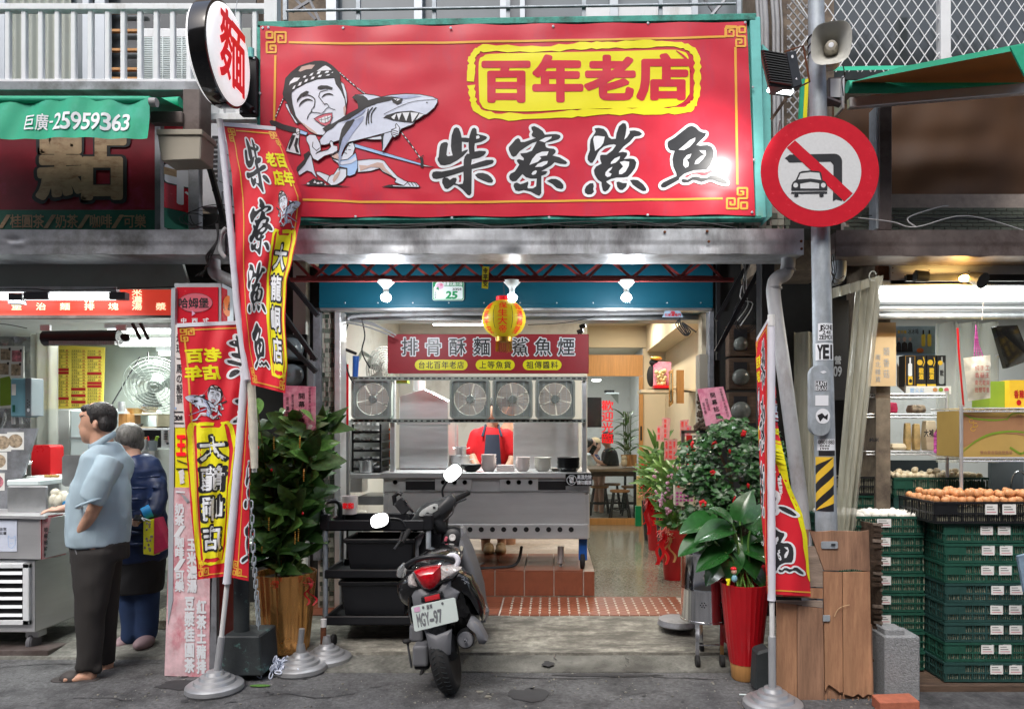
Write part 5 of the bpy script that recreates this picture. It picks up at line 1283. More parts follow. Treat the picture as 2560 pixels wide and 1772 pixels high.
def kf(u,v,d):
 s_,t_=u,v;a=V((*kq[0],0)).lerp(V((*kq[1],0)),s_);c=V((*kq[3],0)).lerp(V((*kq[2],0)),s_);q=a.lerp(c,t_);p=P(q.x,q.y,YK);return V((p.x,YK-.001-d,p.z))
pr=Print();pr.col('開幕誌慶',.42,.14,.62,.9,'ink',1,.012,.35);pr.col('祝柴寮鯊魚',.82,.04,.92,.44,'ink',1,0,.1);pr.col('大龍峒分店',.82,.48,.92,.92,'ink',1,0,.1);pr.col('招凱花店',.2,.28,.3,.62,'ink',1,0,.1);pr.col('富永盛',.05,.38,.15,.68,'ink',1,0,.1)
pr.put('lettering',k2,kf)
# == flags
def pl_(tab,y):
 if y<=tab[0][0]:return tab[0][1]
 for(a,b),(c,d)in zip(tab,tab[1:]):
  if y<=c:t=(y-a)/(c-a);t=t*t*(3-2*t)*.5+t*.5;return b+(d-b)*t
 return tab[-1][1]
def flag_design(pr):
 g='print_gold'
 pr.line([(14,10),(14,396)],1.6,g,2);pr.line([(94,18),(94,386)],1.6,g,2);pr.line([(22,8),(88,8)],1.9,g,2);pr.line([(14,394),(84,394)],1.9,g,2)
 fret(pr,6,5,.26,.40,1.6,g);fret(pr,98,5,-.26,.40,1.6,g);fret(pr,98,396,-.28,-.5,1.6,g);fret(pr,6,396,.26,-.45,1.6,g)
 for c_,bx in zip('柴寮鯊魚',((22,16,60,104),(22,108,62,200),(17,204,60,290),(17,298,58,376))):brush(pr,c_,*bx,2.3)
 for c_,bx in zip('老百店年',((63,38,78,59),(79,38,95,59),(66,65,81,87),(82,65,97,87))):pr.ch(c_,*bx,'print_yellow',3,.05)
 cartoon(pr,lambda x,y:(61+(x-655)/455*38,95+(y-150)/320*56),3,.11)
 plaque(pr,[(67,170),(72,164),(86,163),(91,170),(91,358),(87,368),(72,368),(66,358)],[(76,158),(88,157),(96,166),(96,260),(96,362),(88,376),(70,376),(62,364),(62,260),(62,166),(70,158)],5)
 for i,c_ in enumerate('大龍峒店'):
  y=176+i*47;pr.ch(c_,67.5,y,90.5,y+40,'ink',4,.085);pr.ch(c_,69,y+1.5,89,y+38.5,'print_white',5,.03)
def make_flag(name,label,surf,sleeve,pole,base,hem=True,group=None):
 """surf(u in 0..1, v in 0..1) -> world point on the cloth"""
 t=thing(name,label,'flag',base if base is not None else pole[-1])
 MB().grid(surf,64,90).put('cloth','flag_red',t,shd=70,fixn=False)
 pr=Print();flag_design(pr)
 pr.put('printed_artwork',t,lambda u,v,d:surf(u/100.,v/400.)+V((0,-.0018-d,0)),cut=(100/32.,400/45.),step=.0005)
 MB().grid(lambda u,v:surf(u,.0)+V((0,-.004-.0005,.012-.022*v)),40,1).put('top_hem','flag_white',t)
 pts,rr=sleeve;b=MB()
 n=26;P2=[]
 for i in range(n+1):
  k=i/n*(len(pts)-1);j=min(int(k),len(pts)-2);P2.append(V(pts[j]).lerp(V(pts[j+1]),k-j))
 b.tube(P2,[rr*(1+.12*noise.noise((i*.7,3,1)))for i in range(n+1)],14);b.put('sleeve','flag_white',t,shd=70)
 MB().tube(pole,.0135,12).put('pole','plastic_white',t,shd=60)
 return t
def disc_base(c,label,par=None,stem=.05):
 prof_=[(0,0),(.15,0),(.158,.012),(.156,.035),(.145,.045),(.115,.05),(.108,.066),(.085,.072),(.078,.088),(.055,.094),(.046,.112),(.03,.118),(.022,.12+stem),(0,.12+stem)]
 b=MB().lathe(c,prof_,40)
 return b
 # tall flag
xl=[(312,560),(380,571),(440,580),(560,588),(625,589),(760,598),(850,608),(961,628)]
xr=[(323,690),(396,720),(450,740),(500,757),(550,751),(600,741),(650,731),(705,717),(800,713),(913,719),(983,713)]
def s1(u,v):
 yL=312+v*649;yR=323+v*660;a=pl_(xl,yL);c_=pl_(xr,yR);x=a+(c_-a)*u;y=yL+(yR-yL)*u
 Y=4.06+.035*sin(u*5+v*7)*u+.05*u*(1-v)-.03*u*v+.010*sin(u*13+v*21)*min(1,v*4)
 return P(x,y,Y)
fl1=make_flag('feather_flag','tall red shop flag reaching from the round sign down beside the pavement',s1,([P(552,322,4.05),P(566,460,4.05),P(579,600,4.05),P(592,760,4.06),P(618,950,4.07)],.018),[P(549,300,4.055),P(596,760,4.08),P(627,960,4.1),P(636,1180,4.12)],None)
MB().cyl(P(549,300,4.055),P(553,330,4.055),.017,n=12).put('cap','plastic_white',fl1,shd=50)
MB().tube([P(628,955,4.09),P(633,1070,4.1),P(636,1170,4.1)],[.022,.026,.02],10).put('plastic_wrap','bag_clear',fl1,shd=60)
# lower flag, cloth folded round its pole and seen from behind
xs2=[(806,618),(960,606),(1100,596),(1250,582),(1440,564)]
xl2=[(817,443),(936,455),(1124,466),(1226,474),(1441,493)]
xr2=[(806,620),(890,628),(960,631),(1100,627),(1250,624),(1455,622)]
def s2(u,v):
 y=806+v*634;a=pl_(xs2,y);l_=pl_(xl2,y+5);r=pl_(xr2,y)if y>880 else a+6
 k=.18+.12*min(1,v*2)
 if u<k:t=u/k;x=a+6+(r-a-6)*t;yy=y+12*t;Y=4.12-.015*sin(t*pi)
 elif u<2*k:t=(u-k)/k;x=r+(a-r)*t;yy=y+12*(1-t);Y=4.13+.05*t
 else:
  t=(u-2*k)/(1-2*k);x=a+(l_-a)*t;yy=y+8*t;Y=4.18+.022*sin(t*7+v*9)+.008*sin(t*17-v*15)-.02*t
 return P(x,yy,Y)
fl2=make_flag('feather_flag','lower red shop flag seen from behind with mirrored characters on its grey round foot',s2,([P(626,806,4.105),P(610,960,4.105),P(598,1120,4.105),P(583,1290,4.105),P(567,1458,4.105)],.022),[P(627,800,4.12),P(568,1455,4.12)],P(537,1732,4.12))
MB().tube([P(570,1440,4.12),P(557,1560,4.12),P(553,1600,4.12)],[.014,.013,.0135],12).put('lower_pole','plastic_white',fl2,shd=60)
MB().tube([P(554,1590,4.12),P(540,1705,4.12)],[.020,.020],12).put('grey_socket','pipe_grey',fl2,shd=60)
disc_base(V((PX(537,4.12),4.12,.0)),'',stem=.0).put('foot','silver_base',fl2,shd=35)
# right flag, twisted about its pole
xa3=[(798,1918),(853,1889),(969,1893),(1060,1895),(1242,1901),(1484,1917)]
xb3=[(800,1936),(903,1937),(1060,1946),(1193,1971),(1290,2008),(1340,2018),(1489,2027)]
ya3=[(0,798),(1,1484)]
def s3(u,v):
 y=800+v*684;l_=pl_(xa3,y+(50 if v<.08 else 0));r=pl_(xb3,y);xs=1920
 k=.97-.80*min(1,max(0,(v-.12)/.75))
 if u<k:t=u/k;x=xs+(l_-xs)*t;yy=y+(52*t*max(0,1-v*4));Y=3.865-.02*sin(t*3)
 else:
  t=min(1,(u-k)/max(.02,(.625-k)))if k<.6 else 1;x=l_+(r-l_)*t;yy=y+6*t;Y=3.885+.03*sin(t*6+v*8)*t+.01
  if u>max(.625,k):t=(u-max(.625,k))/(1-max(.625,k));x=r+(l_+20-r)*t*.8;Y+=.02+.04*t
 return P(x,yy,Y)
fl3=make_flag('feather_flag','right red shop flag twisted around its white pole before the plywood',s3,([P(1928,815,3.85),P(1928,1150,3.85),P(1929,1500,3.85)],.0215),[P(1928,788,3.85),P(1930,1600,3.85)],P(1932,1755,3.86))
MB().cyl(P(1928,787,3.845),P(1928,815,3.845),.019,n=14).put('cap','plastic_white',fl3,shd=50)
MB().tube([P(1930,1590,3.85),P(1931,1745,3.85)],.020,12).put('grey_socket','pipe_grey',fl3,shd=60)
disc_base(V((PX(1932,3.86),3.86,0)),'',stem=0).put('foot','silver_base',fl3,shd=35)
for px,py,top,lb,mt in((752,1683,1571,'grey round flag foot with bare pipe, nearer to the gold planter','silver_base'),(816,1660,1550,'grey round flag foot with rusty pipe and white tape','rust')):
 Y=YG(py-6);t=thing('flag_foot',lb,'flag base',(PX(px,Y),Y,0));disc_base(V((PX(px,Y),Y,0)),'').put('foot','silver_base',t,shd=35)
 MB().cyl((PX(px+(-4 if mt!='rust' else-8),Y),Y,.1),P(px+(3 if mt!='rust' else-7),top,Y),.018,n=14).put('pipe',mt,t,shd=60)
 if mt=='rust':MB().cyl(P(px-7,top+16,Y),P(px-7,top-3,Y),.0195,n=14).put('tape','plastic_white',t,shd=50)
 # == left corner: panel post, black block, chain
YP=4.35
pp=thing('panel_post','peeling pink menu panel on the post between stall and flags','post',P(470,1690,YP))
MB().slab([P(x,y,YP)for x,y in((427,1218),(545,1218),(530,1445),(522,1694),(411,1688))],(0,.05,0)).put('pink_panel','post_pink',pp)
MB().slab([P(x,y,YP-.004)for x,y in((428,720),(438,720),(432,1500),(420,1560),(421,1300))],(0,.06,0)).put('edge_trim','window_frame',pp)
B(438,545,1060,1218,YP+.002,.05).put('yellow_poster','print_yellow',pp)
B(432,470,812,1068,YP-.001,.05).put('white_poster','paper_white',pp)
MB().slab([P(x,y,YP)for x,y in((525,1440),(541,1440),(541,1690),(523,1692))],(0,.07,0)).put('frame','zinc_dull',pp)
MB().slab([P(541,1440,YP+.02),P(583,1440,YP+.25),P(580,1582,YP+.25),P(541,1600,YP+.02)],(.01,.02,0)).put('red_side_panel','sign_dirty_red',pp)
pr=Print()
pr.col('地球一周の船旅',441,835,456,1008,'ink',1,.012,.06);pr.row('30歲',436,1038,456,1050,'ink',1,.03,.05);pr.rect(435,1028,458,1031,'ink',1);pr.rect(435,1056,460,1059,'ink',1);pr.ell(439,1020,2.5,3,'blade_blue',1)
pr.ch('王',441,1085,464,1140,'lamp_red',1,.05);pr.line([(443,1150),(470,1160)],3,'ink',1);pr.rect(440,1170,470,1174,'ink',1)
for i in range(3):pr.poly([(446+i*2,1178+i*10),(458,1172+i*12),(462,1186+i*10),(450,1190+i*10)],'paper_white',1)
pr.col('奶茶/咖啡/可樂',438,1258,460,1478,'print_white',1,.05,.05);pr.col('玉米濃湯',468,1345,492,1480,'print_white',1,.05,.08);pr.col('豆漿桂圓茶',462,1490,486,1680,'print_white',1,.05,.1);pr.col('紅茶土豬排',492,1500,515,1682,'print_white',1,.05,.1)
pr.line([(440,1229),(462,1230)],5,'print_white',1);pr.poly([(452,1235),(462,1238),(474,1252),(468,1258)],'zinc',1)
pr.put('lettering',pp,facing(YP-.003))
pr=Print();pr.col('桂圓茶一起',556,1450,570,1575,'print_white',1,.04,.1);pr.put('lettering',pp,lambda u,v,d:P(u,v,YP+.02+(u-541)/42.*.23-.012-d))
hb=thing('hamburger_lightbox','small red lightbox sign with oval hamburger lettering','sign',P(500,812,4.4))
B(436,553,708,814,4.38,.02).put('frame','window_frame',hb);B(441,545,718,813,4.372,.01).put('face','sign_red',hb)
MB().slab([P(553,708,4.38),P(586,724,4.62),P(586,816,4.62),P(553,814,4.38)],(0,.01,0)).put('side_frame','window_frame',hb)
MB().slab([P(556,719,4.385),P(583,731,4.61),P(583,812,4.61),P(556,811,4.385)],(-.004,-.004,0)).put('side_face','sign_red',hb)
pr=Print();pr.ell(489,757,43,24.5,'ink',1);pr.ell(489,757,42,23.5,'lips',2);pr.row('哈姆堡',446,745,522,770,'ink',3,.03,.06)
pr.poly([(480,776),(489,784),(499,775),(499,789),(489,784),(480,790)],'flower_pink',3);pr.row('中西式',452,795,522,808,'print_white',2,.03,.9);pr.put('lettering',hb,facing(4.37),step=.0006)
pr=Print();pr.ell(570,765,13,26,'orange',1);pr.row('哈姆堡',558,755,580,776,'ink',2,.04,0);pr.put('lettering',hb,lambda u,v,d:P(u,v,4.385+(u-556)/27.*.225-.008-d),step=.0006)
bb=thing('black_block','chipped black painted concrete block holding a dark post','block',P(608,1690,4.25))
MB().slab([P(554,1590,4.24),P(648,1590,4.24),P(655,1690,4.24),P(552,1690,4.24)],(0,.26,0)).put('concrete_block','block_black',bb,bev=.008)
MB().cyl((PX(604,4.36),4.36,.2),(PX(604,4.36),4.36,2.5),.045,n=16).put('post','block_black',bb,shd=50)
ch=thing('chain','grey steel chain hanging between tall flag and black block','chain',P(640,1572,4.15))
lk=None;pa=[P(628,1275,4.13),P(633,1400,4.13),P(641,1500,4.14),P(646,1575,4.16)]
n=22
for i in range(n):
 k=i/(n-1)*3;j=min(int(k),2);p=pa[j].lerp(pa[j+1],k-j)
 if lk is None:
  pts=[V((.0095*cos(a),0,(.017 if sin(a)>0 else-.017)*1+.009*sin(a)))for a in[2*pi*q/14 for q in range(15)]]
  lk=MB().tube(pts,.0038,5,cap=False).put('link','galv',ch,shd=60);W[lk.name]=V((0,0,0));lk.location=p-W[ch.name]
 else:inst(lk,'link',ch,p,(0,.04,radians(90*(i%2)+20)))
lkc=MB().tube([V((.0095*cos(a),0,.022*sin(a)))for a in[2*pi*q/12 for q in range(13)]],.004,5,cap=False)
hp=thing('chain_heap','heap of pale blue plastic chain lying beside the gold planter','chain',P(690,1672,4.38))
l0=None
for i in range(60):
 a=RN.uniform(0,6.28);r=abs(RN.gauss(0,.045));p=P(692,1672,4.38)+V((r*1.3*cos(a),r*sin(a),RN.uniform(.004,.05)*max(.15,1-r/.09)))
 rt=(RN.uniform(0,3),RN.uniform(0,3),RN.uniform(0,3))
 if l0 is None:l0=lkc.put('link','shark_pale',hp,shd=60);l0.location=p-W[hp.name]
 else:inst(l0,'link',hp,p,rt)
 # == left stall
o=MB().slab([P(-300,655,4.62),P(455,655,4.62),P(475,722,4.6),P(-300,722,4.6)],(0,.03,0)).put('metal_fascia','zinc_dull',bev=.003);tag(o,'pale grey sheet metal fascia above the red stall lettering','fascia')
o.data.materials[0]=M('wall_green')
cable([P(-200,728,4.58),P(60,722,4.58),P(130,726,4.58),P(300,722,4.58),P(460,716,4.58)],.003,'cable','thin black cable along the fascia bottom','cable')
st=thing('stall_sign','red backlit strip sign of the left stall with dish names','sign',P(200,790,4.75))
B(-300,432,722,788,4.75,.04).put('board','lightbox_red',st);B(-300,432,788,795,4.745,.05).put('edge','zinc_brown',st)
pr=Print()
for c_,x in zip('堡治麵排塊湯漿',(29,90,150,211,271,330,390)):pr.ch(c_,x,757,x+25,774 if 0 else 775,'lit_cream',1,.02)
pr.ch('豬',211,738,236,756,'lit_cream',1,.02);pr.ch('濃',330,740,355,757,'lit_cream',1,.02);pr.ch('米',330,722,355,739,'lit_cream',1,.02);pr.put('lettering',st,facing(4.745),step=.0006)
t=tube(-150,290,742,4.6,'long lit fluorescent tube in front of the red strip sign',w=8,r=.022)
B(20,55,733,760,4.57,.04).put('clip','plastic_grey',t);B(58,120,730,748,4.57,.05).put('ballast','plastic_grey',t);B(272,312,730,748,4.57,.05).put('end_fitting','plastic_grey',t)
for a,c_,y,Y in((270,432,829,5.5),(300,432,861,6.0),(398,432,884,6.5)):
 tube(a,c_,y,Y,{829:'nearest of the three ceiling tubes behind the black heater',861:'middle of the three ceiling tubes behind the black heater',884:'farthest and shortest ceiling tube of the left stall'}[y],w=8,r=.016)
area('stall_left_tube',(-3.6,6.1,2.25),(0,0,0),(1.2,.3),5,(.97,1,.97))
ht=thing('air_curtain','long black overhead heater hanging in the left stall','heater',P(220,862,5.1))
MB().tube([P(112,846,5.1),P(300,843,5.1)],[.055,.055],10).put('body','black_steel',ht,shd=50)
MB().lathe(P(312,843,5.05),[(0,0),(.028,.0),(.03,-.02),(.012,-.02),(.012,-.012),(0,-.012)],18,axis=(.3,-1,0)).put('end_cap','plastic_black',ht)
b=MB()
for i in range(40):B(122+i*4.4,124+i*4.4,852,862,5.04,.01,b)
stuff(b.put('grille','steel',ht))
for x in(110,300):B(x-10,x+14,812,826,5.1,.02).put('bracket','white_paint',ht)
for i,x in enumerate((345,365)):
 o=MB().tube([P(x-14,808,5.1),P(x+6,848,5.1)],.012,4).put('tongs','black_steel');tag(o,['left black tong hanging from the stall ceiling','right black tong hanging from the stall ceiling'][i],'tongs')
wires(21,-100,120,815,3,5.2,14,what='tangled black cable at the upper left of the stall')
wires(25,240,440,800,2,5.2,6,what='black cable under the stall ceiling near the tongs')
# menu board
Y=6.6;mb=thing('menu_board','yellow wall menu board with tiny lines of dishes','menu',P(178,1022,Y))
MB().slab([P(x,y,Y)for x,y in((92,860),(262,868),(257,1016),(92,1024))],(0,.01,0)).put('board','paper_yellow',mb)
pr=Print();rr=random.Random(4)
ks='蛋餅吐司漢堡鍋燒麵湯飯炒茶奶咖啡豆漿紅綠冰熱起士鮪魚豬排'
for cx in(95,136,178,218):
 for j in range(18):
  y=872+j*8+(cx-95)*.02
  pr.rect(cx,y+6.6,cx+37,y+7.2,'ink',1)
  if rr.random()<.14:pr.rect(cx,y,cx+36,y+6,'menu_red',1)
  else:
   n=rr.randint(3,5)
   for i in range(n):pr.ch(rr.choice(ks),cx+1+i*5,y+.6,cx+5.4+i*5,y+5.8,'ink',1,0)
   pr.row('%d'%rr.choice([25,30,35,40,45,60]),cx+28,y+1,cx+34,y+5.6,'menu_red',1,.02)
pr.put('lettering',mb,facing(Y-.001),step=.0006)
b=MB();
def vs(u,v):x=PX(76+64*u,6.1);return(x,6.1+.03*sin(u*14),PZ(815+480*v,6.1))
o=MB().grid(vs,40,1).put('vinyl_curtain','vinyl',shd=60);tag(o,'clear vinyl strip curtain hanging before the yellow menu','curtain')
fo=MB().grid(lambda u,v:P(-120+198*u,815+260*v,6.3)+V((0,.03*noise.noise((u*9,v*9,2)),0)),30,30).put('foil_lining','foil',shd=60);tag(fo,'crumpled silver foil lining on the left stall wall','lining')
ph=thing('photo_poster','pale poster with four food photos at the far left','poster',P(20,1020,6.2));B(-60,59,865,1020,6.2,.01).put('sheet','paper_white',ph)
pr=Print();
for x0,y0,m in((2,872,'food_photo'),(30,876,'food_photo2'),(-2,908,'food_photo'),(28,910,'food_photo')):pr.rect(x0,y0,x0+24,y0+28,m,1);pr.rect(x0+20,y0-3,x0+25,y0+4,'ink',2)
pr.poly([(0,945),(24,940),(40,980),(30,1012),(0,1015)],'foliage_print',1);pr.put('print',ph,facing(6.199))
wh=thing('water_heater','light blue gas water heater on the left stall wall','heater',P(50,1042,5.6))
B(25,68,945,1042,5.6,.14).put('casing','heater_blue',wh,bev=.01);B(62,78,945,1040,5.598,.14).put('side','glass_grey',wh,bev=.004)
pr=Print();pr.rect(29,960,40,988,'paper_white',1);pr.rect(31,1012,38,1030,'sign_green',1)
for i in range(5):pr.ell(69+(i%2)*5,1000+i*4,1.5,1.5,'ink',1)
pr.ell(71,1025,3.5,4.5,'print_white',1);pr.put('print',wh,facing(5.59))
for x in(33,52):MB().tube([P(x,1042,5.65),P(x+1,1060,5.65)],.012,8).put('hose','steel',wh)
pbd=thing('photo_board','grey panel with six food photos above the stall cart','panel',P(45,1270,5.2))
MB().slab([P(x,y,5.2)for x,y in((-120,1070),(92,1070),(60,1180),(15,1275),(-120,1275))],(0,.02,0)).put('sheet','zinc_dull',pbd)
pr=Print()
for x0,y0,m in((18,1080,'food_photo'),(-14,1084,'food_photo'),(-24,1130,'food_photo'),(-30,1182,'food_photo2')):pr.rect(x0,y0,x0+42,y0+44,'paper_white',1);pr.ell(x0+21,y0+22,18,17,m,2)
pr.put('print',pbd,facing(5.199))
o=MB().slab([P(*q,5.45)for q in rrpts(78,1112,126,1192,9)],(0,.15,0)).put('red_container','cyl_red',bev=.01);tag(o,'upright red rounded container behind the faucet','container')
fc=thing('faucet','chrome tap handle before the red container','tap',P(62,1180,5.3));MB().ball(P(62,1156,5.3),(.055,.04,.022)).put('knob','chrome',fc,shd=60);MB().cyl(P(64,1160,5.3),P(62,1185,5.3),.012).put('spout','chrome',fc,shd=60);MB().cyl(P(66,1125,5.3),P(63,1150,5.3),.006).put('stem','chrome',fc)
o=B(136,175,1022,1270,6.5,.2).put('white_pipe_box','wall_white',bev=.01);tag(o,'pale vertical duct on the back wall behind the customer','duct')
fg_=thing('refrigerator','white refrigerator behind the man in the light shirt','refrigerator',P(215,1300,6.2));B(172,330,1022,1300,6.2,.5).put('body','white_clean',fg_,bev=.02);B(174,328,1092,1095,6.19,.02).put('door_gap','pipe_grey',fg_)
sb_=MB().slab([P(x,y,5.15)for x,y in rrpts(155,1137,215,1215,9)],(0,.02,0)).put('steel_splash_plate','steel_dark');tag(sb_,'dark steel plate standing on the cart behind the man','plate')
o=B(16,118,1214,1282,4.95,.02).put('steel_splash_plate','steel_dark',bev=.01);tag(o,'low dark steel guard on top of the cart','plate')
o=B(62,150,1190,1240,5.3,.25).put('white_basin','wall_white',bev=.01);tag(o,'pale box with a brown cloth on it behind the cart','box')
o=B(16,98,1200,1214,5.0,.3).put('white_board','white_clean',bev=.006);tag(o,'white cutting board lying behind the steel guard','board')
o=MB().grid(lambda u,v:P(110+38*u,1187+22*v*(.6+.4*sin(u*9)),5.28)+V((0,.02*noise.noise((u*5,v*5,0)),0)),12,8).put('brown_cloth','dust_cloth',shd=60,solid=.006);tag(o,'ochre cloth draped over the pale box','cloth')
b=MB();rr=random.Random(6)
for i in range(9):b.ball(P(150+rr.uniform(-14,18),1245+rr.uniform(-20,16),4.95+rr.uniform(-.05,.05)),(.035,.03,rr.uniform(.025,.05)),8,6)
o=b.put('plastic_bag','bag_clear',shd=60);tag(o,'crumpled clear plastic bag on the cart beside the woman hand','bag')
# stainless cart
YA=4.75;ca=thing('food_cart','stainless steel food cart with white louvred door and wheels','cart',P(100,1600,YA))
MB().slab([P(-300,1298,YA),P(100,1298,YA),P(105,1398,YA),P(-300,1392,YA)],(0,.7,0)).put('upper_body','steel',ca,bev=.005)
B(-300,88,1400,1580,YA+.02,.6).put('lower_body','steel',ca,bev=.005)
MB().slab([P(88,1400,YA+.02),P(205,1385,YA+.5),P(205,1535,YA+.5),P(88,1580,YA+.02)],(-.02,.02,0)).put('side_panel','steel_dark',ca)
MB().slab([P(-300,1283,YA-.02),P(112,1290,YA-.02),P(150,1272,YA+.4),P(-300,1268,YA+.4)],(0,0,-.02)).put('worktop','steel',ca)
lv=MB();
for a in((-300,72,1408,1420),(-300,72,1550,1562),(56,72,1408,1562)):B(*a,YA-.005,.03,lv)
lv.put('door_frame','white_paint',ca,bev=.003)
B(-300,57,1420,1550,YA+.012,.01).put('door_back','black_steel',ca)
for i in range(6):
 y=1428+i*21;MB().slab([P(-300,y,YA+.0),P(55,y,YA+.0),P(55,y+8,YA-.012),P(-300,y+8,YA-.012)],(0,.004,0)).put('louvre','white_paint',ca)
MB().lathe(P(84,1603,4.85),[(0,-.02),(.05,-.02),(.06,-.01),(.06,.01),(.05,.02),(0,.02)],22,axis=(1,0,0)).put('caster_wheel','plastic_grey',ca,shd=40)
B(64,96,1578,1592,4.82,.08).put('caster_bracket','steel_dark',ca)
o=MB().slab([P(103,1290,YA-.006),P(158,1284,YA+.26),P(165,1385,YA+.26),P(103,1398,YA-.006)],(.004,-.008,0)).put('price_sheet','paper_pink2');tag(o,'pink handwritten price sheet with dark border on the cart corner','sheet')
def psf(u,v,d):return P(u,v,YA-.016+(u-103)/55.*.26-d)
pr=Print();pr.line([(104,1291),(104,1397)],2.5,'menu_red',1);pr.line([(104,1292),(156,1286)],2.5,'menu_red',1);pr.ell(115,1297,6,8,'lips',1)
for i in range(5):pr.ch('招',110,1318+i*16,119,1328+i*16,'ink',1,.03);pr.line([(120,1330+i*16),(153,1326+i*16)],.9,'ink',1);pr.ch('飲',154,1318+i*15,161,1327+i*15,'ink',1,.03)
pr.put('lettering',o,psf)
o=B(-60,42,1298,1378,YA-.004,.003).put('light_blue_sticker','shark_pale');tag(o,'pale blue sheet with a small dog drawing on the cart front','sticker')
pr=Print();pr.row('的店家',-10,1318,16,1326,'ink',1,.01);pr.row('實日曬',-10,1328,16,1336,'ink',1,.01);pr.line([(20,1345),(22,1338),(26,1344),(34,1344),(38,1338),(38,1360),(30,1370),(22,1366),(20,1345)],.9,'blade_blue',1);pr.line([(25,1356),(29,1359),(33,1355)],.8,'blade_blue',1);pr.put('drawing',o,facing(YA-.005))
o=MB().slab([P(-300,1625,4.7),P(120,1625,4.7),P(200,1595,5.1),P(-300,1590,5.1)],(0,0,-.05)).put('checker_plate_ramp','zinc_brown',bev=.004);tag(o,'worn low metal ramp under the food cart','ramp')
# back counter with small goods
YK2=5.9;cb=B(330,432,1121,1425,5.75,.3).put('cream_counter','wall_green',bev=.004);tag(cb,'pale cream counter behind the woman with a calendar sheet','counter')
o=B(335,386,1128,1200,5.745,.003).put('calendar_sheet','paper_white');tag(o,'white calendar sheet taped to the cream counter','sheet')
pr=Print();pr.row('OCTOBER',350,1131,368,1135,'ink',1,.02)
for j in range(9):pr.rect(338,1140+j*6,384,1140.6+j*6,'ink',1);pr.row('12 34 567',340,1135.6+j*6,372,1139+j*6,'ink',1)
pr.put('lettering',o,facing(5.744))
mw=thing('microwave','black and steel microwave oven on the cream counter','microwave',P(385,1122,5.8));B(345,428,1070,1122,5.8,.25).put('body','steel',mw,bev=.005);B(350,402,1075,1118,5.795,.01).put('door','plastic_black_gloss',mw)
for i in range(6):B(409,418,1076+i*4,1078+i*4,5.79,.01).put('button','plastic_dark',mw)
MB().lathe(P(420,1108,5.79),[(0,0),(.01,0),(.01,.01)],12,axis=(0,-1,0)).put('knob','plastic_dark',mw)
cu=thing('utensil_cup','jar of chopsticks and straws beside the microwave','jar',P(358,1126,5.7));MB().lathe(P(358,1126,5.7),[(.03,0),(.035,.09),(.032,.09),(.028,.01),(0,.01)],16).put('jar','steel',cu,shd=50)
for i in range(9):MB().cyl(P(358+RN.uniform(-6,6),1115,5.7),P(358+RN.uniform(-12,12),1092,5.7),.003,n=4).put('stick','wood_oak',cu)
cu=thing('utensil_cup','cup holding one red and two green straws','cup',P(382,1126,5.7));MB().lathe(P(382,1126,5.7),[(.03,0),(.035,.08),(.032,.08),(0,.01)],16).put('cup','glass_grey',cu,shd=50)
for x0,x1,m in((376,370,'cyl_red'),(382,392,'foliage_print'),(385,396,'foliage_print')):MB().tube([P(x0,1120,5.7),P(x1,1090,5.7)],.006,5).put('straw',m,cu)
shf=thing('pale_shelf','small pale shelf unit with baskets above the microwave','shelf',P(360,1068,6.2))
for a in((316,395,1034,1037),(316,320,1036,1072),(391,395,1036,1072),(316,395,1066,1070)):B(*a,6.2,.25).put('panel','wall_cream',shf)
for i,(x,y,rx,rz,m,lb)in enumerate(((338,1026,.07,.03,'snack','brown wicker basket on the pale shelf'),(374,1024,.07,.035,'egg_cream','cream bowl with purple cloth on the pale shelf'),(340,1060,.06,.02,'plastic_grey','dark clutter inside the pale shelf'))):
 o=MB().lathe(P(x,y+8,6.25),[(rx*.7,0),(rx,rz*1.6),(rx*.95,rz*1.6),(rx*.6,.01),(0,.01)],18).put(['wicker_basket','cloth_bowl','bowl'][i],m,shd=40);tag(o,lb,'basket' if i==0 else 'bowl')
o=MB().ball(P(372,1014,6.25),(.05,.04,.03)).put('purple_cloth','jacket_navy',shd=60);tag(o,'dark purple cloth bundled in the cream bowl','cloth')
o=MB().cyl(P(304,1028,6.1),P(304,1004,6.1),.028,n=14).put('thermos','steel',shd=50);tag(o,'small steel thermos right of the man head','thermos')
o=B(296,318,1034,1080,6.1,.2).put('wooden_box','wood_oak');tag(o,'wooden box side behind the man head','box')
f=wallfan(P(388,962,6.0),(.35,-.9,-.35),.24,'large grey wall fan above the microwave')
MB().tube([P(370,940,6.2),P(345,962,6.3),P(335,962,6.3),P(335,1003,6.3)],.022,8).put('arm','fan_grey',f,shd=50)
f=wallfan(P(650,1003,6.05),(.25,-.95,.1),.17,'smaller grey fan glimpsed between flag and potted tree')
MB().tube([P(628,985,6.2),P(640,985,6.15),P(650,990,6.1)],.016,8).put('arm','fan_grey',f,shd=50)
o=B(610,700,960,1250,6.3,.05).put('cream_wall_piece','wall_cream');tag(o,'cream wall glimpsed behind the leaves left of the shop','wall')
b=MB();b.tube([P(280,1010,6.3),P(350,892,6.3)],.006,4);b.tube([P(370,880,6.3),P(372,960,6.3)],.006,4);o=b.put('wall_wire','cable');tag(o,'black wires on the wall around the large fan','cable')
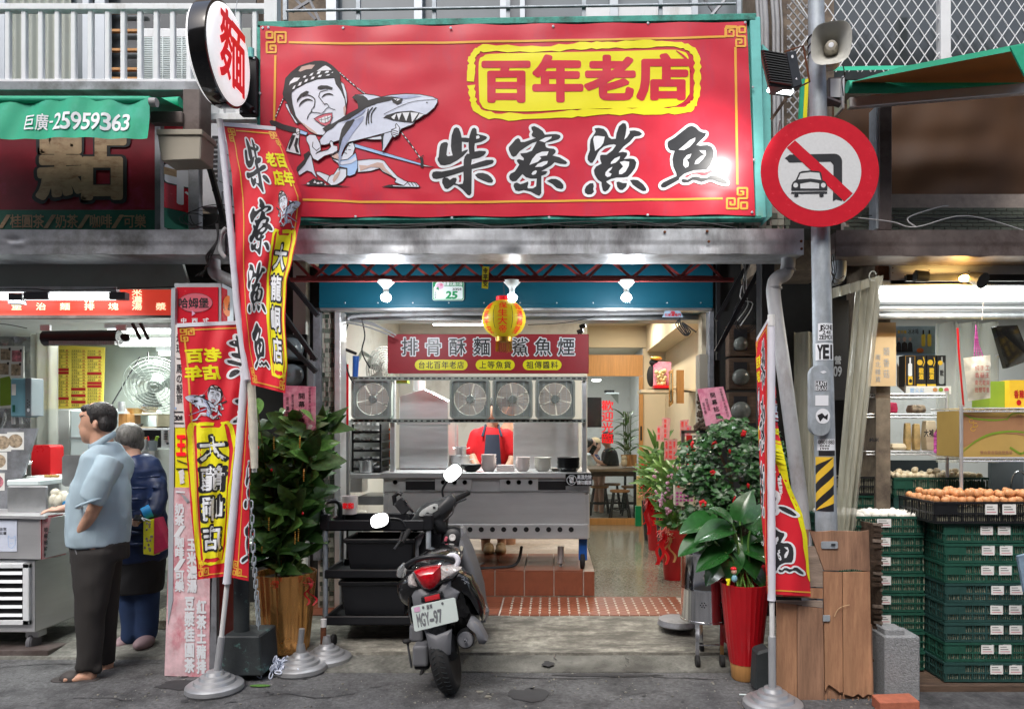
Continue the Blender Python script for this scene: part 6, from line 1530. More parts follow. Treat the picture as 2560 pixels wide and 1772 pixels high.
# white drain elbow
dp=thing('drain_pipe','white drain pipe elbow behind the tall flag','pipe',P(545,680,4.4))
MB().tube(smoothpts([tuple(P(x,y,Y))for x,y,Y in((535,636,4.42),(535,672,4.42),(545,688,4.43),(600,710,4.6),(640,728,4.8))],4),.038,14).put('pipe','pipe_grey',dp,shd=60)
MB().tube([P(549,560,4.25),P(549,640,4.25)],.0,6)if 0 else None
hk=MB().tube(smoothpts([tuple(P(x,y,4.24))for x,y in((566,570),(552,590),(551,625),(562,644))],4),.013,8).put('hook_bracket','pipe_grey',shd=60);tag(hk,'grey curved hook on the end of the left gutter','hook')
for i in range(3):cable([P(546-3*i,560,4.22),P(543,600,4.22),P(528-6*i,640,4.25),P(515+i*2,668,4.4),P(505-8*i,690,4.6)],.005,'cable',['thick black cable dropping from the left gutter end, front','thick black cable dropping from the left gutter end, middle','thick black cable dropping from the left gutter end, rear'][i])
# left dark bay: braces, meters
for i,(a,c_)in enumerate((((640,690),(790,900)),((705,680),(795,790)),((660,800),(790,930)))):
 o=MB().tube([P(*a,5.0+.15*i),P(*c_,5.0+.15*i)],.022,4).put('steel_brace','black_steel');tag(o,['upper long black brace in the dark bay left of the entrance','short black brace nearest the blue shutter box','lower black brace above the electricity meters'][i],'brace')
def meter(px,py,Y,label,r=.085):
 t=thing('electricity_meter',label,'meter',P(px,py,Y));MB().lathe(P(px,py,Y),[(r,0),(r,.05),(r*.9,.09),(r*.6,.11),(0,.115)],24,axis=(0,-1,0)).put('glass_cover','glass_grey',t,shd=50)
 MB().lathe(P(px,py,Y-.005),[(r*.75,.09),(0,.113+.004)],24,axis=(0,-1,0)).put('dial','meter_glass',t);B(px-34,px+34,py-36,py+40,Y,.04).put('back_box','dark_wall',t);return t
meter(733,872,5.6,'upper round electricity meter in the left dark bay');meter(733,938,5.6,'lower round electricity meter in the left dark bay')
o=B(771,783,900,980,5.4,.05).put('downpipe','zinc_dull');tag(o,'narrow grey pipe left of the mosaic column','pipe')
# == leaves
def leaf_mesh(name,mt,L=1.,Wd=.36,curl=.25,fold=.12,nu=4,nv=7,shape=None):
 b=MB();shape=shape or(lambda v:sin(pi*v**.8)**.75)
 def fn(u,v):
  s=(u-.5)*2;w=Wd/2*shape(min(max(v,.001),.999));return(s*w,v*L,abs(s)*fold*w*2-curl*v*v*L)
 b.grid(fn,nu,nv);o=b.put(name,mt,shd=80,fixn=False,origin=(0,0,0));me=o.data;bpy.data.objects.remove(o);me.name=name;return me
LM={}
def lmesh(key,*a,**k):
 if key not in LM:LM[key]=leaf_mesh(*a,**k)
 return LM[key]
def leaf(me,par,p,d,up=(0,0,1),s=.1,name='leaf',sx=1):
 d=V(d).normalized();x=d.cross(V(up));x=x.normalized()if x.length>1e-4 else V((1,0,0));z=x.cross(d)
 o=bpy.data.objects.new(name,me);COL.objects.link(o);o.parent=par
 o.matrix_local=Matrix.Translation(V(p)-W[par.name])@Matrix((x,d,z)).transposed().to_4x4()@Matrix.Diagonal((s*sx,s,s,1));return o
def leaves_mass(par,mt,specs,name,shape_w=.4,curl=.2):
 b=MB()
 for p,d,s in specs:
  d=V(d).normalized();x=d.cross(V((.4*sin(p[0]*99),-1,.6)));x=x.normalized();z=x.cross(d);p=V(p)
  pts=[p,p+d*s*.5+x*s*shape_w/2+z*s*.05,p+d*s-z*curl*s,p+d*s*.5-x*s*shape_w/2+z*s*.05,p+d*s*.5]
  b.add(pts,[(0,1,4),(1,2,4),(2,3,4),(3,0,4)])
 return stuff(b.put(name,mt,par,shd=80,fixn=False))
def udir(r,zlo=-.3,zhi=1):a=r.uniform(0,2*pi);return V((cos(a),sin(a),r.uniform(zlo,zhi)))
# gold planter with tall clusia-like tree
Yg=4.78;gp=thing('potted_tree','tall glossy leaved plant in a fluted gold planter left of the entrance','plant',(PX(716,Yg),Yg,.03))
c=V((PX(716,Yg),Yg,.03));hgt=PZ(1428,Yg)-.03;R1,R2=73/F*Yg,54/F*Yg
b=MB();b.lathe(c,[(R2*.95,0),(R2,.01),(R2+(R1-R2)*.5,hgt*.5),(R1*.98,hgt*.97),(R1,hgt),(R1*.93,hgt),(R1*.9,hgt*.92),(0,hgt*.92)],72,flute=lambda j:1-.035*(j%6 in(0,))+.012*(j%6 in(2,3,4)))
b.put('planter','gold_pot',gp,shd=25)
MB().lathe(c+V((0,0,hgt*.925)),[(R1*.88,0),(0,.01)],20).put('soil','soil',gp)
rr=random.Random(21);base=c+V((0,0,hgt*.92));clus=lmesh('clus','leaf','leaf_dark',1,.48,.12,.1);clusl=lmesh('clusl','leaf','leaf_mid',1,.46,.10,.1)
nl=0;mass=[]
for s_ in range(15):
 a=rr.uniform(0,6.28);r0=rr.uniform(.02,.12);top=V((c.x+rr.uniform(-.19,.25),c.y+rr.uniform(-.16,.14),PZ(rr.uniform(1030,1150),Yg)))
 b0=base+V((r0*cos(a),r0*sin(a),0));mid=b0.lerp(top,.5)+V((rr.uniform(-.05,.05),rr.uniform(-.05,.05),0))
 pts=smoothpts([tuple(b0),tuple(mid),tuple(top)],5);MB().tube(pts,[.009-.0005*i for i in range(len(pts))],6).put('branch','stem',gp,shd=60)
 for k in range(32):
  t=rr.uniform(.16,1);i=min(int(t*(len(pts)-1)),len(pts)-2);p=V(pts[i]).lerp(V(pts[i+1]),rr.random())
  d=udir(rr,-.15,1.1);L_=rr.uniform(.15,.26)
  if nl<296:leaf(clusl if rr.random()<.4 else clus,gp,p,d,(rr.uniform(-.6,.6),-1,rr.uniform(.2,1)),L_,'leaf',rr.uniform(.8,1.1));nl+=1
  else:mass.append((p,d,L_))
leaves_mass(gp,'leaf_dark',mass,'leaves')
b=MB()
for i in range(12):
 p=c+V((rr.uniform(-.2,.22),rr.uniform(-.22,-.1),rr.uniform(.6,1.45)))
 for k in range(7):b.ball(p+V((0,0,-.012*k)),.005,6,4)
b.put('gold_beads','gold',gp)
b=MB()
for i in range(7):p=c+V((rr.uniform(-.18,.2),rr.uniform(-.24,-.14),rr.uniform(.7,1.5)));b.ball(p,(.008,.006,.011),7,5)
stuff(b.put('red_ornaments','ribbon_red',gp))
# underplanting: monstera, variegated leaves, red bow
mon=lmesh('mon','leaf','leaf_big',1,.95,.25,.1,10,10,lambda v:sin(pi*min(v*.92+.12,1))**.6)
var=lmesh('var','leaf','leaf_variegated',1,.5,.2,.15);lit=lmesh('lit','leaf','leaf_light',1,.45,.15,.15)
for i in range(10):a=rr.uniform(2.2,4.6);leaf(mon,gp,base+V((-.06+.05*cos(a),-.06,.1+.02*i)),(cos(a)*1.1,sin(a)*.8,rr.uniform(-.1,.5)),(0,-.5,1),rr.uniform(.13,.2))
for i in range(26):a=rr.uniform(3.1,6.3);leaf(var if i%2 else lit,gp,base+V((rr.uniform(-.06,.13),-.07+rr.uniform(-.04,.04),.03+.006*i)),(cos(a),sin(a)*.7,rr.uniform(.1,1.2)),(0,-.6,1),rr.uniform(.09,.15))
def bow(c,s,par,mt='ribbon_red',tails=2,seed=1):
 r=random.Random(seed);b=MB()
 for i in range(9):
  a=2*pi*i/9+r.uniform(-.2,.2);d=V((cos(a),-.5-r.uniform(0,.4),sin(a)));n=V((-sin(a),0,cos(a)))
  b.grid(lambda u,v:V(c)+d*s*sin(pi*v)*.8+V((0,-.02,0))*v+n*s*(.5*(v-.5)+.0)+V((0,s*.35*(u-.5),0))+n*0,2,8)
 for i in range(tails):
  x=r.uniform(-.5,.5)*s;b.grid(lambda u,v:V(c)+V((x*v*2+s*.3*(u-.5)+.02*sin(v*9+i),-.03-.01*sin(v*7),-s*3.2*v)),2,14)
 return b.put('ribbon_bow',mt,par,shd=60,fixn=False)
bow(base+V((.20,-.12,0)),.045,gp,'menu_red',2,5);bow(base+V((.02,-.22,.01)),.035,gp,'ribbon_red',0,6)
# red fluted planter with philodendron, right of the entrance
Yr=4.32;rp=thing('potted_philodendron','large leaved philodendron in a ribbed red planter beside the right flag','plant',(PX(1862,Yr),Yr,.0))
c=V((PX(1862,Yr),Yr,0.0));R1,R2=60/F*Yr,33/F*Yr;hgt=PZ(1455,Yr)
MB().lathe(c,[(R2*.9,0),(R2,.01),(R2*1.1,.10)],40).put('plinth','wood_oak',rp,shd=40)
MB().lathe(c,[(R2*1.12,.10),(R2+(R1-R2)*.45,hgt*.4),(R1*.97,hgt*.93),(R1,hgt),(R1*.93,hgt),(R1*.9,hgt*.93),(0,hgt*.93)],84,flute=lambda j:1+.018*(j%3==0)).put('planter','red_pot',rp,shd=30)
base=c+V((0,0,hgt*.93));phi=lmesh('phi','leaf','leaf_big',1,.88,.3,.12,8,12,lambda v:sin(pi*min(1,v*.85+.15))**.7*(1-.3*v))
for i,(px,py,s_,dx,dz,dy)in enumerate(((1760,1270,.30,-1,.05,-.5),(1790,1290,.26,-1,-.1,-.3),(1740,1320,.24,-1,-.25,-.4),(1800,1330,.25,-.7,-.4,-.6),(1890,1260,.22,.3,.9,-.3),(1905,1300,.24,.7,.5,-.4),(1850,1280,.27,.2,.6,-.6),(1840,1330,.26,-.3,-.2,-1),(1870,1345,.28,.3,-.8,-.8),(1900,1350,.2,.9,-.2,-.5),(1815,1255,.2,-.5,.6,-.3),(1790,1390,.2,-.8,-.6,-.3),(1860,1235,.22,.3,1,0),(1780,1360,.22,-.9,-.3,-.2),(1890,1400,.18,.6,-.6,-.6),(1925,1330,.2,.9,.2,.2),(1830,1370,.2,-.2,-.8,-.4))):
 p=P(px,py+34,Yr+rr.uniform(-.1,.1))-V((dx,dy,dz)).normalized()*s_*.4
 MB().tube(smoothpts([tuple(base+V((rr.uniform(-.05,.05),rr.uniform(-.05,.05),0))),tuple(base.lerp(p,.6)+V((0,0,.04))),tuple(p)],4),.006,6).put('stalk','leaf_mid',rp,shd=60)
 leaf(phi,rp,p,(dx,dy,dz),(0,-.5,1),s_*.92,'leaf')
fgn=thing('toy_figurine','tiny toy figure with red cap sitting on the red planter rim','figurine',P(1836,1452,Yr-.12))
MB().ball(P(1836,1446,Yr-.12),(.018,.014,.022)).put('body','heater_blue',fgn,shd=60);MB().ball(P(1835,1428,Yr-.12),.017,10,8).put('head','skin_pale',fgn,shd=60);MB().ball(P(1834,1421,Yr-.12),(.019,.017,.012)).put('cap','ribbon_red',fgn,shd=60)
o=MB().tube([P(1815,1450,Yr-.13),P(1822,1447,Yr-.13),P(1820,1462,Yr-.13)],.010,6).put('yellow_toy','print_yellow',shd=60);tag(o,'tiny yellow toy draped over the red planter rim','toy')
# camellia bush
Yc=4.75;cmb=thing('camellia_bush','dense dark camellia bush with red flowers behind the steel bin','plant',(PX(1850,Yc),Yc,.1))
MB().lathe((PX(1850,Yc),Yc,.1),[(.12,0),(.16,.5),(.15,.5),(0,.48)],24).put('planter','red_pot',cmb,shd=40)
rr=random.Random(5);cam_l=lmesh('caml','leaf','leaf_camellia',1,.55,.2,.18,4,5);nl=0;mass=[]
prof_c=[(1065,30),(1085,75),(1120,110),(1170,120),(1230,112),(1290,105),(1330,70)]
def bushpt():
 py=rr.uniform(1062,1330);w=pl_([(a,b_)for a,b_ in prof_c],py);cx=1835-max(0,1150-py)*.05
 # uneven outline: two lobes to the left
 r=rr.uniform(.35,1)**.5;a=rr.uniform(0,6.28)
 wl=w*(1+.28*noise.noise((py/38.,2,7))+.1)
 return P(cx+wl*r*cos(a),py,Yc+.22*r*sin(a)-.02)
for i in range(26):
 p=bushpt();q=V((PX(1850,Yc),Yc,.6));m_=q.lerp(p,.5)+V((rr.uniform(-.05,.05),0,.05))
 MB().tube(smoothpts([tuple(q),tuple(m_),tuple(p)],3),.005,5).put('branch','bark',cmb)
cents=[bushpt()for i in range(105)]
for cc in cents:
 for k in range(26):
  p=cc+V((rr.gauss(0,.038),rr.gauss(0,.04),rr.gauss(0,.032)));d=udir(rr,-.6,.5)+V((0,-.4,0));s_=rr.uniform(.045,.068)
  if nl<298 and d.y<0:leaf(cam_l,cmb,p,d,(rr.uniform(-.5,.5),-1,.6),s_);nl+=1
  else:mass.append((p,d,s_))
leaves_mass(cmb,'leaf_camellia',mass,'leaves',.5)
pet=MB()
for k in range(11):a=2*pi*k/11;rad=1 if k%2 else .6;pet.ball((.5*rad*cos(a),-.15-.3*(1-rad),.5*rad*sin(a)),(.42,.2,.42),7,5)
pm=None
for px,py in((1858,1083),(1787,1112),(1825,1128),(1733,1111),(1782,1182),(1872,1214),(1837,1250),(1757,1258),(1900,1150)):
 p=P(px,py,Yc-.24)
 if pm is None:pm=pet.put('flower','flower_red',cmb,shd=60,origin=(0,0,0));pm.location=p-W[cmb.name];pm.scale=(.026,)*3
 else:inst(pm,'flower',cmb,p,(rr.uniform(-.4,.4),0,rr.uniform(0,6)),rr.uniform(.018,.03))
 # interior flower stands
def stand(px,pyb,pyt,Y,potw,label,pot_mt,leafkind,flower=None,bowmt='ribbon_red',tall=.0,seed=1,z0=.12,spread=.16):
 r=random.Random(seed);t=thing('flower_stand',label,'plant',(PX(px,Y),Y,z0),'opening flower stands along the right wall');c=V((PX(px,Y),Y,z0));zt=PZ(pyt,Y);zp=z0+(zt-z0)*.42
 MB().lathe(c,[(potw*.7,0),(potw,zp-z0),(potw*.93,zp-z0),(0,zp-z0-.04)],28,flute=lambda j:1+.02*(j%3==0)).put('planter',pot_mt,t,shd=35)
 me,mm=leafkind;ms_=[]
 for i in range(60):
  a=r.uniform(0,6.28);h=r.uniform(0,1);p=V((c.x+spread*.5*cos(a)*r.random(),c.y+spread*.5*sin(a),zp+(zt-zp)*h*.8));d=V((cos(a),sin(a)*.8,r.uniform(.2,1.6)));leaf(me,t,p,d,(0,-1,.7),r.uniform(.8,1.2)*spread*.95)
 for i in range(170):a=r.uniform(0,6.28);ms_.append((V((c.x+spread*.8*cos(a)*r.random(),c.y+spread*.8*sin(a),zp+(zt-zp)*r.random()*.7)),udir(r,-.2,1),r.uniform(.4,.7)*spread))
 leaves_mass(t,mm,ms_,'leaves')
 if flower:
  b=MB()
  for i in range(26):p=V((c.x+r.uniform(-.9,.6)*spread,c.y-spread*r.uniform(.3,1),zp+(zt-zp)*r.uniform(.25,.8)));[b.ball(p+V((r.uniform(-.02,.02),0,r.uniform(-.02,.02))),(.014,.008,.014),6,4)for _ in range(3)]
  b.put('flowers',flower,t,shd=60)
 bow(V((c.x-potw*.6,c.y-potw,zp-.05)),.07,t,bowmt,2,seed)
 return t
pal=lmesh('pal','leaf','leaf_light',1,.2,.5,.1,2,8);plm=lmesh('plm','leaf','leaf_mid',1,.3,.3,.1)
stand(1628,1420,1115,8.9,.12,'farthest flower stand by the glazed partition with palm leaves','plastic_black',(plm,'leaf_mid'),'flower_red',seed=2)
stand(1643,1440,1075,8.2,.14,'bright green palm leaf flower stand in a red pot with red bow','red_pot',(pal,'leaf_light'),None,seed=3,spread=.22)
stand(1668,1430,1130,7.5,.12,'flower stand with pink orchids behind the framed notice','plastic_black',(plm,'leaf_dark'),'flower_pink',seed=4,spread=.17)
stand(1685,1500,1150,6.6,.13,'nearest flower stand in a ribbed red pot with gold and red bows','red_pot',(plm,'leaf_dark'),'flower_pink','ribbon_gold',seed=5,spread=.17)
bow(V((PX(1655,6.4),6.35,PZ(1330,6.4))),.085,bpy.data.objects['flower_stand.003'],'ribbon_red',3,12);bow(V((PX(1618,7.8),7.8,PZ(1238,7.8))),.13,bpy.data.objects['flower_stand.001'],'ribbon_red',2,9)
# dining room plants & cat figurine
t=thing('bamboo_palm','potted bamboo palm seen through the dining room glass','plant',P(1568,1160,11.2));c=P(1568,1165,11.2)
MB().lathe(c,[(.08,0),(.10,.18),(.09,.18),(0,.15)],18).put('pot','wood_oak',t,shd=40)
rr=random.Random(9)
for i in range(60):a=rr.uniform(0,6.28);leaf(pal,t,c+V((.05*cos(a),.05*sin(a),rr.uniform(.2,.75))),(cos(a),sin(a),rr.uniform(.2,1.5)),(0,0,1),rr.uniform(.2,.32))
for i in range(5):MB().cyl(c+V((.02*i-.04,0,.1)),c+V((.03*i-.06,0,.85)),.008,n=6).put('stalk','stem',t)
o=MB().ball(P(1560,1155,11.0),(.05,.04,.07)).ball(P(1560,1144,11.0),(.045,.04,.04)).put('lucky_cat','egg_cream',shd=60);tag(o,'small cream lucky cat figurine on the dining table end','figurine')
o=B(1574,1592,1100+36,1165,11.1,.12).put('orange_pot','wood_oak');tag(o,'square orange pot beside the lucky cat figurine','pot')
# framed notice + white gift bag
nf=thing('framed_notice','standing dark frame with red poster at the right wall','frame',P(1730,1250,6.0));
for a in((1704,1712,1078,1300),(1704,1775,1075,1083)):B(*a,6.0,.03).put('frame_bar','zinc_brown',nf)
B(1716,1738,1088,1170,6.01,.01).put('poster','ribbon_red',nf);B(1731,1749,1086,1116,5.99,.01).put('notice','paper_white',nf)
pr=Print();pr.row('恭賀',1733,1089,1747,1096,'ink',1,.03);pr.row('喬遷',1733,1099,1747,1106,'ink',1,.03);pr.put('lettering',nf,facing(5.989))
gb=thing('gift_bag','clear printed gift bag with red top hanging on the orchids','bag',P(1712,1265,6.0));MB().slab([P(1686,1204,5.9),P(1738,1210,5.9),P(1734,1270,5.9),P(1686,1262,5.9)],(0,.06,0)).put('body','bag_clear',gb,bev=.005)
b=MB()
for i in range(16):b.ball(P(1693+(i%5)*9,1232+(i//5)*9,5.895),(.012,.004,.01),7,5)
b.put('pink_print','stripe_pink',gb);MB().slab([P(1692,1204,5.89),P(1712,1203,5.89),P(1712,1218,5.89),P(1694,1218,5.89)],(0,.02,0)).put('red_top','ribbon_red',gb)
for i,(x,Y,lb)in enumerate(((1614,9.6,'yellow ribbon strip by the partition foot'),(1612,9.3,'green and white bottle box at the partition foot'))):
 o=(B(1592,1606,1190,1265,Y,.05)if i==0 else B(1589,1604,1265,1315,Y,.08)).put(['yellow_strip','bottle_box'][i],['snack','door_green'][i]);tag(o,lb,['strip','box'][i])
 # carved charm hanging at the right pier
wc=thing('wooden_charm','brown carved charm with tassels hanging at the right pier','ornament',P(1752,1060,5.2));b=MB();rr=random.Random(8)
for i in range(40):b.ball(P(1750+rr.uniform(-6,8),rr.uniform(985,1062),5.2),rr.uniform(.008,.016),6,4)
for i in range(14):b.ball(P(1752+rr.uniform(-14,16),rr.uniform(1062,1074),5.2),rr.uniform(.012,.022),6,4)
b.put('beads','wood_dark',wc,shd=60);B(1744,1772,1073,1083,5.2,.05).put('foot','plastic_black',wc)
# == dining table and diners
TY=11.2;tb_=thing('dining_table','long wooden dining table behind the glass','table',(.8,TY,.12));tz=PZ(1171,10.9)
MB().box(PX(1466,10.9),PX(1592,10.9),10.8,12.6,tz-.04,tz).put('tabletop','table_wood',tb_,bev=.005)
for x,y in((PX(1472,10.9),10.95),(PX(1588,10.9),10.95),(PX(1472,10.9),12.4),(PX(1588,10.9),12.4)):MB().box(x-.02,x+.02,y-.02,y+.02,.12,tz-.04).put('leg','black_steel',tb_)
MB().box(PX(1472,10.9),PX(1588,10.9),10.94,10.96,tz-.12,tz-.05).put('apron','wood_dark',tb_);MB().box(PX(1472,10.9),PX(1588,10.9),10.94,10.96,.35,.38).put('stretcher','black_steel',tb_)
def stool(x,y,label,z=.55):
 t=thing('stool',label,'stool',(x,y,.12),'stools at the dining table')
 MB().lathe((x,y,z),[(.14,0),(.15,.01),(.15,.03),(0,.032)],24).put('seat','stool_wood',t,shd=40)
 for sx in(-1,1):
  for sy in(-1,1):MB().tube([(x+.09*sx,y+.09*sy,z),(x+.15*sx,y+.15*sy,.12)],.014,6).put('leg','black_steel',t)
 MB().tube([(x+.12*cos(a),y+.12*sin(a),.3)for a in[i*.524 for i in range(13)]],.008,5).put('ring','black_steel',t)
stool(PX(1550,10.7),10.72,'stool with wooden seat nearest to the glass');stool(PX(1500,11.4),11.5,'stool at the left under the dining table');stool(PX(1530,11.9),12.0,'dark stool seen in the middle under the dining table');stool(PX(1575,11.6),11.5,'stool at the right under the dining table')
o=B(1462,1504,993,1068,13.0,.06).put('television','plastic_black_gloss',bev=.01);tag(o,'black wall television above the diners','television')
ds=thing('bracket_shelf','white bracket shelf with a dark box beside the television','shelf',P(1530,985,12.6));B(1515,1548,981,984,12.6,.25).put('board','white_clean',ds);MB().slab([P(1525,984,12.7),P(1546,984,12.7),P(1546,1010,12.7)],(0,.01,0)).put('bracket','fan_grey',ds);B(1512,1536,975,980,12.6,.2).put('set_top_box','plastic_black',ds)
# == people
FT=bpy.data.textures.new("folds","CLOUDS");FT.noise_scale=.13;FT.noise_depth=1
def blob(name,mt,par,parts,vox=.012,smooth_it=5,dp=0):
 """one continuous skin grown from overlapping tapered volumes"""
 b=MB()
 for q in parts:q(b)
 o=b.put(name,mt,par)
 m=o.modifiers.new('r','REMESH');m.mode='VOXEL';m.voxel_size=vox;m.use_smooth_shade=True
 s=o.modifiers.new('s','SMOOTH');s.iterations=smooth_it;s.factor=.6
 if dp:d=o.modifiers.new('d','DISPLACE');d.texture=FT;d.strength=dp;d.mid_level=.5
 return o
def T(pts,rs,n=14,ell=None,side=None):
 def f(b):
  q=smoothpts([tuple(p)for p in pts],3);N=len(pts)
  def at(L,i):k=i/(len(q)-1)*(N-1);j=min(int(k),N-2);return(V(L[j])if hasattr(L[j],'__len__')else L[j])*(1-(k-j))+(V(L[j+1])if hasattr(L[j+1],'__len__')else L[j+1])*(k-j)
  if ell:e=[tuple(at([V((*x,0))for x in ell],i))[:2]for i in range(len(q))];b.tube(q,1,n,True,0,e,side)
  else:b.tube(q,[at(rs,i)for i in range(len(q))],n);b.ball(pts[0],rs[0],n,8);b.ball(pts[-1],rs[-1],n,8)
 return f
def E(c,r,rot=None):return lambda b:b.ball(c,r,18,12,rot)
# customer in profile
YM=4.40;q=lambda x,y,dy=0:P(x,y,YM+dy)
mn=thing('person','man in pale blue polo and black trousers, hand in pocket, at the food cart','person',(PX(235,YM),YM,0))
sx_=(1,0,0)
blob('body','skin',mn,[E(q(246,1050),(.102,.080,.112)),E(q(232,1078),(.082,.066,.078)),E(q(216,1099),(.032,.036,.024)),E(q(218,1060),(.042,.055,.05)),E(q(214,1038),(.035,.055,.03)),T([q(206,1050),q(199,1066),q(205,1073)],[.010,.018,.016],8),E(q(206,1083),(.018,.028,.010)),E(q(208,1090),(.017,.026,.010)),E(q(240,1064,-.083),(.017,.012,.028)),T([q(252,1075),q(262,1130)],[.062,.075]),T([q(262,1130),q(255,1230),q(250,1340)],1,ell=[(.10,.15),(.13,.17),(.12,.16)],side=sx_),T([q(268,1160,-.17),q(243,1262,-.20),q(205,1322,-.17),q(194,1346,-.15)],[.05,.042,.032,.026]),E(q(190,1356,-.14),(.03,.02,.035)),T([q(262,1160,.17),q(235,1250,.2),q(200,1330,.18)],[.05,.04,.03]),T([q(240,1360,-.08),q(238,1520,-.09),q(226,1690,-.10)],[.09,.06,.038]),T([q(262,1360,.09),q(268,1520,.10),q(270,1665,.12)],[.09,.06,.038]),T([q(232,1683,-.10),q(205,1692,-.11),q(160,1700,-.12)],1,ell=[(.03,.032),(.03,.04),(.016,.045)],side=(0,0,1)),T([q(280,1665,.12),q(262,1671,.12),q(230,1676,.12)],1,ell=[(.03,.03),(.025,.04),(.016,.045)],side=(0,0,1)),*[E(q(137+5*i,1702-abs(i-1),-.085-.019*i),(.017,.0095,.010))for i in range(5)]],.009,3)
blob('hair','hair',mn,[E(q(256,1036),(.100,.085,.080)),E(q(270,1054),(.058,.080,.070)),E(q(224,1022),(.05,.066,.03)),E(q(262,1062,-.07),(.03,.015,.04)),E(q(230,1050,-.076),(.012,.012,.03))],.009,2)
b=MB();rr=random.Random(2)
for i in range(260):
 a=rr.uniform(0,1);x=208+a*82;p=q(x,1022+abs(x-245)*.22-14*rr.random(),rr.uniform(-.085,.02));b.tube([p,p+V((rr.uniform(-.02,.03),rr.uniform(-.01,.01),rr.uniform(-.006,.022)))],[.0022,.0006],3)
stuff(b.put('hair_strands','hair_grey',mn))
MB().ball(q(204,1049,-.05),(.006,.004,.004)).put('eye','ink',mn);MB().tube([q(199,1041,-.05),q(208,1038,-.062),q(216,1041,-.07)],.004,5).put('eyebrow','hair',mn)
blob('polo_shirt','shirt_blue',mn,[T([q(262,1112),q(266,1140),q(256,1215),q(249,1290),q(248,1362)],1,18,ell=[(.08,.085),(.115,.175),(.16,.195),(.19,.195),(.185,.19)],side=sx_),E(q(214,1265),(.115,.14,.13)),E(q(292,1170,.02),(.09,.17,.12)),T([q(285,1150,-.15),q(262,1195,-.20),q(232,1252,-.215)],1,14,ell=[(.085,.075),(.088,.075),(.082,.066)],side=sx_),T([q(282,1150,.15),q(255,1240,.2)],[.08,.07])],.011,3,.022)
c0=q(257,1108);MB().tube(smoothpts([tuple(q(x,y,dy))for x,y,dy in((222,1116,-.01),(240,1112,-.075),(270,1096,-.085),(290,1086,-.02),(290,1086,.04),(262,1100,.085),(230,1114,.05))],3,True),1,8,False,0,[(.02,.008)]*21,(0,0,1)).put('collar','shirt_blue',mn,shd=60)
MB().tube(smoothpts([tuple(q(232,1256,-.215)+V((.088*cos(a),.0+.07*sin(a),.03*cos(a)+-.0)))for a in[i*.6283 for i in range(10)]],2,True)+[tuple(q(232,1256,-.215)+V((.088,0,.03)))],.009,6,False).put('sleeve_band','shirt_blue',mn,shd=60)
blob('trousers','trousers',mn,[T([q(251,1352),q(252,1400)],1,18,ell=[(.18,.17),(.175,.17)],side=sx_),T([q(236,1380,-.07),q(232,1460,-.09),q(226,1560,-.10),q(222,1672,-.10)],1,16,ell=[(.15,.11),(.115,.095),(.085,.078),(.07,.064)],side=sx_),T([q(258,1380,.08),q(262,1460,.09),q(264,1560,.10),q(264,1655,.12)],1,16,ell=[(.13,.11),(.1,.09),(.075,.075),(.06,.062)],side=sx_),T([q(196,1668,-.10),q(246,1672,-.10)],[.03,.035])],.011,3,.014)
MB().tube([q(176,1350,-.14),q(184,1372,-.165),q(193,1392,-.172)],.004,6).put('pocket_edge','plastic_grey',mn,shd=60)
def sandal(c,L,mt,par,ang=0,holes=True):
 b=MB();
 b.slab([V(c)+V((L*(a-.5),Wd*.048,0))for a,Wd in((0,0),(.02,-.6),(.12,-1),(.35,-1.05),(.6,-.8),(.85,-.8),(.98,-.5),(1,0),(.98,.5),(.85,.8),(.6,.8),(.35,1.05),(.12,1),(.02,.6))],(0,0,.024))
 o=b.put('sandal_sole',mt,par,bev=.004)
 b=MB();b.ball(V(c)+V((-L*.10,0,.022)),(L*.24,.054,.05),16,8)
 b.put('sandal_strap',mt,par,shd=60);return o
sandal(q(186,1706,-.11),.31,'sandal',mn);sandal(q(252,1684,.12),.28,'sandal',mn)
mn.scale=(.9,.95,1)
# woman behind him
YW=4.95;w_=lambda x,y,dy=0:P(x,y,YW+dy)
wm=thing('person','woman in navy padded jacket seen from behind the man, holding a yellow and pink bag','person',(PX(335,YW),YW,.03))
blob('body','skin_pale',wm,[E(w_(322,1096),(.075,.085,.10)),T([w_(325,1110),w_(335,1150)],[.05,.06]),T([w_(335,1150),w_(345,1300),w_(345,1420)],1,ell=[(.12,.09),(.15,.11),(.14,.12)],side=sx_),T([w_(350,1180),w_(398,1240,-.06),w_(368,1285,-.16),w_(345,1300,-.2)],[.03,.03,.028,.024]),E(w_(338,1304,-.21),(.035,.018,.028)),*[T([w_(336+3*i,1306,-.215),w_(334+3*i,1316,-.215)],[.008,.007],6)for i in range(4)],T([w_(310,1190),w_(250,1230,-.2),w_(175,1266,-.35),w_(150,1272,-.38)],[.03,.03,.028,.024]),E(w_(138,1275,-.39),(.045,.035,.016)),*[T([w_(128,1272+1.2*i,-.36-.018*i),w_(112,1276+1.6*i,-.36-.02*i),w_(101,1284+i,-.36-.021*i)],[.009,.008,.007],6)for i in range(4)],T([w_(140,1270,-.35),w_(128,1268,-.33)],[.01,.008],6),T([w_(330,1420),w_(332,1590)],[.07,.04]),T([w_(362,1420),w_(366,1600)],[.07,.04]),T([w_(330,1600),w_(312,1610)],[.03,.03]),T([w_(366,1598),w_(366,1606,-.1)],[.03,.03])],.010,3)
blob('hair','hair_grey',wm,[E(w_(324,1090),(.088,.098,.095)),E(w_(332,1110,.02),(.07,.08,.07))],.010,3)
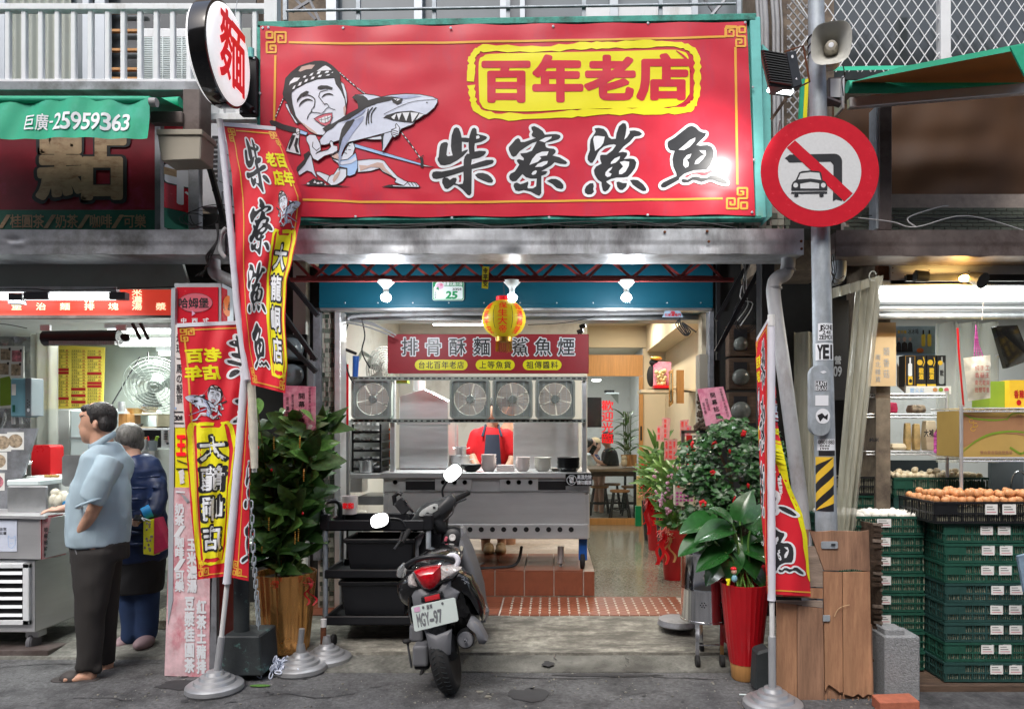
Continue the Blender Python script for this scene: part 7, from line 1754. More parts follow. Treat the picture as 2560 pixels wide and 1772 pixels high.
blob('jacket','jacket_navy',wm,[T([w_(332,1140),w_(340,1180),w_(345,1280),w_(345,1400)],1,18,ell=[(.08,.08),(.19,.13),(.19,.15),(.19,.155)],side=sx_),T([w_(372,1170),w_(396,1235,-.06),w_(385,1276,-.14),w_(368,1282,-.17)],[.07,.062,.055,.045]),T([w_(310,1180),w_(250,1228,-.18),w_(190,1262,-.32)],[.07,.06,.05]),*[T([w_(270,1190+28*i,-.145),w_(340,1192+28*i,-.175),w_(398,1190+28*i,-.10)],[.008,.010,.008],8)for i in range(7)]],.011,3,.04)
for a,c_ in((w_(378,1278,-.155),w_(356,1286,-.185)),(w_(192,1262,-.31),w_(163,1268,-.365))):MB().tube([a,c_],[.05,.042],14).put('cuff','skyblue_cloth',wm,shd=60)
MB().tube([w_(350,1290,-.20),w_(346,1302,-.215)],[.034,.034],12).put('bracelet','plastic_black',wm,shd=60)
blob('apron','cloth_black',wm,[T([w_(345,1330),w_(345,1400),w_(343,1478)],1,18,ell=[(.17,.14),(.18,.15),(.165,.14)],side=sx_)],.011,3,.02)
blob('jeans','jeans',wm,[T([w_(328,1440),w_(330,1560),w_(326,1588)],[.10,.068,.062]),T([w_(362,1440),w_(368,1530),w_(366,1582)],[.10,.075,.07])],.011,3)
for i,(x,y,dy)in enumerate(((366,1606,-.06),(318,1604,.05))):blob('clog','clog_pink',wm,[E(w_(x,y,dy)+V((0,-.03,.01)),(.055,.10,.045))],.010,3)
hb_=thing('handbag','yellow and pink patterned shopping bag hanging from the woman hand','bag',w_(385,1390,-.2))
MB().slab([w_(358,1302,-.22),w_(384,1296,-.25),w_(384,1388,-.25),w_(358,1385,-.22)],(0,.08,0)).put('yellow_side','print_yellow',hb_,bev=.003)
MB().slab([w_(385,1294,-.25),w_(393,1294,-.22),w_(421,1368,-.18),w_(384,1386,-.25)],(0,.08,0)).put('pink_side','pink_bag',hb_,bev=.003)
b=MB();rr=random.Random(3)
for i in range(16):b.ball(w_(362+rr.uniform(0,18),1305+rr.uniform(0,76),-.256+.0),(.008,.003,.010),6,4)
b.put('printed_animals','food_photo',hb_)
for x in(362,378):MB().tube([w_(x,1302,-.24),w_(350,1292,-.22),w_(346,1304,-.22)],.004,5).put('strap','flag_white',hb_)
# cook
YK_=6.95;k_=lambda x,y,dy=0:P(x,y,YK_+dy)
ck=thing('person','cook in red t-shirt and dark apron behind the noodle counter','person',(PX(1232,YK_),YK_,.33))
blob('body','skin',ck,[E(k_(1232,1026,-.05),(.075,.09,.11)),T([k_(1232,1045,-.04),k_(1230,1075)],[.055,.065]),T([k_(1230,1080),k_(1225,1170),k_(1225,1250)],1,ell=[(.14,.09),(.15,.11),(.14,.11)],side=sx_),T([k_(1192,1095),k_(1182,1140,-.05),k_(1200,1175,-.16),k_(1230,1182,-.24)],[.05,.042,.034,.026]),T([k_(1268,1095),k_(1282,1140,-.03),k_(1262,1176,-.16),k_(1240,1184,-.24)],[.05,.042,.034,.026]),E(k_(1236,1186,-.26),(.04,.04,.03)),T([k_(1215,1250),k_(1214,1385)],[.07,.038]),T([k_(1252,1250),k_(1254,1370)],[.07,.038])],.012,3)
MB().ball(k_(1232,1015,-.04),(.085,.095,.085)).put('hair','hair',ck,shd=70)
blob('t_shirt','tshirt_red',ck,[T([k_(1230,1068),k_(1228,1090),k_(1226,1150),k_(1226,1230)],1,16,ell=[(.09,.08),(.17,.12),(.165,.13),(.16,.13)],side=sx_),T([k_(1192,1090),k_(1180,1128,-.02)],[.075,.07]),T([k_(1266,1090),k_(1284,1128,-.02)],[.075,.07])],.012,4)
b=MB();b.grid(lambda u,v:k_(1204+54*u-10*(1-v)*(u-.5)*2,1086+150*v,-.145-.02*sin(pi*u)),10,8);b.tube([k_(1206,1090,-.13),k_(1212,1070,-.09),k_(1214,1062,-.02)],.012,5);b.tube([k_(1254,1090,-.13),k_(1248,1070,-.09),k_(1246,1062,-.02)],.012,5)
b.put('apron','apron',ck,shd=60)
MB().ball(k_(1226,1170,-.165),(.022,.006,.022)).put('badge','print_red',ck)
blob('trousers','cloth_black',ck,[T([k_(1218,1230),k_(1214,1335)],[.10,.07]),T([k_(1250,1230),k_(1254,1330)],[.10,.07])],.014,2)
for x,y in((1222,1368),(1252,1360)):blob('clog','clog_tan',ck,[E(P(x,1375,6.75)*1,(.055,.12,.045)),E(P(x,1368,6.84),(.05,.06,.05))],.012,2)
s2_=thing('person','second helper in red shirt mostly hidden behind the cook','person',(PX(1268,7.35),7.35,.33));k2_=lambda x,y,dy=0:P(x,y,7.35+dy)
blob('body','skin',s2_,[E(k2_(1272,1020),(.075,.085,.11)),T([k2_(1272,1035),k2_(1272,1075)],[.05,.06]),T([k2_(1290,1090),k2_(1292,1140),k2_(1278,1165,-.1)],[.045,.04,.03]),T([k2_(1272,1080),k2_(1270,1360)],[.1,.08])],.014,2)
MB().ball(k2_(1272,1010),(.082,.09,.08)).put('hair','hair',s2_,shd=60)
blob('t_shirt','tshirt_red',s2_,[T([k2_(1272,1066),k2_(1272,1100),k2_(1272,1220)],1,14,ell=[(.08,.07),(.16,.11),(.15,.12)],side=sx_),T([k2_(1290,1085),k2_(1297,1122)],[.065,.06])],.014,3)
# diners
def diner(cx,top,Y,label,shirt,facing_x,hat=None,hair='hair'):
 d_=lambda x,y,dy=0:P(x,y,Y+dy);t=thing('person',label,'person',(PX(cx,Y),Y,.12));f=facing_x;hy=top+14
 blob('body','skin_pale',t,[E(d_(cx+2*f,hy),(.085,.08,.11)),T([d_(cx+9*f,hy+1),d_(cx+12*f,hy+4)],[.02,.018],8),T([d_(cx,hy+10),d_(cx-3*f,hy+22)],[.05,.06]),T([d_(cx-4*f,hy+25),d_(cx-6*f,hy+75)],1,ell=[(.1,.15),(.12,.16)],side=sx_),T([d_(cx-2*f,hy+32,-.17),d_(cx+4*f,hy+58,-.19),d_(cx+24*f,hy+52,-.15),d_(cx+34*f,hy+40,-.1)],[.045,.038,.03,.024]),E(d_(cx+37*f,hy+36,-.1),(.035,.03,.03)),T([d_(cx-6*f,hy+72),d_(cx+16*f,hy+76)],[.09,.07]),T([d_(cx+16*f,hy+76),d_(cx+14*f,1290)],[.06,.035])],.014,3)
 MB().ball(d_(cx-2*f,hy-4),(.092,.088,.09),14,10).put('hair',hair,t,shd=60)
 if hat:MB().lathe(d_(cx-1*f,hy-8),[(.1,0),(.1,.03),(.07,.08),(0,.1)],18).put('cap',hat,t,shd=60);MB().slab([d_(cx+8*f,hy-7,-.06),d_(cx+19*f,hy-4,-.05),d_(cx+19*f,hy-4,.05),d_(cx+8*f,hy-7,.06)],(0,0,.012)).put('cap_brim',hat,t)
 blob('shirt',shirt,t,[T([d_(cx-3*f,hy+20),d_(cx-5*f,hy+32),d_(cx-7*f,hy+55),d_(cx-7*f,hy+78)],1,14,ell=[(.07,.08),(.13,.18),(.15,.19),(.15,.18)],side=sx_),T([d_(cx-4*f,hy+30,-.16),d_(cx+3*f,hy+52,-.2)],[.07,.06])],.014,3)
 return t
diner(1518,1086,11.8,'diner in black t-shirt and black cap looking at a phone','cloth_black',-1,'cloth_black')
diner(1489,1100,12.9,'diner in tan cap facing away in the middle','jacket_navy',1,'cap_tan')
diner(1476,1098,12.0,'dark haired diner in white shirt at the left edge of the dining room','white_clean',1)
o=MB().obox(P(1482,1124,11.65),(.08,.012,.15),Matrix.Rotation(.5,3,'Y')).put('phone','plastic_black_gloss',bev=.005);tag(o,'phone held up by the diner in black','phone')
# == black service trolley with tubs
tr=thing('service_trolley','black three tier plastic service trolley left of the scooter','trolley',P(930,1600,4.9))
Y0,Y1=4.80,5.22
for i,(ya,yb)in enumerate(((1300,1327),(1424,1446),(1540,1563))):
 b=MB();x0,x1=PX(810,Y0),PX(1075,Y0);z0,z1=PZ(yb,Y0),PZ(ya,Y0)
 b.box(x0,x1,Y0,Y1,z0,z0+.015);b.box(x0,x1,Y0,Y0+.015,z0,z1);b.box(x0,x1,Y1-.015,Y1,z0,z1);b.box(x0,x0+.015,Y0+.015,Y1-.015,z0,z1);b.box(x1-.015,x1,Y0+.015,Y1-.015,z0,z1);b.put('shelf','plastic_black',tr,bev=.006)
for x,y in((811,Y0+.02),(811,Y1-.02),(1070,Y0+.02),(1070,Y1-.02)):
 MB().cyl((PX(x,Y0),y,PZ(1563,Y0)),(PX(x,Y0),y,PZ(1305,Y0)),.017,n=12).put('post','galv',tr,shd=60)
 MB().box(PX(x,Y0)-.03,PX(x,Y0)+.03,y-.03,y+.03,PZ(1325,Y0),PZ(1285,Y0)).put('corner_block','plastic_black',tr,bev=.008)
for y in(Y0+.04,Y1-.04):MB().lathe((PX(829,Y0)-.015,y,.075),[(0,0),(.035,.0),(.042,.006),(.042,.024),(.035,.03),(0,.03)],20,axis=(1,0,0)).put('wheel','rubber',tr,shd=40)
MB().tube(smoothpts([tuple(P(x,y,Y))for x,y,Y in((812,1290,4.82),(806,1270,4.86),(816,1255,4.95),(838,1252,5.0),(850,1262,5.0),(850,1290,5.0))],4),.016,8).put('handle','plastic_black',tr,shd=60)
for i,(a,c_,y0,y1,lb)in enumerate(((860,1036,1346,1424,'black washing-up tub on the middle tier of the trolley'),(848,1020,1452,1541,'black washing-up tub on the bottom tier of the trolley'))):
 Y=Y0+.04;t=thing('plastic_tub',lb,'tub',P((a+c_)/2,y1,Y));xa,xb=PX(a,Y),PX(c_,Y);za,zb=PZ(y1,Y),PZ(y0,Y);i_=.025
 def ring(ins,z):return[V((x,y,z))for x,y in((xa+ins,Y+ins),(xb-ins,Y+ins),(xb-ins,Y+.32-ins),(xa+ins,Y+.32-ins))]
 b=MB();loops=[ring(.03,za),ring(.008,zb-.03),ring(-.006,zb-.028),ring(-.006,zb),ring(.012,zb),ring(.035,za+.01)]
 for L in loops:b.v+=L
 for k in range(5):
  for j in range(4):b.f.append([k*4+j,k*4+(j+1)%4,k*4+4+(j+1)%4,k*4+4+j]);b.m.append(0)
 b.f.append([3,2,1,0]);b.f.append([20,21,22,23]);b.m+=[0,0];b.put('tub','plastic_black',t,bev=.012,seg=2)
 # == scooter
sc=thing('scooter','black motor scooter with grey tail parked facing the shop, leaning on its stand','scooter',(PX(1130,4.06),4.06,0))
def S(x,y,Y):return P(x,y,Y)
def plate(name,pts,Y,dep,mt,bev=.006,sm=0,Yr=0,yc=None,cv=0,par=None):
 """outline in survey pixels, set at distance Y, bulging towards its middle by cv"""
 if sm:pts=smoothpts(pts,sm,True)
 cx=sum(p[0]for p in pts)/len(pts);cy_=sum(p[1]for p in pts)/len(pts);R_=max(hypot(p[0]-cx,p[1]-cy_)for p in pts)
 b=MB();k=0;rings=[]
 for s_,off in((1,dep),(1,cv),(.92,cv*.7-.0),(.6,cv*.25),(.3,.0)):
  r=[]
  for x,y in pts:
   px,py=cx+(x-cx)*s_,cy_+(y-cy_)*s_;b.v.append(S(px,py,Y)+V((0,off+Yr*(x-cx)*s_,0)));r.append(len(b.v)-1)
  rings.append(r)
 n=len(pts)
 for a,c_ in zip(rings,rings[1:]):
  for i in range(n):b.f.append([a[i],a[(i+1)%n],c_[(i+1)%n],c_[i]]);b.m.append(0)
 b.v.append(S(cx,cy_,Y));
 for i in range(n):b.f.append([rings[-1][i],rings[-1][(i+1)%n],len(b.v)-1]);b.m.append(0)
 for t_ in tessellate_polygon([[b.v[i]for i in rings[0]]]):b.f.append([rings[0][i]for i in t_]);b.m.append(0)
 return b.put(name,mt,par or sc,shd=38)
A_=lambda L:[(900+x/4.988,1140+y/4.988)for x,y in L]
B_=lambda L:[(980+x/4.433,1380+y/4.433)for x,y in L]
lean=V((-.208,0,.978));rgt=V((.978,0,.208))
def wheel(c,R_,w,nm):
 prof_=[]
 for i in range(13):a=pi*i/12;prof_.append((R_-w*.42*(1-sin(a)),-w/2*cos(a)))
 prof_=[(R_*.62,-w*.36)]+prof_+[(R_*.62,w*.36)]
 wh_=MB().lathe(c,prof_,48,axis=rgt).put(nm,'rubber',sc,shd=50)
 rot=basis(rgt);b=MB()
 for i in range(44):
  a=2*pi*i/44;d=rot@V((cos(a),sin(a),0));tdir=rot@V((-sin(a),cos(a),0))
  for s_ in(-1,1):
   p0=V(c)+d*(R_+.0005)+rgt*s_*.006;p1=V(c)+d*(R_-.008)+rgt*s_*w*.33+tdir*.016;b.tube([p0,p0.lerp(p1,.55)+d*.0035,p1],.0022,4)
 stuff(b.put('tread','block_black',wh_))
 MB().lathe(c,[(0,-.03),(.05,-.03),(R_*.5,-.012),(R_*.62,-.03),(R_*.64,-.03),(R_*.64,.03),(R_*.5,.012),(.05,.03),(0,.03)],32,axis=rgt).put('rim','plastic_dark',wh_,shd=40)
cR=V((PX(1130,4.06)-.046,4.10,.213));wheel(cR,.217,.105,'tyre');wheel(V((cR.x-.03,5.30,.208)),.21,.09,'tyre')
# body shell: sections from tail to leg shield
def loft(name,secs,mt,n=22,pw=2.6,shd=50,par=None):
 b=MB();k=0
 for(x,y,Y,a,h)in secs:
  c=S(x,y,Y)
  for j in range(n):
   w=2*pi*j/n;cc,ss=cos(w),sin(w);e=2/pw;b.v.append(c+rgt*a*abs(cc)**e*(1 if cc>0 else-1)+lean*h*abs(ss)**e*(1 if ss>0 else-1))
 for i in range(len(secs)-1):
  for j in range(n):b.f.append([i*n+j,i*n+(j+1)%n,(i+1)*n+(j+1)%n,(i+1)*n+j]);b.m.append(0)
 b.f.append(list(range(n))[::-1]);b.m.append(0);b.f.append([(len(secs)-1)*n+j for j in range(n)]);b.m.append(0)
 return b.put(name,mt,par or sc,shd=shd)
loft('tail_shell',[(1066,1452,3.985,.09,.03),(1068,1456,4.02,.165,.062),(1076,1464,4.10,.196,.10),(1088,1470,4.25,.205,.125),(1095,1462,4.45,.20,.13),(1100,1452,4.62,.17,.11)],'plastic_black_gloss')
loft('side_cover',[(1098,1512,4.06,.15,.12),(1108,1520,4.14,.205,.17),(1116,1518,4.30,.225,.18),(1120,1500,4.5,.21,.17),(1120,1490,4.68,.16,.14)],'plastic_black_gloss')
loft('seat',[(1085,1428,4.12,.05,.02),(1090,1420,4.17,.13,.04),(1098,1396,4.35,.145,.055),(1102,1380,4.6,.125,.05),(1104,1374,4.76,.07,.03)],'plastic_black_gloss',pw=2.3)
plate('tail_centre',B_([(215,560),(205,500),(240,430),(300,400),(420,445),(500,430),(560,340),(640,325),(650,400),(700,430),(740,455),(700,560),(640,640),(560,820),(470,900),(350,900),(280,760),(235,660)]),3.965,.12,'plastic_grey',cv=.035)
plate('tail_light',B_([(225,228),(300,200),(400,182),(520,172),(528,290),(505,350),(460,400),(405,428),(340,415),(290,350),(250,285)]),3.925,.10,'tail_red',cv=.04)
plate('tail_light_trim',B_([(215,235),(300,195),(400,176),(528,166),(536,300),(512,358),(466,412),(405,442),(333,425),(280,358),(240,290)]),3.955,.10,'plastic_grey',cv=.03)
plate('indicator',B_([(535,172),(650,172),(745,212),(720,255),(660,305),(540,315)]),3.955,.10,'lens_clear',cv=.04,Yr=.0013)
plate('indicator',B_([(220,240),(165,280),(145,330),(150,385),(190,415),(240,405),(275,385),(245,300)]),3.965,.10,'lens_clear',cv=.04,Yr=-.0013)
plate('indicator_bulb',B_([(560,215),(610,190),(640,235),(625,285),(570,290)]),3.95,.02,'orange',cv=.01)
plate('reflector_mount',B_([(318,500),(545,438),(572,500),(325,562)]),3.935,.03,'plastic_black',cv=.004)
plate('reflector',B_([(358,500),(522,462),(530,515),(370,552)]),3.925,.02,'reflector_red',cv=.002)
plq=B_([(212,615),(225,600),(680,503),(700,512),(737,745),(725,762),(270,876),(248,868)])
plt=plate('licence_plate',plq,3.895,.006,'plate_white',cv=0)
def lpf(u,v,d):
 a=V((*plq[1],0));e1=V((*plq[2],0))-a;e2=V((*plq[6],0))-a;q_=a+e1*u+e2*v;return S(q_.x,q_.y,3.893-d)
pr=Print();pr.row('MGY-97',.06,.32,.66,.84,'zinc_dull',1,.035,.2);pr.ell(.25,.13,.028,.06,'plastic_grey',1);pr.ell(.72,.13,.028,.06,'plastic_grey',1);pr.rect(.03,.06,.17,.25,'flower_pink',1);pr.row('臺灣',.33,.06,.47,.24,'plastic_grey',1,.02)
pr.put('lettering',plt,lpf,step=.0006)
plate('mudguard',B_([(350,880),(480,930),(660,860),(650,1000),(645,1140),(600,1165),(530,1192),(432,1200),(405,1090),(375,960)]),3.905,.02,'plastic_grey',cv=.02)
plate('side_flank',B_([(742,220),(860,300),(882,370),(930,460),(985,590),(1005,700),(1000,800),(960,720),(900,600),(820,500),(760,445),(690,400),(640,345),(700,270)]),4.02,.14,'plastic_black_gloss',cv=.03,Yr=.001)
plate('side_flank',B_([(165,420),(235,405),(240,475),(215,560),(205,660),(212,800),(180,740),(162,600)]),4.02,.12,'plastic_black_gloss',cv=.03)
pr=Print();pr.line(B_([(770,275),(800,265),(800,300),(770,300)]),1,'zinc',1);pr.line(B_([(800,330),(810,350),(830,320),(855,345)]),1,'zinc',1);pr.line(B_([(790,305),(830,330)]),1,'zinc',1)
pr.put('lettering',sc,lambda u,v,d:S(u,v,4.0-d))
# exhaust, engine case, stand
ex=MB().tube([S(1164,1598,4.0),S(1168,1590,4.2),S(1172,1580,4.45)],[.05,.064,.064],22).put('muffler','plastic_dark',sc,shd=50)
MB().lathe(S(1164,1598,3.995),[(.045,.0),(.04,.012),(.018,.016),(.010,.012),(.010,.035),(.006,.035),(.006,.0),(0,.0)],24,axis=(0,-1,0)).put('end_cap','zinc_dull',ex,shd=40)
plate('heat_shield',B_([(820,825),(850,765),(890,770),(960,830),(1010,920),(1048,1000),(1020,1035),(960,1035),(930,960),(880,870)]),3.955,.12,'plastic_grey',cv=.03)
for(xa,xb,ya,yb,Ya,mt)in((1030,1070,1614,1668,4.0,'plastic_grey'),(1022,1058,1562,1606,4.08,'plastic_grey'),(1034,1072,1662,1675,4.02,'plastic_black')):
 B(xa,xb,ya,yb,Ya,.38).put('engine_case',mt,sc,bev=.018,seg=3)
MB().tube([S(1018,1602,4.1),S(1024,1640,4.05),S(1029,1668,4.02)],.007,6).put('kick_pedal','plastic_black',sc)
MB().ball(S(1017,1602,4.08),(.025,.02,.014)).put('pedal_pad','rubber',sc)
MB().tube([S(1068,1640,4.5),S(1050,1690,4.38)],.010,6).put('side_stand','black_steel',sc)
MB().tube([S(1100,1560,4.2),S(1118,1600,4.12),S(1128,1640,4.02)],[.05,.05,.04],10).put('hugger','plastic_dark',sc,shd=60)
# grab rail
MB().tube(smoothpts([tuple(S(x,y,Y))for x,y,Y in((1005,1424,4.06),(1020,1410,4.03),(1040,1399,4.01),(1070,1392,4.0),(1100,1391,4.01),(1122,1396,4.04),(1138,1406,4.08))],4),.0155,10).put('grab_rail','plastic_black',sc,shd=60)
MB().tube([S(1002,1438,4.06),S(1005,1424,4.05),S(1013,1411,4.04)],[.026,.028,.018],10).put('white_tape','foil',sc,shd=50)
MB().tube([S(1131+14*cos(a),1401-14*sin(a),4.07)for a in[-1.2+i*.5 for i in range(9)]],.016,8).put('white_tape','flag_white',sc,shd=50)
# floorboard and leg shield
B(1058,1150,1470,1500,4.6,.55).put('floorboard','plastic_dark',sc,bev=.01)
plate('leg_shield',[(1040,1345),(1060,1334),(1108,1318),(1135,1316),(1152,1320),(1158,1334),(1170,1370),(1182,1410),(1198,1465),(1190,1500),(1120,1500),(1060,1480),(1046,1400)],4.95,.10,'plastic_dark',cv=-.0)
plate('leg_shield_edge',[(1150,1318),(1156,1322),(1166,1352),(1184,1402),(1200,1455),(1212,1510),(1217,1528),(1209,1530),(1196,1488),(1182,1440),(1166,1390),(1152,1345)],4.80,.12,'zinc_dull',cv=.01)
plate('leg_shield_edge',[(1038,1345),(1062,1331),(1060,1337),(1042,1349),(1046,1400),(1045,1412),(1038,1412)],4.88,.08,'zinc_dull',cv=.004)
plate('side_skirt',[(1150,1345),(1168,1380),(1186,1430),(1200,1480),(1206,1530),(1214,1556),(1200,1560),(1180,1500),(1160,1440),(1140,1400)],4.6,.3,'plastic_grey',cv=.02)
MB().tube([S(1205,1512,4.5),S(1214,1516,4.42),S(1217,1524,4.35)],.013,8).put('foot_peg','chrome',sc,shd=50)
plate('glovebox',[(1046,1350),(1078,1336),(1104,1334),(1100,1370),(1090,1396),(1048,1396)],4.92,.05,'plastic_black',cv=.0)
MB().lathe(S(1131,1343,4.93),[(0,.01),(.022,.012),(.045,.008),(.06,0)],24,axis=(0,-1,.15)).put('key_panel','plastic_dark',sc,shd=40)
MB().lathe(S(1131,1343,4.915),[(.006,.004),(.010,.006),(.022,.006),(.024,0)],24,axis=(0,-1,.15)).put('key_ring','plastic_white',sc,shd=40)
MB().obox(S(1115,1347,4.90),(.02,.012,.035),Matrix.Rotation(.3,3,'Y')).put('key_tag','lips',sc,bev=.004)
MB().tube([S(1107,1356,4.9),S(1112,1366,4.85),S(1122,1376,4.8)],.012,8).put('hook','plastic_black',sc,shd=50)
plate('plastic_cover',[(1140,1384),(1152,1364),(1158,1366),(1156,1376)],4.6,.01,'bag_clear',cv=0)
# steering head
MB().tube([S(1098,1330,4.98),S(1092,1270,4.97)],[.06,.09],16).put('steering_column','plastic_black',sc,shd=50)
hc=plate('handlebar_cover',A_([(1095,492),(1130,492),(1172,530),(1182,620),(1130,700),(1050,790),(1060,880),(1065,960),(1020,985),(980,990),(930,900),(870,850),(800,890),(740,935),(680,960),(620,930),(565,895),(600,830),(650,760),(690,680),(760,615),(850,578),(960,558),(1030,530)]),4.88,.14,'plastic_dark',cv=.05)
plate('speedometer',A_([(735,740),(742,705),(780,665),(860,618),(925,594),(962,605),(972,635),(960,675),(900,715),(820,745),(760,750)]),4.872,.03,'speedo',cv=.004,par=hc)
pr=Print();e=[((A_([(840+26*cos(a),712+16*sin(a))])[0]),)for a in(0,)]
for cxy,r in(((845,715),22),((925,640),18)):x,y=A_([cxy])[0];pr.ell(x,y,r/5,r/6.5,'ink',1)
pr.put('dials',hc,lambda u,v,d:S(u,v,4.868-d));plate('switch',A_([(915,765),(990,705),(1000,735),(925,790)]),4.872,.02,'plastic_black',cv=.002)
for a,c_ in((S(1022,1326,4.80),S(1002,1356,4.66)),(S(1134,1250,4.97),S(1171,1231,5.08))):
 MB().cyl(a,c_,.018,.019,14).put('grip','rubber',sc,shd=50)
MB().cyl(S(1002,1355,4.665),S(1001,1359,4.65),.023,n=14).put('bar_end','plastic_black',sc)
MB().tube([S(1006,1330,4.72),S(998,1355,4.62),S(985,1373,4.58)],[.008,.007,.009],6).put('brake_lever','plastic_black',sc,shd=60);MB().tube([S(1136,1258,4.94),S(1152,1252,4.96),S(1164,1246,5.0)],[.008,.007,.010],6).put('brake_lever','plastic_black',sc,shd=60)
cbp=[S(1134,1265,4.92),S(1132,1280,4.9),S(1122,1292,4.88),S(1110,1302,4.88)];MB().tube(smoothpts([tuple(x)for x in cbp],4),.006,6).put('brake_hose','cable',sc,shd=60)
def mirror(pts,c,rx,ry,ang,Y,tilt):
 MB().tube(smoothpts([tuple(x)for x in pts],4),[.008]*(len(pts)*4-3),8).put('mirror_stem','plastic_black',sc,shd=60)
 cx,cy_=c;L=[]
 for i in range(26):
  a=2*pi*i/26;x,y=rx*abs(cos(a))**.75*(1 if cos(a)>0 else-1),ry*abs(sin(a))**.75*(1 if sin(a)>0 else-1);L.append((cx+x*cos(ang)-y*sin(ang),cy_+x*sin(ang)+y*cos(ang)))
 f=lambda k,off:[S(cx+(x-cx)*k,cy_+(y-cy_)*k,Y)+V((0,off+tilt*(cy_-y)*k,0))for x,y in L]
 b=MB();n=26;b.v=f(1.06,-.002)+f(1.1,.012)+f(.8,.04);
 for i in range(2):
  for j in range(n):b.f.append([i*n+j,i*n+(j+1)%n,(i+1)*n+(j+1)%n,(i+1)*n+j]);b.m.append(0)
 b.f.append(list(range(2*n,3*n)));b.m.append(0);o=b.put('mirror_housing','plastic_black',sc,shd=60)
 b=MB();b.v=f(1.0,-.003);b.f=[list(range(n))];b.m=[0];b.put('mirror_glass','mirror',o,fixn=False)
mirror([S(1108,1242,4.95),S(1106,1225,4.95),S(1114,1208,4.95),S(1122,1200,4.94)],(1132,1182),23,17,-.75,4.92,.00125)
mirror([S(1013,1316,4.8),S(1006,1303,4.8),S(996,1297,4.8),S(974,1295,4.8)],(949,1300),22,16.5,-.25,4.78,.00125)
ph_=MB().obox(S(1006,1265,4.85),(.075,.02,.10),Matrix.Rotation(-.7,3,'Y')).put('phone_mount','plastic_dark',sc,bev=.006)
MB().tube([S(988,1262,4.86),S(985,1240,4.86),S(997,1231,4.86),S(1005,1236,4.86)],.016,8).put('mount_clip','plastic_black',ph_,shd=50);MB().tube([S(1012,1282,4.86),S(1020,1290,4.86),S(1014,1312,4.86)],.012,8).put('mount_arm','plastic_black',ph_,shd=50)
for x,y in((1014,1254),(1030,1276)):MB().obox(S(x,y,4.84),(.014,.03,.03),Matrix.Rotation(-.7,3,'Y')).put('mount_jaw','plastic_black',ph_)
MB().tube([S(1092,1400,5.25),S(1085,1500,5.3),S(1082,1560,5.3)],.03,10).put('front_fork','black_steel',sc,shd=50)
# == steel bin
Yb=4.62;bn_=thing('steel_bin','round polished steel bin on chrome legs with casters beside the red planter','bin',(PX(1762,Yb),Yb,.03));cb_=V((PX(1764,Yb),Yb,0));rb=61/F*Yb
z0,z1=PZ(1545,Yb),PZ(1378,Yb)
MB().lathe(cb_,[(rb*1.03,z0),(rb*1.03,z0+.012),(rb,z0+.014),(rb,z0+(z1-z0)*.46),(rb*1.015,z0+(z1-z0)*.48),(rb,z0+(z1-z0)*.50),(rb,z1-.01),(rb*1.03,z1)],48).put('drum','chrome',bn_,shd=40)
MB().lathe(cb_,[(rb*1.05,z1),(rb*1.06,z1+.02),(rb*.95,z1+.05),(rb*.5,z1+.075),(0,z1+.08)],48).put('lid','chrome',bn_,shd=40)
MB().tube(smoothpts([tuple(P(x,y,Yb-rb-.03))for x,y in((1760,1440),(1776,1438),(1795,1440),(1802,1446),(1790,1454),(1766,1453),(1760,1440))],3),.008,8).put('handle','chrome',bn_,shd=60)
for x,y in((1735,Yb-.10),(1795,Yb-.10),(1765,Yb+.16)):
 MB().box(PX(x,Yb)-.012,PX(x,Yb)+.012,y-.008,y+.008,.07,z0).put('leg','chrome',bn_);MB().lathe((PX(x,Yb)-.012,y-.01,.042),[(0,0),(.034,0),(.038,.005),(.038,.02),(.034,.025),(0,.025)],20,axis=(1,0,0)).put('caster_wheel','rubber',bn_,shd=40)
MB().tube([(PX(1735,Yb),Yb-.1,.14),(PX(1795,Yb),Yb-.1,.14)],.006,6).put('crossbar','chrome',bn_)
b=MB()
for cx in(1746,1792):
 for k in range(7):
  a=2*pi*k/6;r=0 if k==6 else 6;w=((cx+r*cos(a))-1764)/61.;w=max(-.95,min(.95,w));b.ball(cb_+V((rb*w,-rb*sqrt(1-w*w),PZ(1498+r*sin(a),Yb))),(.005,.004,.005),6,4)
stuff(b.put('vent_holes','ink',bn_))
o=MB().lathe((PX(1700,4.95),5.05,.12),[(.13,0),(.14,.01),(.13,.045),(.03,.055),(0,.055)],30).put('round_stand_foot','zinc_dull',shd=40);tag(o,'dark round metal stand foot on the threshold behind the bin','stand')
o=MB().slab([P(1893,1630,4.05),P(1925,1620,4.05),P(1928,1732,4.05),P(1888,1728,4.05)],(0,.12,0)).put('black_stone','block_black',bev=.012);tag(o,'chipped black block at the foot of the red planter','block')
# == right side: pipes, braces, meters
dw=thing('downpipe','thick grey downpipe with elbow bend leaning beside the sign pole','pipe',P(2030,1320,4.2))
MB().tube(smoothpts([tuple(P(x,y,Y))for x,y,Y in((1970,636,4.4),(1970,665,4.4),(1962,686,4.4),(1946,694,4.4),(1935,712,4.4),(1936,760,4.38),(1960,930,4.32),(1985,1120,4.26),(2008,1320,4.2),(2040,1700,4.1))],4),.043,18).put('pipe','pipe_grey',dw,shd=60)
for pa_,pb_ in(((1970,672,4.4),(1970,678,4.4)),((1936,718,4.395),(1936,724,4.395))):MB().tube([P(*pa_),P(*pb_)],.046,18).put('joint_ring','zinc_dull',dw,shd=50)
o=MB().tube(smoothpts([tuple(P(x,y,Y))for x,y,Y in((2096,640,4.45),(2097,675,4.45),(2090,695,4.5),(2060,700,4.7))],4),.045,16).put('drain_elbow','galv',shd=60);tag(o,'grey pipe elbow right of the sign pole under the brown gutter','pipe')
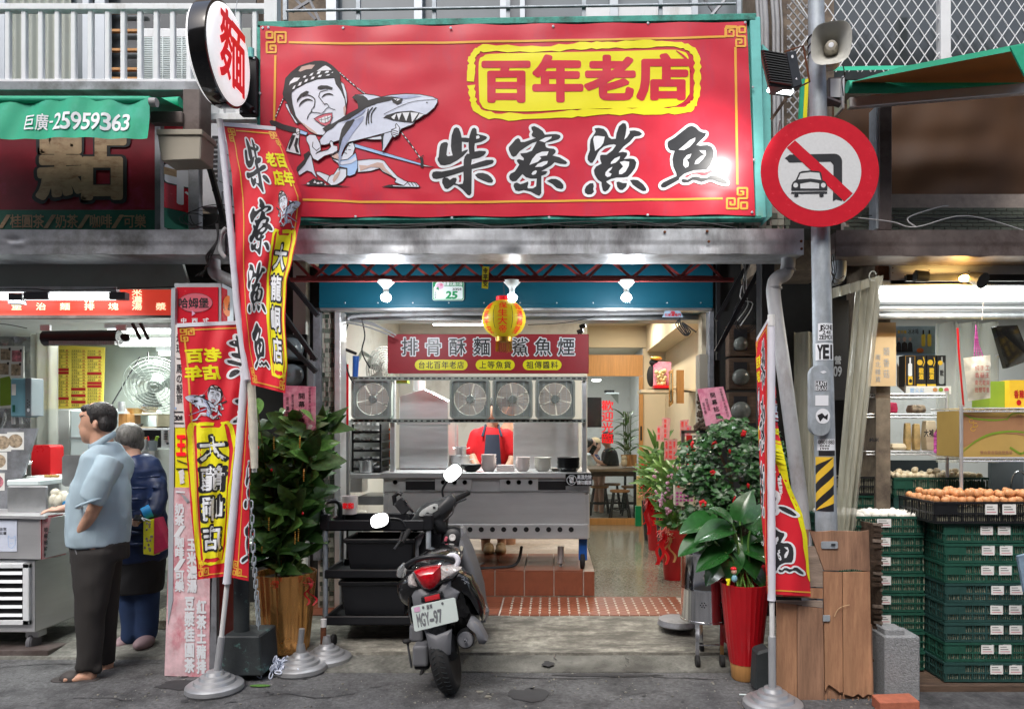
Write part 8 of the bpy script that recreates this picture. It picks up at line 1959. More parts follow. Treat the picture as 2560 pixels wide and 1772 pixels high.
o=B(1903,1937,636,1500,4.75,.12).put('black_column','black_steel',bev=.005);tag(o,'black steel column behind the right flag','column')
for i,(a,c_,Y)in enumerate((((1900,670),(1790,880),4.9),((1880,640),(1790,800),5.05),((1795,650),(1795,900),5.3))):
 o=MB().tube([P(*a,Y),P(*c_,Y)],.02,4).put('steel_brace','black_steel');tag(o,['front black diagonal brace in the dark bay right of the entrance','rear black diagonal brace in the dark bay right of the entrance','upright black bar at the right edge of the shutter box'][i],'brace')
for i,(y,r)in enumerate(((852,.05),(935,.06),(1020,.07))):
 t=thing('meter_box',['upper wooden meter box in the dark right bay','middle wooden meter box in the dark right bay','lowest wooden meter box behind the tilted pink card'][i],'meter',P(1852,y+40,5.2))
 B(1822,1890,y-40,y+38,5.2,.1).put('wooden_box','wood_dark',t,bev=.004);B(1835,1868,y-30,y+24,5.194,.02).put('opening','ink',t)
 MB().lathe(P(1851,y+8,5.19),[(r,0),(r*.98,.03),(r*.7,.045),(0,.05)],22,axis=(0,-1,0)).put('dial','meter_glass',t,shd=50)
for i in range(5):
 cable([P(1850+8*i,640,5.0),P(1866-4*i,700+10*i,5.0),P(1858+6*i,760,5.0),P(1835+4*i,790+6*i,5.05)],.004,'cable',['pale loose cable hanging in the right bay, leftmost','black loose cable hanging in the right bay, second','pale loose cable hanging in the right bay, middle','black loose cable hanging in the right bay, fourth','pale loose cable hanging in the right bay, nearest the column'][i],'cable_white' if i%2==0 else 'cable')
for i in range(3):cable([P(1865+(46+8*i)*.5*cos(a),790+(30+6*i)*sin(a),5.1)for a in[.3+k*.62 for k in range(11)]],.004,'wire_coil',['inner coil of black wire on the right bay wall','middle coil of black wire on the right bay wall','outer coil of black wire on the right bay wall'][i])
# upper right: conduit pipes on tan column, window lattice
solid('building_column','wall_tan',(PX(1900,5.0),PX(2085,5.0),5.0,5.5,2.6,7))
for i,(x,r)in enumerate(((1905,.012),(1915,.02),(1896,.012),(1934,.012),(1944,.016),(1955,.008))):
 o=MB().tube([P(x-8,-60,4.9),P(x,60,4.9),P(x+4,520,4.9)],r,8).put('conduit','pipe_grey',shd=60);tag(o,['third conduit pipe from the banner on the tan column','thickest conduit pipe nearest the banner corner','conduit pipe right beside the banner corner','thin conduit pipe in the middle of the tan column','medium conduit pipe in the middle of the tan column','thinnest conduit wire right of the column middle'][i],'pipe')
lt=thing('lattice_window','dark window covered by a white diamond security lattice','window',P(2310,160,4.9));YL_=4.8
B(2040,2800,-80,200,5.1,.02).put('glass_pane','glass_dark',lt);B(2352,2377,-80,165,YL_-.02,.06).put('post','white_paint',lt);B(2040,2056,-80,165,YL_-.02,.06).put('post','white_paint',lt)
src=None
def rod(x0,y0,x1,y1):
 MB().tube([P(x0,y0,YL_),P(x1,y1,YL_+(.006 if x1>x0 else 0))],.0042,4).put('lattice_bar','white_paint',lt)
for k in range(26):
 x=2000+k*32.3;rod(x-40,-45,x+113,180);rod(x+113,-45,x-40,180)
lt2=thing('grey_lattice','grey diamond lattice strip left of the sign pole top','lattice',P(1995,250,4.85))
for k in range(16):
 y=-40+k*26;MB().tube([P(1968,y,4.85),P(2018,y+62,4.85)],.006,4).put('lattice_bar','pipe_grey',lt2);MB().tube([P(2018,y,4.855),P(1968,y+62,4.855)],.006,4).put('lattice_bar','pipe_grey',lt2)
 # right awning
ra=thing('right_awning','green topped awning with orange underside over the right stall','awning',P(2320,250,4.3))
def rw(x,y,Y):return P(x,y,Y)
MB().grid(lambda u,v:rw(2058+560*u,168-4*sin(pi*u)-50*max(0,u-.45)**1.3+10*v,4.35-.3*v*u),30,2).put('top_edge','awning_green',ra,shd=60)
MB().grid(lambda u,v:(lambda y0:rw(2130+480*u,y0+(207-y0)*v+0,3.95+.4*v-.2*u))(205-92*u),24,6).put('underside','awning_lit_orange',ra,shd=60)
MB().grid(lambda u,v:(lambda y0:rw(2130+480*u,y0-14*(1-v)*min(1,u*4),3.94-.2*u))(205-92*u),24,2).put('front_edge','awning_green',ra,shd=60)
MB().slab([P(2526,118,3.70),P(2570,112,3.7),P(2600,220,3.7),P(2562,190,3.7)],(0,.01,0)).put('front_flap','awning_green',ra)
MB().cyl(P(2118,218,4.35),P(2800,218,4.35),.036,n=16).put('roller','awning_green',ra,shd=50)
MB().slab([P(2124,243,4.25),P(2800,188,3.9),P(2800,212,3.9),P(2124,269,4.25)],(0,.04,0)).put('arm','steel',ra,bev=.004);MB().slab([P(2178,238,4.24),P(2203,236,4.23),P(2203,261,4.23),P(2178,263,4.24)],(0,.01,0)).put('orange_tape','orange',ra)
B(2072,2106,193,249,4.25,.1).put('motor_box','zinc_brown',ra,bev=.005);B(2077,2101,197,243,4.243,.01).put('cover','white_paint',ra);B(2105,2112,190,272,4.22,.12).put('end_plate','steel',ra,bev=.003)
tp=MB().grid(lambda u,v:P(2080+720*u,262-30*u+(250+18*u)*v,4.75)+V((0,.03*sin(u*9+v)+.004*sin(u*47+v*5)+.03*noise.noise((u*6,v*4,1)),0)),50,20).put('tarpaulin','awning_under',shd=60);tag(tp,'brown orange tarpaulin hanging behind the steel upright of the right stall','tarpaulin')
o=B(2198,2230,265,575,4.45,.1).put('steel_upright','zinc_brown',bev=.004);tag(o,'grey brown steel upright before the hanging tarpaulin','post')
o=B(2190,2200,265,572,4.46,.1).put('steel_edge','galv',bev=.002);tag(o,'bright edge strip on the steel upright','strip')
MB().tube([P(2056,246,4.2),P(2100,262,4.2)],.02,8).put('clamp','zinc_brown',ra)
for i,(x,m)in enumerate(((2003,'awning_green'),(2013,'print_yellow'))):
 o=MB().slab([P(x,200,4.6),P(x+9,195,4.6),P(x+4,305,4.6),P(x-6,300,4.6)],(0,.02,0)).put('folded_banner',m);tag(o,['green folded banner strip behind the floodlight','yellow folded banner strip behind the sign pole'][i],'banner')
 # sign pole with stickers
YO=4.12;po=thing('sign_pole','tall grey steel pole with stickers and striped warning tape','pole',(PX(2062,YO),YO,0))
def polex(y):return 2040+(y+0)*.0195
def poler(y):return(19.5+.0052*y)/F*YO
MB().tube([P(polex(y),y,YO)for y in(-200,300,800,1320,1750)],[poler(y)for y in(-200,300,800,1320,1750)],28).put('shaft','galv',po,shd=60)
def polf(u,v,d):
 r=poler(v)+.0015+d;w=(u-polex(v))/(poler(v)*F/YO);w=max(-1.5,min(1.5,w));return V((PX(polex(v),YO)+r*sin(w),YO-r*cos(w),PZ(v,YO)))
W2='print_white'
def stk():global pr;pr.put('sticker',po,polf,cut=(6,15),step=.0004);pr=Print()
pr=Print();pr.rect(2037,811,2078,854,W2,1);pr.row('JSONE',2040,815,2075,827,'ink',2,.03,.1);pr.row('24K',2048,829,2070,838,'ink',2,.03,.3);pr.row('ZEMOX',2040,840,2075,851,'ink',2,.03,.1)
stk();pr.rect(2030,860,2080,902,W2,1);pr.row('YEI',2036,864,2076,898,'ink',2,.05,.15)
stk();pr.rect(2034,1097,2081,1125,W2,1);pr.row('0801883',2037,1099,2078,1109,'ink',2,.02,.12);pr.row('道路專線',2041,1111,2064,1116,'ink',2,.02,.15);pr.row('1999',2041,1118,2062,1123,'ink',2,.03,.2)
pr.rect(2038,1125,2080,1138,'ink',1);stk()
pr.rect(2028,1141,2075,1275,'ink',1)
for i in range(-1,4):
 y=1141+i*46;q4=[(2028,y+46),(2075,y),(2075,y+22),(2028,y+68)];q4=[(x,min(max(yy,1141),1275))for x,yy in q4]
 if max(p[1]for p in q4)-min(p[1]for p in q4)>2:pr.poly(q4,'box_yellow',2)
pr.put('warning_tape',po,polf,cut=(6,15),step=.0004)
jb=MB().slab([P(x,y,YO-.085)for x,y in rrpts(2026,912,2076,1089,24,8)],(0,.045,0)).put('junction_cover','galv',po,bev=.006,seg=2)
pr=Print();pr.rect(2037,951,2068,977,W2,1);pr.rect(2038,952,2067,976,'ink',2);pr.row('HUNT',2039,953,2066,964,W2,3,.02,.1);pr.row('ERAX',2039,965,2066,975,W2,3,.02,.1)
st2=lambda:pr.put('sticker',po,facing(YO-.0865));st2();pr=Print();pr.rect(2038,988,2071,1014,W2,1);st2();pr=Print();pr.ell(2057,1040,18,19,W2,1);pr.poly([(2043,1038),(2055,1032),(2062,1040),(2070,1034),(2068,1050),(2058,1044),(2050,1054)],'ink',2);st2();pr=Print();pr.poly([(2050,929),(2060,926),(2067,930),(2057,934)],W2,1)
st2()
for i in range(3):MB().tube([V((PX(polex(100+22*i),YO)+(poler(100)+.004)*cos(a),YO+(poler(100)+.004)*sin(a),PZ(97+20*i,YO)+.006*sin(a*2)))for a in[k*.52 for k in range(13)]],.004,5).put('cable_tie','cable',po)
ns=thing('no_left_turn_sign','round red bordered traffic sign forbidding left turns by car','sign',P(2050,429,4.0))
ys=4.0
MB().slab([P(2050+148*cos(a),428.6+139*sin(a),ys)for a in[2*pi*i/72 for i in range(72)]],(0,.006,0)).put('disc','sign_red',ns,bev=.001)
pr=Print()
pr.ell(2049,429,104,98,'sign_white',1,64)
Q=lambda L:[(1860+x/2.66,y/2.66)for x,y in L]
pr.poly(Q([(270,1055),(302,1030),(600,1024)]+[(600+52*sin(a),1076-52*cos(a))for a in(.3,.6,.9,1.2,1.5)]+[(652,1240),(594,1240),(594,1100),(575,1077),(560,1077),(300,1083),(285,1065)]),'print_black',3)
pr.poly(Q([(591,1272),(652,1330),(650,1338),(612,1327),(590,1340)]),'print_black',3)
pr.poly(Q([(283,985),(338,935),(722,1288),(666,1342)]),'sign_red',4)
pr.poly(Q([(343,1200),(365,1150),(385,1140),(440,1136),(495,1140),(512,1150),(522,1200),(540,1210),(553,1235),(553,1268),(314,1268),(314,1235),(325,1212)]),'print_black',5)
pr.poly(Q([(356,1196),(374,1156),(440,1147),(500,1153),(512,1200),(440,1190)]),'sign_white',6)
pr.poly(Q([(372,1225),(440,1213),(498,1222),(498,1256),(374,1256)]),'sign_white',6);
for x in(342,526):xx,yy=Q([(x,1234)])[0];pr.ell(xx,yy,6,6,'sign_white',6)
pr.poly(Q([(312,1278),(552,1275),(552,1288),(312,1290)]),'print_black',5)
for x in(347,514):pr.poly(Q([(x-14,1290),(x+14,1290),(x+14,1308),(x,1313),(x-14,1308)]),'print_black',5)
pr.put('printed_symbol',ns,facing(ys-.001),step=.0006)
MB().box(PX(2030,4),PX(2075,4),4.01,4.08,PZ(440,4),PZ(410,4)).put('clamp','galv',ns)
# horn loudspeaker
hs_=thing('horn_loudspeaker','pale horn loudspeaker strapped to the sign pole','loudspeaker',P(2085,110,3.9))
ax=V((-.35,-.93,-.1)).normalized();c=P(2078,108,3.95);rot=basis(ax,(1,0,0));b=MB();n=28
for k,(r,z)in enumerate(((.020,-.22),(.03,-.14),(.05,-.08),(.085,-.03),(.108,0),(.112,.004),(.105,.0),(.08,-.03),(.045,-.08),(.025,-.13),(.0,-.135))):
 for j in range(n):w=2*pi*j/n;e=.62 if r>.04 else 1;b.v.append(c+ax*z+rot@V((r*.94*abs(cos(w))**e*(1 if cos(w)>0 else-1),r*1.0*abs(sin(w))**e*(1 if sin(w)>0 else-1),0)))
for i in range(10):
 for j in range(n):b.f.append([i*n+j,i*n+(j+1)%n,(i+1)*n+(j+1)%n,(i+1)*n+j]);b.m.append(0)
b.put('horn','speaker_shell',hs_,shd=50)
MB().lathe(c-ax*.13,[(.045,0),(.036,.07),(.028,.10),(0,.105)],20,axis=ax).put('centre_cone','beige_box',hs_,shd=50);MB().lathe(c-ax*.30,[(0,0),(.05,.01),(.055,.03),(.055,.1),(.03,.12)],20,axis=ax).put('driver','speaker_shell',hs_,shd=50)
MB().lathe(c-ax*.026,[(.014,0),(0,.001)],16,axis=ax).put('badge','print_white',hs_)
# floodlight
fl=thing('floodlight','black finned floodlight on a bracket aimed at the banner','floodlight',P(1955,220,3.9))
YF=3.95;e1=P(1942,128,YF+.05)-P(1905,122,YF);up=P(1905,122,YF)-P(1922,215,YF)
MB().slab([P(1901,124,YF),P(1963,133,YF-.06),P(1982,221,YF-.06),P(1922,215,YF)],(.03,.09,-.01)).put('housing','plastic_black',fl,bev=.004)
for i in range(13):
 t_=(i+.6)/13.5;a=P(1904,126,YF).lerp(P(1924,212,YF),t_);c_=P(1961,136,YF-.06).lerp(P(1979,219,YF-.06),t_);MB().slab([a,c_,c_+V((0,-.022,0)),a+V((0,-.022,0))],(0,0,-.005)).put('cooling_fin','plastic_black',fl)
MB().slab([P(1966,130,YF-.05),P(1990,126,YF-.03),P(2006,212,YF-.03),P(1984,221,YF-.05)],(.0,.07,0)).put('driver_box','plastic_dark',fl,bev=.004)
MB().slab([P(1923,216,YF+.02),P(1982,222,YF-.04),P(1985,228,YF-.04),P(1926,221,YF+.02)],(0,.05,0)).put('glass','tube_dim',fl)
MB().tube([P(1962,130,YF),P(2008,115,YF+.03),P(2024,205,YF+.03),P(1994,220,YF)],.006,4).put('bracket','rust',fl);MB().tube([P(1928,300,YF+.1),P(1978,228,YF+.03)],.011,4).put('arm','wood_dark',fl)
pr=Print();pr.ell(1981,142,3,4,'print_white',1);pr.poly([(1988,198),(1992,194),(1993,200)],'print_white',1);pr.put('marks',fl,lambda u,v,d:P(u,v,YF-.052-d))
sl=bpy.data.lights.new('floodlight_beam','SPOT');sl.energy=14;sl.spot_size=radians(95);sl.spot_blend=.9;sl.shadow_soft_size=.05;sl.color=(1,.97,.92)
slo=bpy.data.objects.new('floodlight_beam',sl);COL.objects.link(slo);slo.location=P(1925,235,3.78);dv=P(1740,420,YB)-slo.location;slo.rotation_euler=dv.to_track_quat('-Z','Y').to_euler()
cable([P(1950,300,4.0),P(1945,330,4.05),P(1930,380,4.1)],.004,'cable','white cable below the floodlight arm','cable_white')
cable([P(2108,165,4.0),P(2112,190,4.05),P(2105,200,4.1),P(2108,240,4.15)],.003,'cable','thin black cable under the horn loudspeaker','cable')
# == plywood boards, cinder block
Yv=3.98;pb=thing('plywood_board','weathered plywood hoarding patched from splintered panels before the sign pole','board',P(2060,1772,Yv))
def jag(x0,x1,y,n,amp,seed):r=random.Random(seed);return[(x0+(x1-x0)*i/n,y+r.uniform(-amp,amp))for i in range(n+1)]
def panel(pts,Y,mt,dep=.012,nm='plank'):
 return MB().slab([P(x,y,Y)for x,y in pts],(0,dep,0)).put(nm,mt,pb)
panel([(2023,1323)]+jag(2023,2172,1327,8,2,1)+[(2175,1425)]+jag(2175,2060,1424,6,2,2)[0:],Yv-.004,'wood_ply2')
panel(jag(1942,2057,1365,5,2,3)+[(2057,1466)]+jag(2057,1942,1468,4,3,4),Yv+.002,'wood_grey')
panel([(1942,1325),(2022,1323),(2022,1363),(1942,1362)],Yv+.004,'wood_ply2')
panel([(1942,1470),(2057,1470),(2057,1496),(1942,1490)],Yv+.003,'wood_ply')
panel(jag(1942,2057,1500,5,2,5)+[(2057,1518),(1942,1505)],Yv+.000,'wood_grey')
panel([(1942,1505),(1992,1512),(1992,1750),(1942,1752)],Yv+.002,'wood_ply')
panel([(1994,1513),(2057,1520),(2061,1752),(1994,1750)],Yv-.001,'wood_ply2')
panel([(2059,1428),(2105,1430),(2107,1715)]+jag(2107,2063,1722,5,12,6),Yv-.002,'wood_ply')
panel([(2107,1430),(2175,1428),(2177,1600),(2182,1735)]+jag(2182,2109,1740,6,8,7),Yv-.003,'wood_ply')
panel([(1942,1560),(2180,1560),(2185,1765),(1942,1765)],Yv+.018,'wood_ply2',.01)
for i in range(12):
 x=2062+RN.uniform(0,110);y=1725+RN.uniform(0,25);MB().tube([P(x,y,Yv-.006),P(x+RN.uniform(-3,3),y+RN.uniform(15,30),Yv-.012)],[.003,.0006],4).put('splinter','wood_ply',pb)
MB().slab([P(x,y,Yv-.012)for x,y in rrpts(2053,1353,2095,1371,4)],(0,.006,0)).put('latch','galv',pb,bev=.001);MB().slab([P(x,y,Yv-.019)for x,y in rrpts(2078,1359,2089,1363,2)],(0,.002,0)).put('latch_slot','ink',pb)
MB().box(PX(2056,Yv),PX(2073,Yv),Yv-.012,Yv-.005,PZ(1551,Yv),PZ(1536,Yv)).put('hinge','galv',pb)
MB().tube(smoothpts([tuple(P(x,y,Yv-.015))for x,y in((2086,1540),(2095,1522),(2110,1514),(2124,1511))],3),.0016,4).put('peeled_strip','paper_tan',pb)
db_=thing('dark_board','dark rotten ribbed board leaning edge-on beside the plywood','board',P(2190,1772,3.95))
MB().slab([P(2140,1300,4.4),P(2203,1312,4.06),P(2206,1740,4.06),P(2165,1720,4.4)],(.01,.03,0)).put('board','wood_dark',db_)
for i in range(31):
 y=1306+i*13.6;a=RN.uniform(.5,1);MB().slab([P(2203-26*a,y,4.15),P(2205,y+2,4.05),P(2205,y+9,4.05),P(2203-26*a,y+RN.uniform(5,9),4.15)],(.0,-.012*a,0)).put('ply_layer','wood_grey' if i%3==0 else 'wood_dark',db_)
cd=B(2213,2301,1590,1762,3.98,.19).put('cinder_block','cinder',bev=.008);tag(cd,'upright grey concrete block before the egg crates','block')
o=B(2213,2262,1572,1590,4.0,.12).put('cinder_chunk','cinder',bev=.006);tag(o,'small grey concrete lump on top of the upright block','block')
o=MB().slab([(PX(2196,3.8),3.78,0),(PX(2300,3.8),3.80,0),(PX(2302,3.8),3.92,0),(PX(2200,3.8),3.9,0)],(0,0,.06)).put('red_brick','brick_red',bev=.004);tag(o,'loose red brick at the foot of the grey block','brick')
tag(B(2205,2800,1712,1742,4.1,.8).put('crate_platform','wood_dark',bev=.005),'dark wooden base board under the egg crate stacks','board')
# == egg crates
def make_crate(w,d,h,mt,label,trays=True,labels=((.35,.47),(.52,.64)),open_top=False):
 t=thing('egg_crate',label,'crate',(0,0,0),'egg crates stacked at the right stall');b=MB();x0,x1=0,w
 b.box(x0,x1,0,.012,h-.014,h);b.box(x0,x1,d-.012,d,h-.014,h);b.box(x0,x0+.012,.0125,d-.0125,h-.014,h);b.box(x1-.012,x1,.0125,d-.0125,h-.014,h)
 b.box(x0,x1,.004,.012,h*.42,h*.50);b.box(x0+.004,x0+.012,.013,d-.013,h*.42,h*.5)
 b.box(x0+.004,x1-.004,.006,.016,0,.014);b.box(x0+.006,x0+.014,.017,d-.013,0,.014);b.box(x0+.014,x1-.004,.018,d-.004,0,.004)
 n=int(w/.0125)
 for i in range(n):
  x=x0+.008+i*(w-.02)/(n-1);big=i%6==0;b.box(x,x+(.007 if big else .004),.003 if big else .006,.011,.012,h-.012)
 m_=int(d/.02)
 for i in range(m_):y=.012+i*(d-.02)/(m_-1);b.box(x0+(.002 if i%4==0 else .005),x0+.010,y,y+(.007 if i%4==0 else .004),.012,h-.012)
 for i in range(m_):y=.012+i*(d-.02)/(m_-1);b.box(x1-.010,x1-.005,y,y+.005,.012,h-.012)
 b.box(x0+w*.0,x0+w*.2,.0045,.0055,h*.5,h-.014)
 b.put('lattice_box',mt,t,origin=(0,0,0))
 if trays:
  bt=MB().box(.02,w-.016,.022,d-.02,.005,h-(.030 if open_top else .012));
  for i in range(int(w/.03)):bt.box(.022+i*.03,.034+i*.03,.017,.0215,.012,h*.85)
  bt.put('egg_tray','egg_tray',t,origin=(0,0,0))
 for a,c_ in labels:
  q_=MB().box(w*a,w*c_,.000,.0025,h*.42,h*.92).put('paper_label','paper_white',t,origin=(0,0,0))
  pr=Print();
  for k in range(3):pr.rect(a*w+.008,h*(.52+.12*k),c_*w-.008-.01*k,h*(.55+.12*k),'ink' if k else 'lips',1)
  pr.put('lettering',q_,lambda u,v,d_:V((u,-.0004-d_,v)),step=.0003)
 return t
hC=49.7/437.;Yk=4.13;ord_=['bottom','second from bottom','third from bottom','fourth from bottom','fifth from bottom','sixth from bottom','seventh from bottom','eighth from bottom']
cg=make_crate(.60,.40,hC-.003,'crate_green','x');cg2=make_crate(.60,.40,hC-.003,'crate_green2','x',labels=((.44,.56),(.62,.74)))
for i in range(8):
 s_=cg if i>=5 or i==1 else cg2
 o=dup(s_,(PX(2362,Yk)+RN.uniform(-.006,.006),Yk+RN.uniform(-.006,.006),.045+i*hC),RN.uniform(-.015,.015),'%s green egg crate of the tall right stack under the black crate'%ord_[i])
cl=make_crate(.60,.32,hC-.003,'crate_green','x',labels=((.52,.66),));Yl2=4.32;hL=49/F*Yl2
for i in range(8):
 o=dup(cl,(PX(2312,Yl2)-.60,Yl2,.05+i*hL*.985),RN.uniform(-.012,.012),'%s green egg crate of the left stack behind the grey block'%ord_[i])if i<7 else None
for s_ in(cg,cg2,cl):
 for ch_ in list(s_.children):
  for g2 in list(ch_.children):bpy.data.objects.remove(g2)
  bpy.data.objects.remove(ch_)
 bpy.data.objects.remove(s_)
zt=.045+8*hC
bk_=make_crate(.70,.42,.125,'crate_black','black egg crate of brown eggs topping the tall right stack',labels=((.42,.52),(.56,.67)),open_top=True);bk_.location=(PX(2330,Yk),Yk-.02,zt);bk_.rotation_euler.z=0
wc_=make_crate(.60,.32,.11,'crate_green','green crate with white eggs topping the left stack',labels=((.52,.66),),open_top=True);wc_.location=(PX(2312,Yl2)-.60,Yl2-.005,.05+7*hL*.985)
Yq=5.0
cc_=make_crate(.66,.35,.135,'crate_green','green crate heaped with cream eggs in the back row',labels=(),open_top=True);cc_.location=(PX(2235,Yq),Yq,PZ(1242,Yq))
c3=make_crate(.66,.35,.135,'crate_green2','green crate directly under the cream egg crate',labels=());c3.location=(PX(2237,Yq),Yq+.01,PZ(1242,Yq)-.138)
c4=make_crate(.66,.35,.13,'crate_black','black crate left of the cream egg crate',labels=());c4.location=(PX(2234,Yq)-.66,Yq+.02,PZ(1238,Yq))
c5=make_crate(.66,.35,.13,'crate_green','green crate under the black crate at the back left',labels=());c5.location=(PX(2232,Yq)-.66,Yq+.03,PZ(1238,Yq)-.133)
solid('crate_plinth','black_steel',(PX(2100,Yq),3.0,Yq+.02,5.5,.05,PZ(1242,Yq)-.14),kind=None);tag(bpy.data.objects['crate_plinth'],'dark stand carrying the back row of egg crates','stand')
egg=MB();egg.lathe((0,0,0),[(0,-.022)]+[(.0215*sin(pi*i/10)*(1+.10*cos(pi*i/10)),-.022*1.0*cos(pi*i/10)*(1.25 if i>5 else 1))for i in range(1,10)]+[(0,.0275)],14)
def eggs(x0,x1,y0,y1,z,n,mt,label,seed,group,heap=.02,jit=.006):
 r=random.Random(seed);first=None;nx=int((x1-x0)/.046);ny=max(1,int((y1-y0)/.046));k=0
 spots=[(x0+.023+i*(x1-x0-.046)/(nx-1),y0+.023+j*.046,0)for j in range(ny)for i in range(nx)]
 top=[(x0+.046+i*(x1-x0-.09)/(nx-1),y0+.05+j*.046,.034)for j in range(ny-1)for i in range(nx-1)if r.random()<heap]
 for x,y,dz in(spots+top)[:n]:
  p=(x+r.uniform(-jit,jit),y+r.uniform(-jit,jit),z+dz+r.uniform(-.004,.006));rt=(r.uniform(-1.5,1.5),r.uniform(-1.5,1.5),r.uniform(0,3))
  if first is None:first=egg.put('egg',mt,shd=80,origin=(0,0,0));o=first;o.location=p;o.rotation_euler=rt
  else:o=first.copy();COL.objects.link(o);o.location=p;o.rotation_euler=rt
  tag(o,label,'egg',group)
xb_=PX(2330,Yk);eggs(xb_+.02,xb_+.68,Yk+.0,Yk+.38,zt+.128,150,'egg_brown','brown egg heaped in the black crate on the tall right stack',1,'brown eggs in the black crate',.5)
xw=PX(2312,Yl2)-.60;eggs(xw+.02,xw+.58,Yl2+.02,Yl2+.30,.05+7*hL*.985+.11,66,'egg_white','white egg in the green crate topping the left stack',2,'white eggs in the green crate',.12)
xc=PX(2235,Yq);eggs(xc+.02,xc+.64,Yq+.02,Yq+.33,PZ(1242,Yq)+.142,84,'egg_cream','cream egg heaped in the green crate of the back row',3,'cream eggs in the back crate',.3)
# == right stall interior
f_=thing('stall_fascia','brushed metal fascia with screw holes above the right stall','fascia',P(2400,710,4.6));B(2226,2800,641,710,4.6,.03).put('sheet','steel',f_);B(2196,2226,641,706,4.62,.05).put('rusty_edge','rust',f_)
b=MB()
for x,y in((2235,652),(2250,648),(2300,651),(2347,652),(2393,652),(2440,649),(2478,648),(2530,650),(2232,670),(2232,682),(2323,676),(2422,678)):b.lathe(P(x,y,4.597),[(.004,0),(.003,.002),(0,.002)],8,axis=(0,-1,0))
b.put('screws','rust',f_)
tl=thing('track_lights','black lighting track with two small spotlights, one glowing yellow','lamp',P(2400,700,4.5))
B(2267,2800,686,702,4.55,.03).put('track','black_steel',tl)
MB().cyl(P(2288,690,4.5),P(2318,692,4.5),.036,.034,16).put('spot_head','black_steel',tl,shd=40)
MB().cyl(P(2458,702,4.42),P(2426,692,4.5),.05,.03,16).put('spot_head','black_steel',tl,shd=40)
MB().ball(P(2412,696,4.5),(.035,.03,.022)).put('warm_bulb','bulb_warm',tl,shd=60);point('warm_spot',P(2400,700,4.42),3,.03,(1,.62,.2))
tube(2200,2555,728,4.62,'large bright fluorescent tube across the right stall',r=.026,w=7)
MB().cyl(P(2200,742,4.66),P(2800,742,4.66),.02,n=10).put('tube_light','tube_light');tag(bpy.data.objects['tube_light.%03d'%(len([o for o in bpy.data.objects if o.name.startswith('tube_light')])-1)]if 0 else bpy.data.objects[[o.name for o in bpy.data.objects if o.name.startswith('tube_light')and o.parent is None and o.type=='MESH'][-1]],'second bright fluorescent tube just below the large one','lamp')
for i,(y,m)in enumerate(((754,'steel'),(772,'steel'),(790,'zinc'))):
 o=MB().cyl(P(2195,y,4.8),P(2800,y,4.8),.022,n=14).put('roller_tube',m,shd=50);tag(o,['upper shiny roller tube below the fluorescent light','middle shiny roller tube below the fluorescent light','lowest dull metal edge above the right stall goods'][i],'tube')
area('stall_right_tube',(3.3,5.6,2.5),(0,0,0),(1.4,.3),15,(.97,1,.97))
pc=MB().grid(lambda u,v:P((2140+62*u)+(-55-8*u)*v+3*sin(u*20),690+20*(1-u)+0+(640-8*u)*v,4.3-.1*u)+V((0,.02*sin(u*24+v*3),0)),44,30).put('plastic_curtain','vinyl_dirty',shd=60);tag(pc,'yellowed corrugated plastic curtain gathered right of the sign pole','curtain')
o=MB().grid(lambda u,v:P(2075+120*u,722-32*u+(26-4*u)*v,4.25)+V((0,.02*sin(u*30),0)),30,3).put('curtain_valance','vinyl_dirty',shd=60);tag(o,'bunched top of the yellowed plastic curtain','curtain')
MB().tube([P(2182+9*cos(a),690+12*sin(a),4.22)for a in[k*.6 for k in range(11)]],.004,5).put('curtain_loop','vinyl');tag(bpy.data.objects['curtain_loop'],'rolled plastic loop at the curtain corner','loop')
o=MB().grid(lambda u,v:P(1985+60*u,830+470*v,4.75)+V((0,.03*sin(u*9),0)),12,12).put('amber_plastic_sheet','vinyl_dirty',shd=60);tag(o,'amber lit plastic sheet between downpipe and sign pole','sheet')
o=B(2078,2122,750,1000,4.7,.02).put('dark_print','dark_wall');tag(o,'dark green printed board behind the plastic curtain','board')
pr=Print();pr.ch('營',2086,890,2103,910,'zinc',1,.03);pr.row('09',2084,915,2104,940,'zinc',1,.03);pr.put('lettering',o,facing(4.699))
# goods
o=MB().slab([P(2180,806,4.95),P(2240,806,4.95),P(2240,965,4.95),P(2170,965,4.95)],(0,.01,0)).put('brown_paper_sheet','paper_tan');tag(o,'tan paper sheet with handwritten words in the right stall','sheet')
pr=Print();pr.col('類香菇',2208,868,2224,945,'pipe_grey',1,-.005,.3);pr.col('南北雜貨',2188,885,2202,955,'pipe_grey',1,-.005,.25);pr.put('lettering',o,facing(4.949))
ps=thing('drink_poster','small landscape drink poster with three men and bottles','poster',P(2288,888,5.3));B(2240,2338,815,888,5.3,.01).put('sheet','poster_blue',ps)
pr=Print();pr.row('冰冰喝',2270,822,2296,835,'ink',1,.01);pr.row('夏日嗨',2244,826,2266,834,'box_yellow',1,.03);
for x,s_ in((2247,.8),(2261,1.1),(2275,.85)):pr.ell(x,848,4*s_,5.5*s_,'skin_shade',2);pr.poly([(x-7*s_,880),(x-6*s_,858),(x,854),(x+6*s_,858),(x+8*s_,880)],'ink',1)
for x in(2308,2323):pr.rrect(x-5,835,x+5,866,4,'paper_yellow',2);pr.rect(x-2,825,x+2,836,'ink',2)
pr.ell(2300,876,9,6,'orange',2);pr.rect(2240,884,2338,888,'blade_blue',2);pr.put('print',ps,facing(5.299))
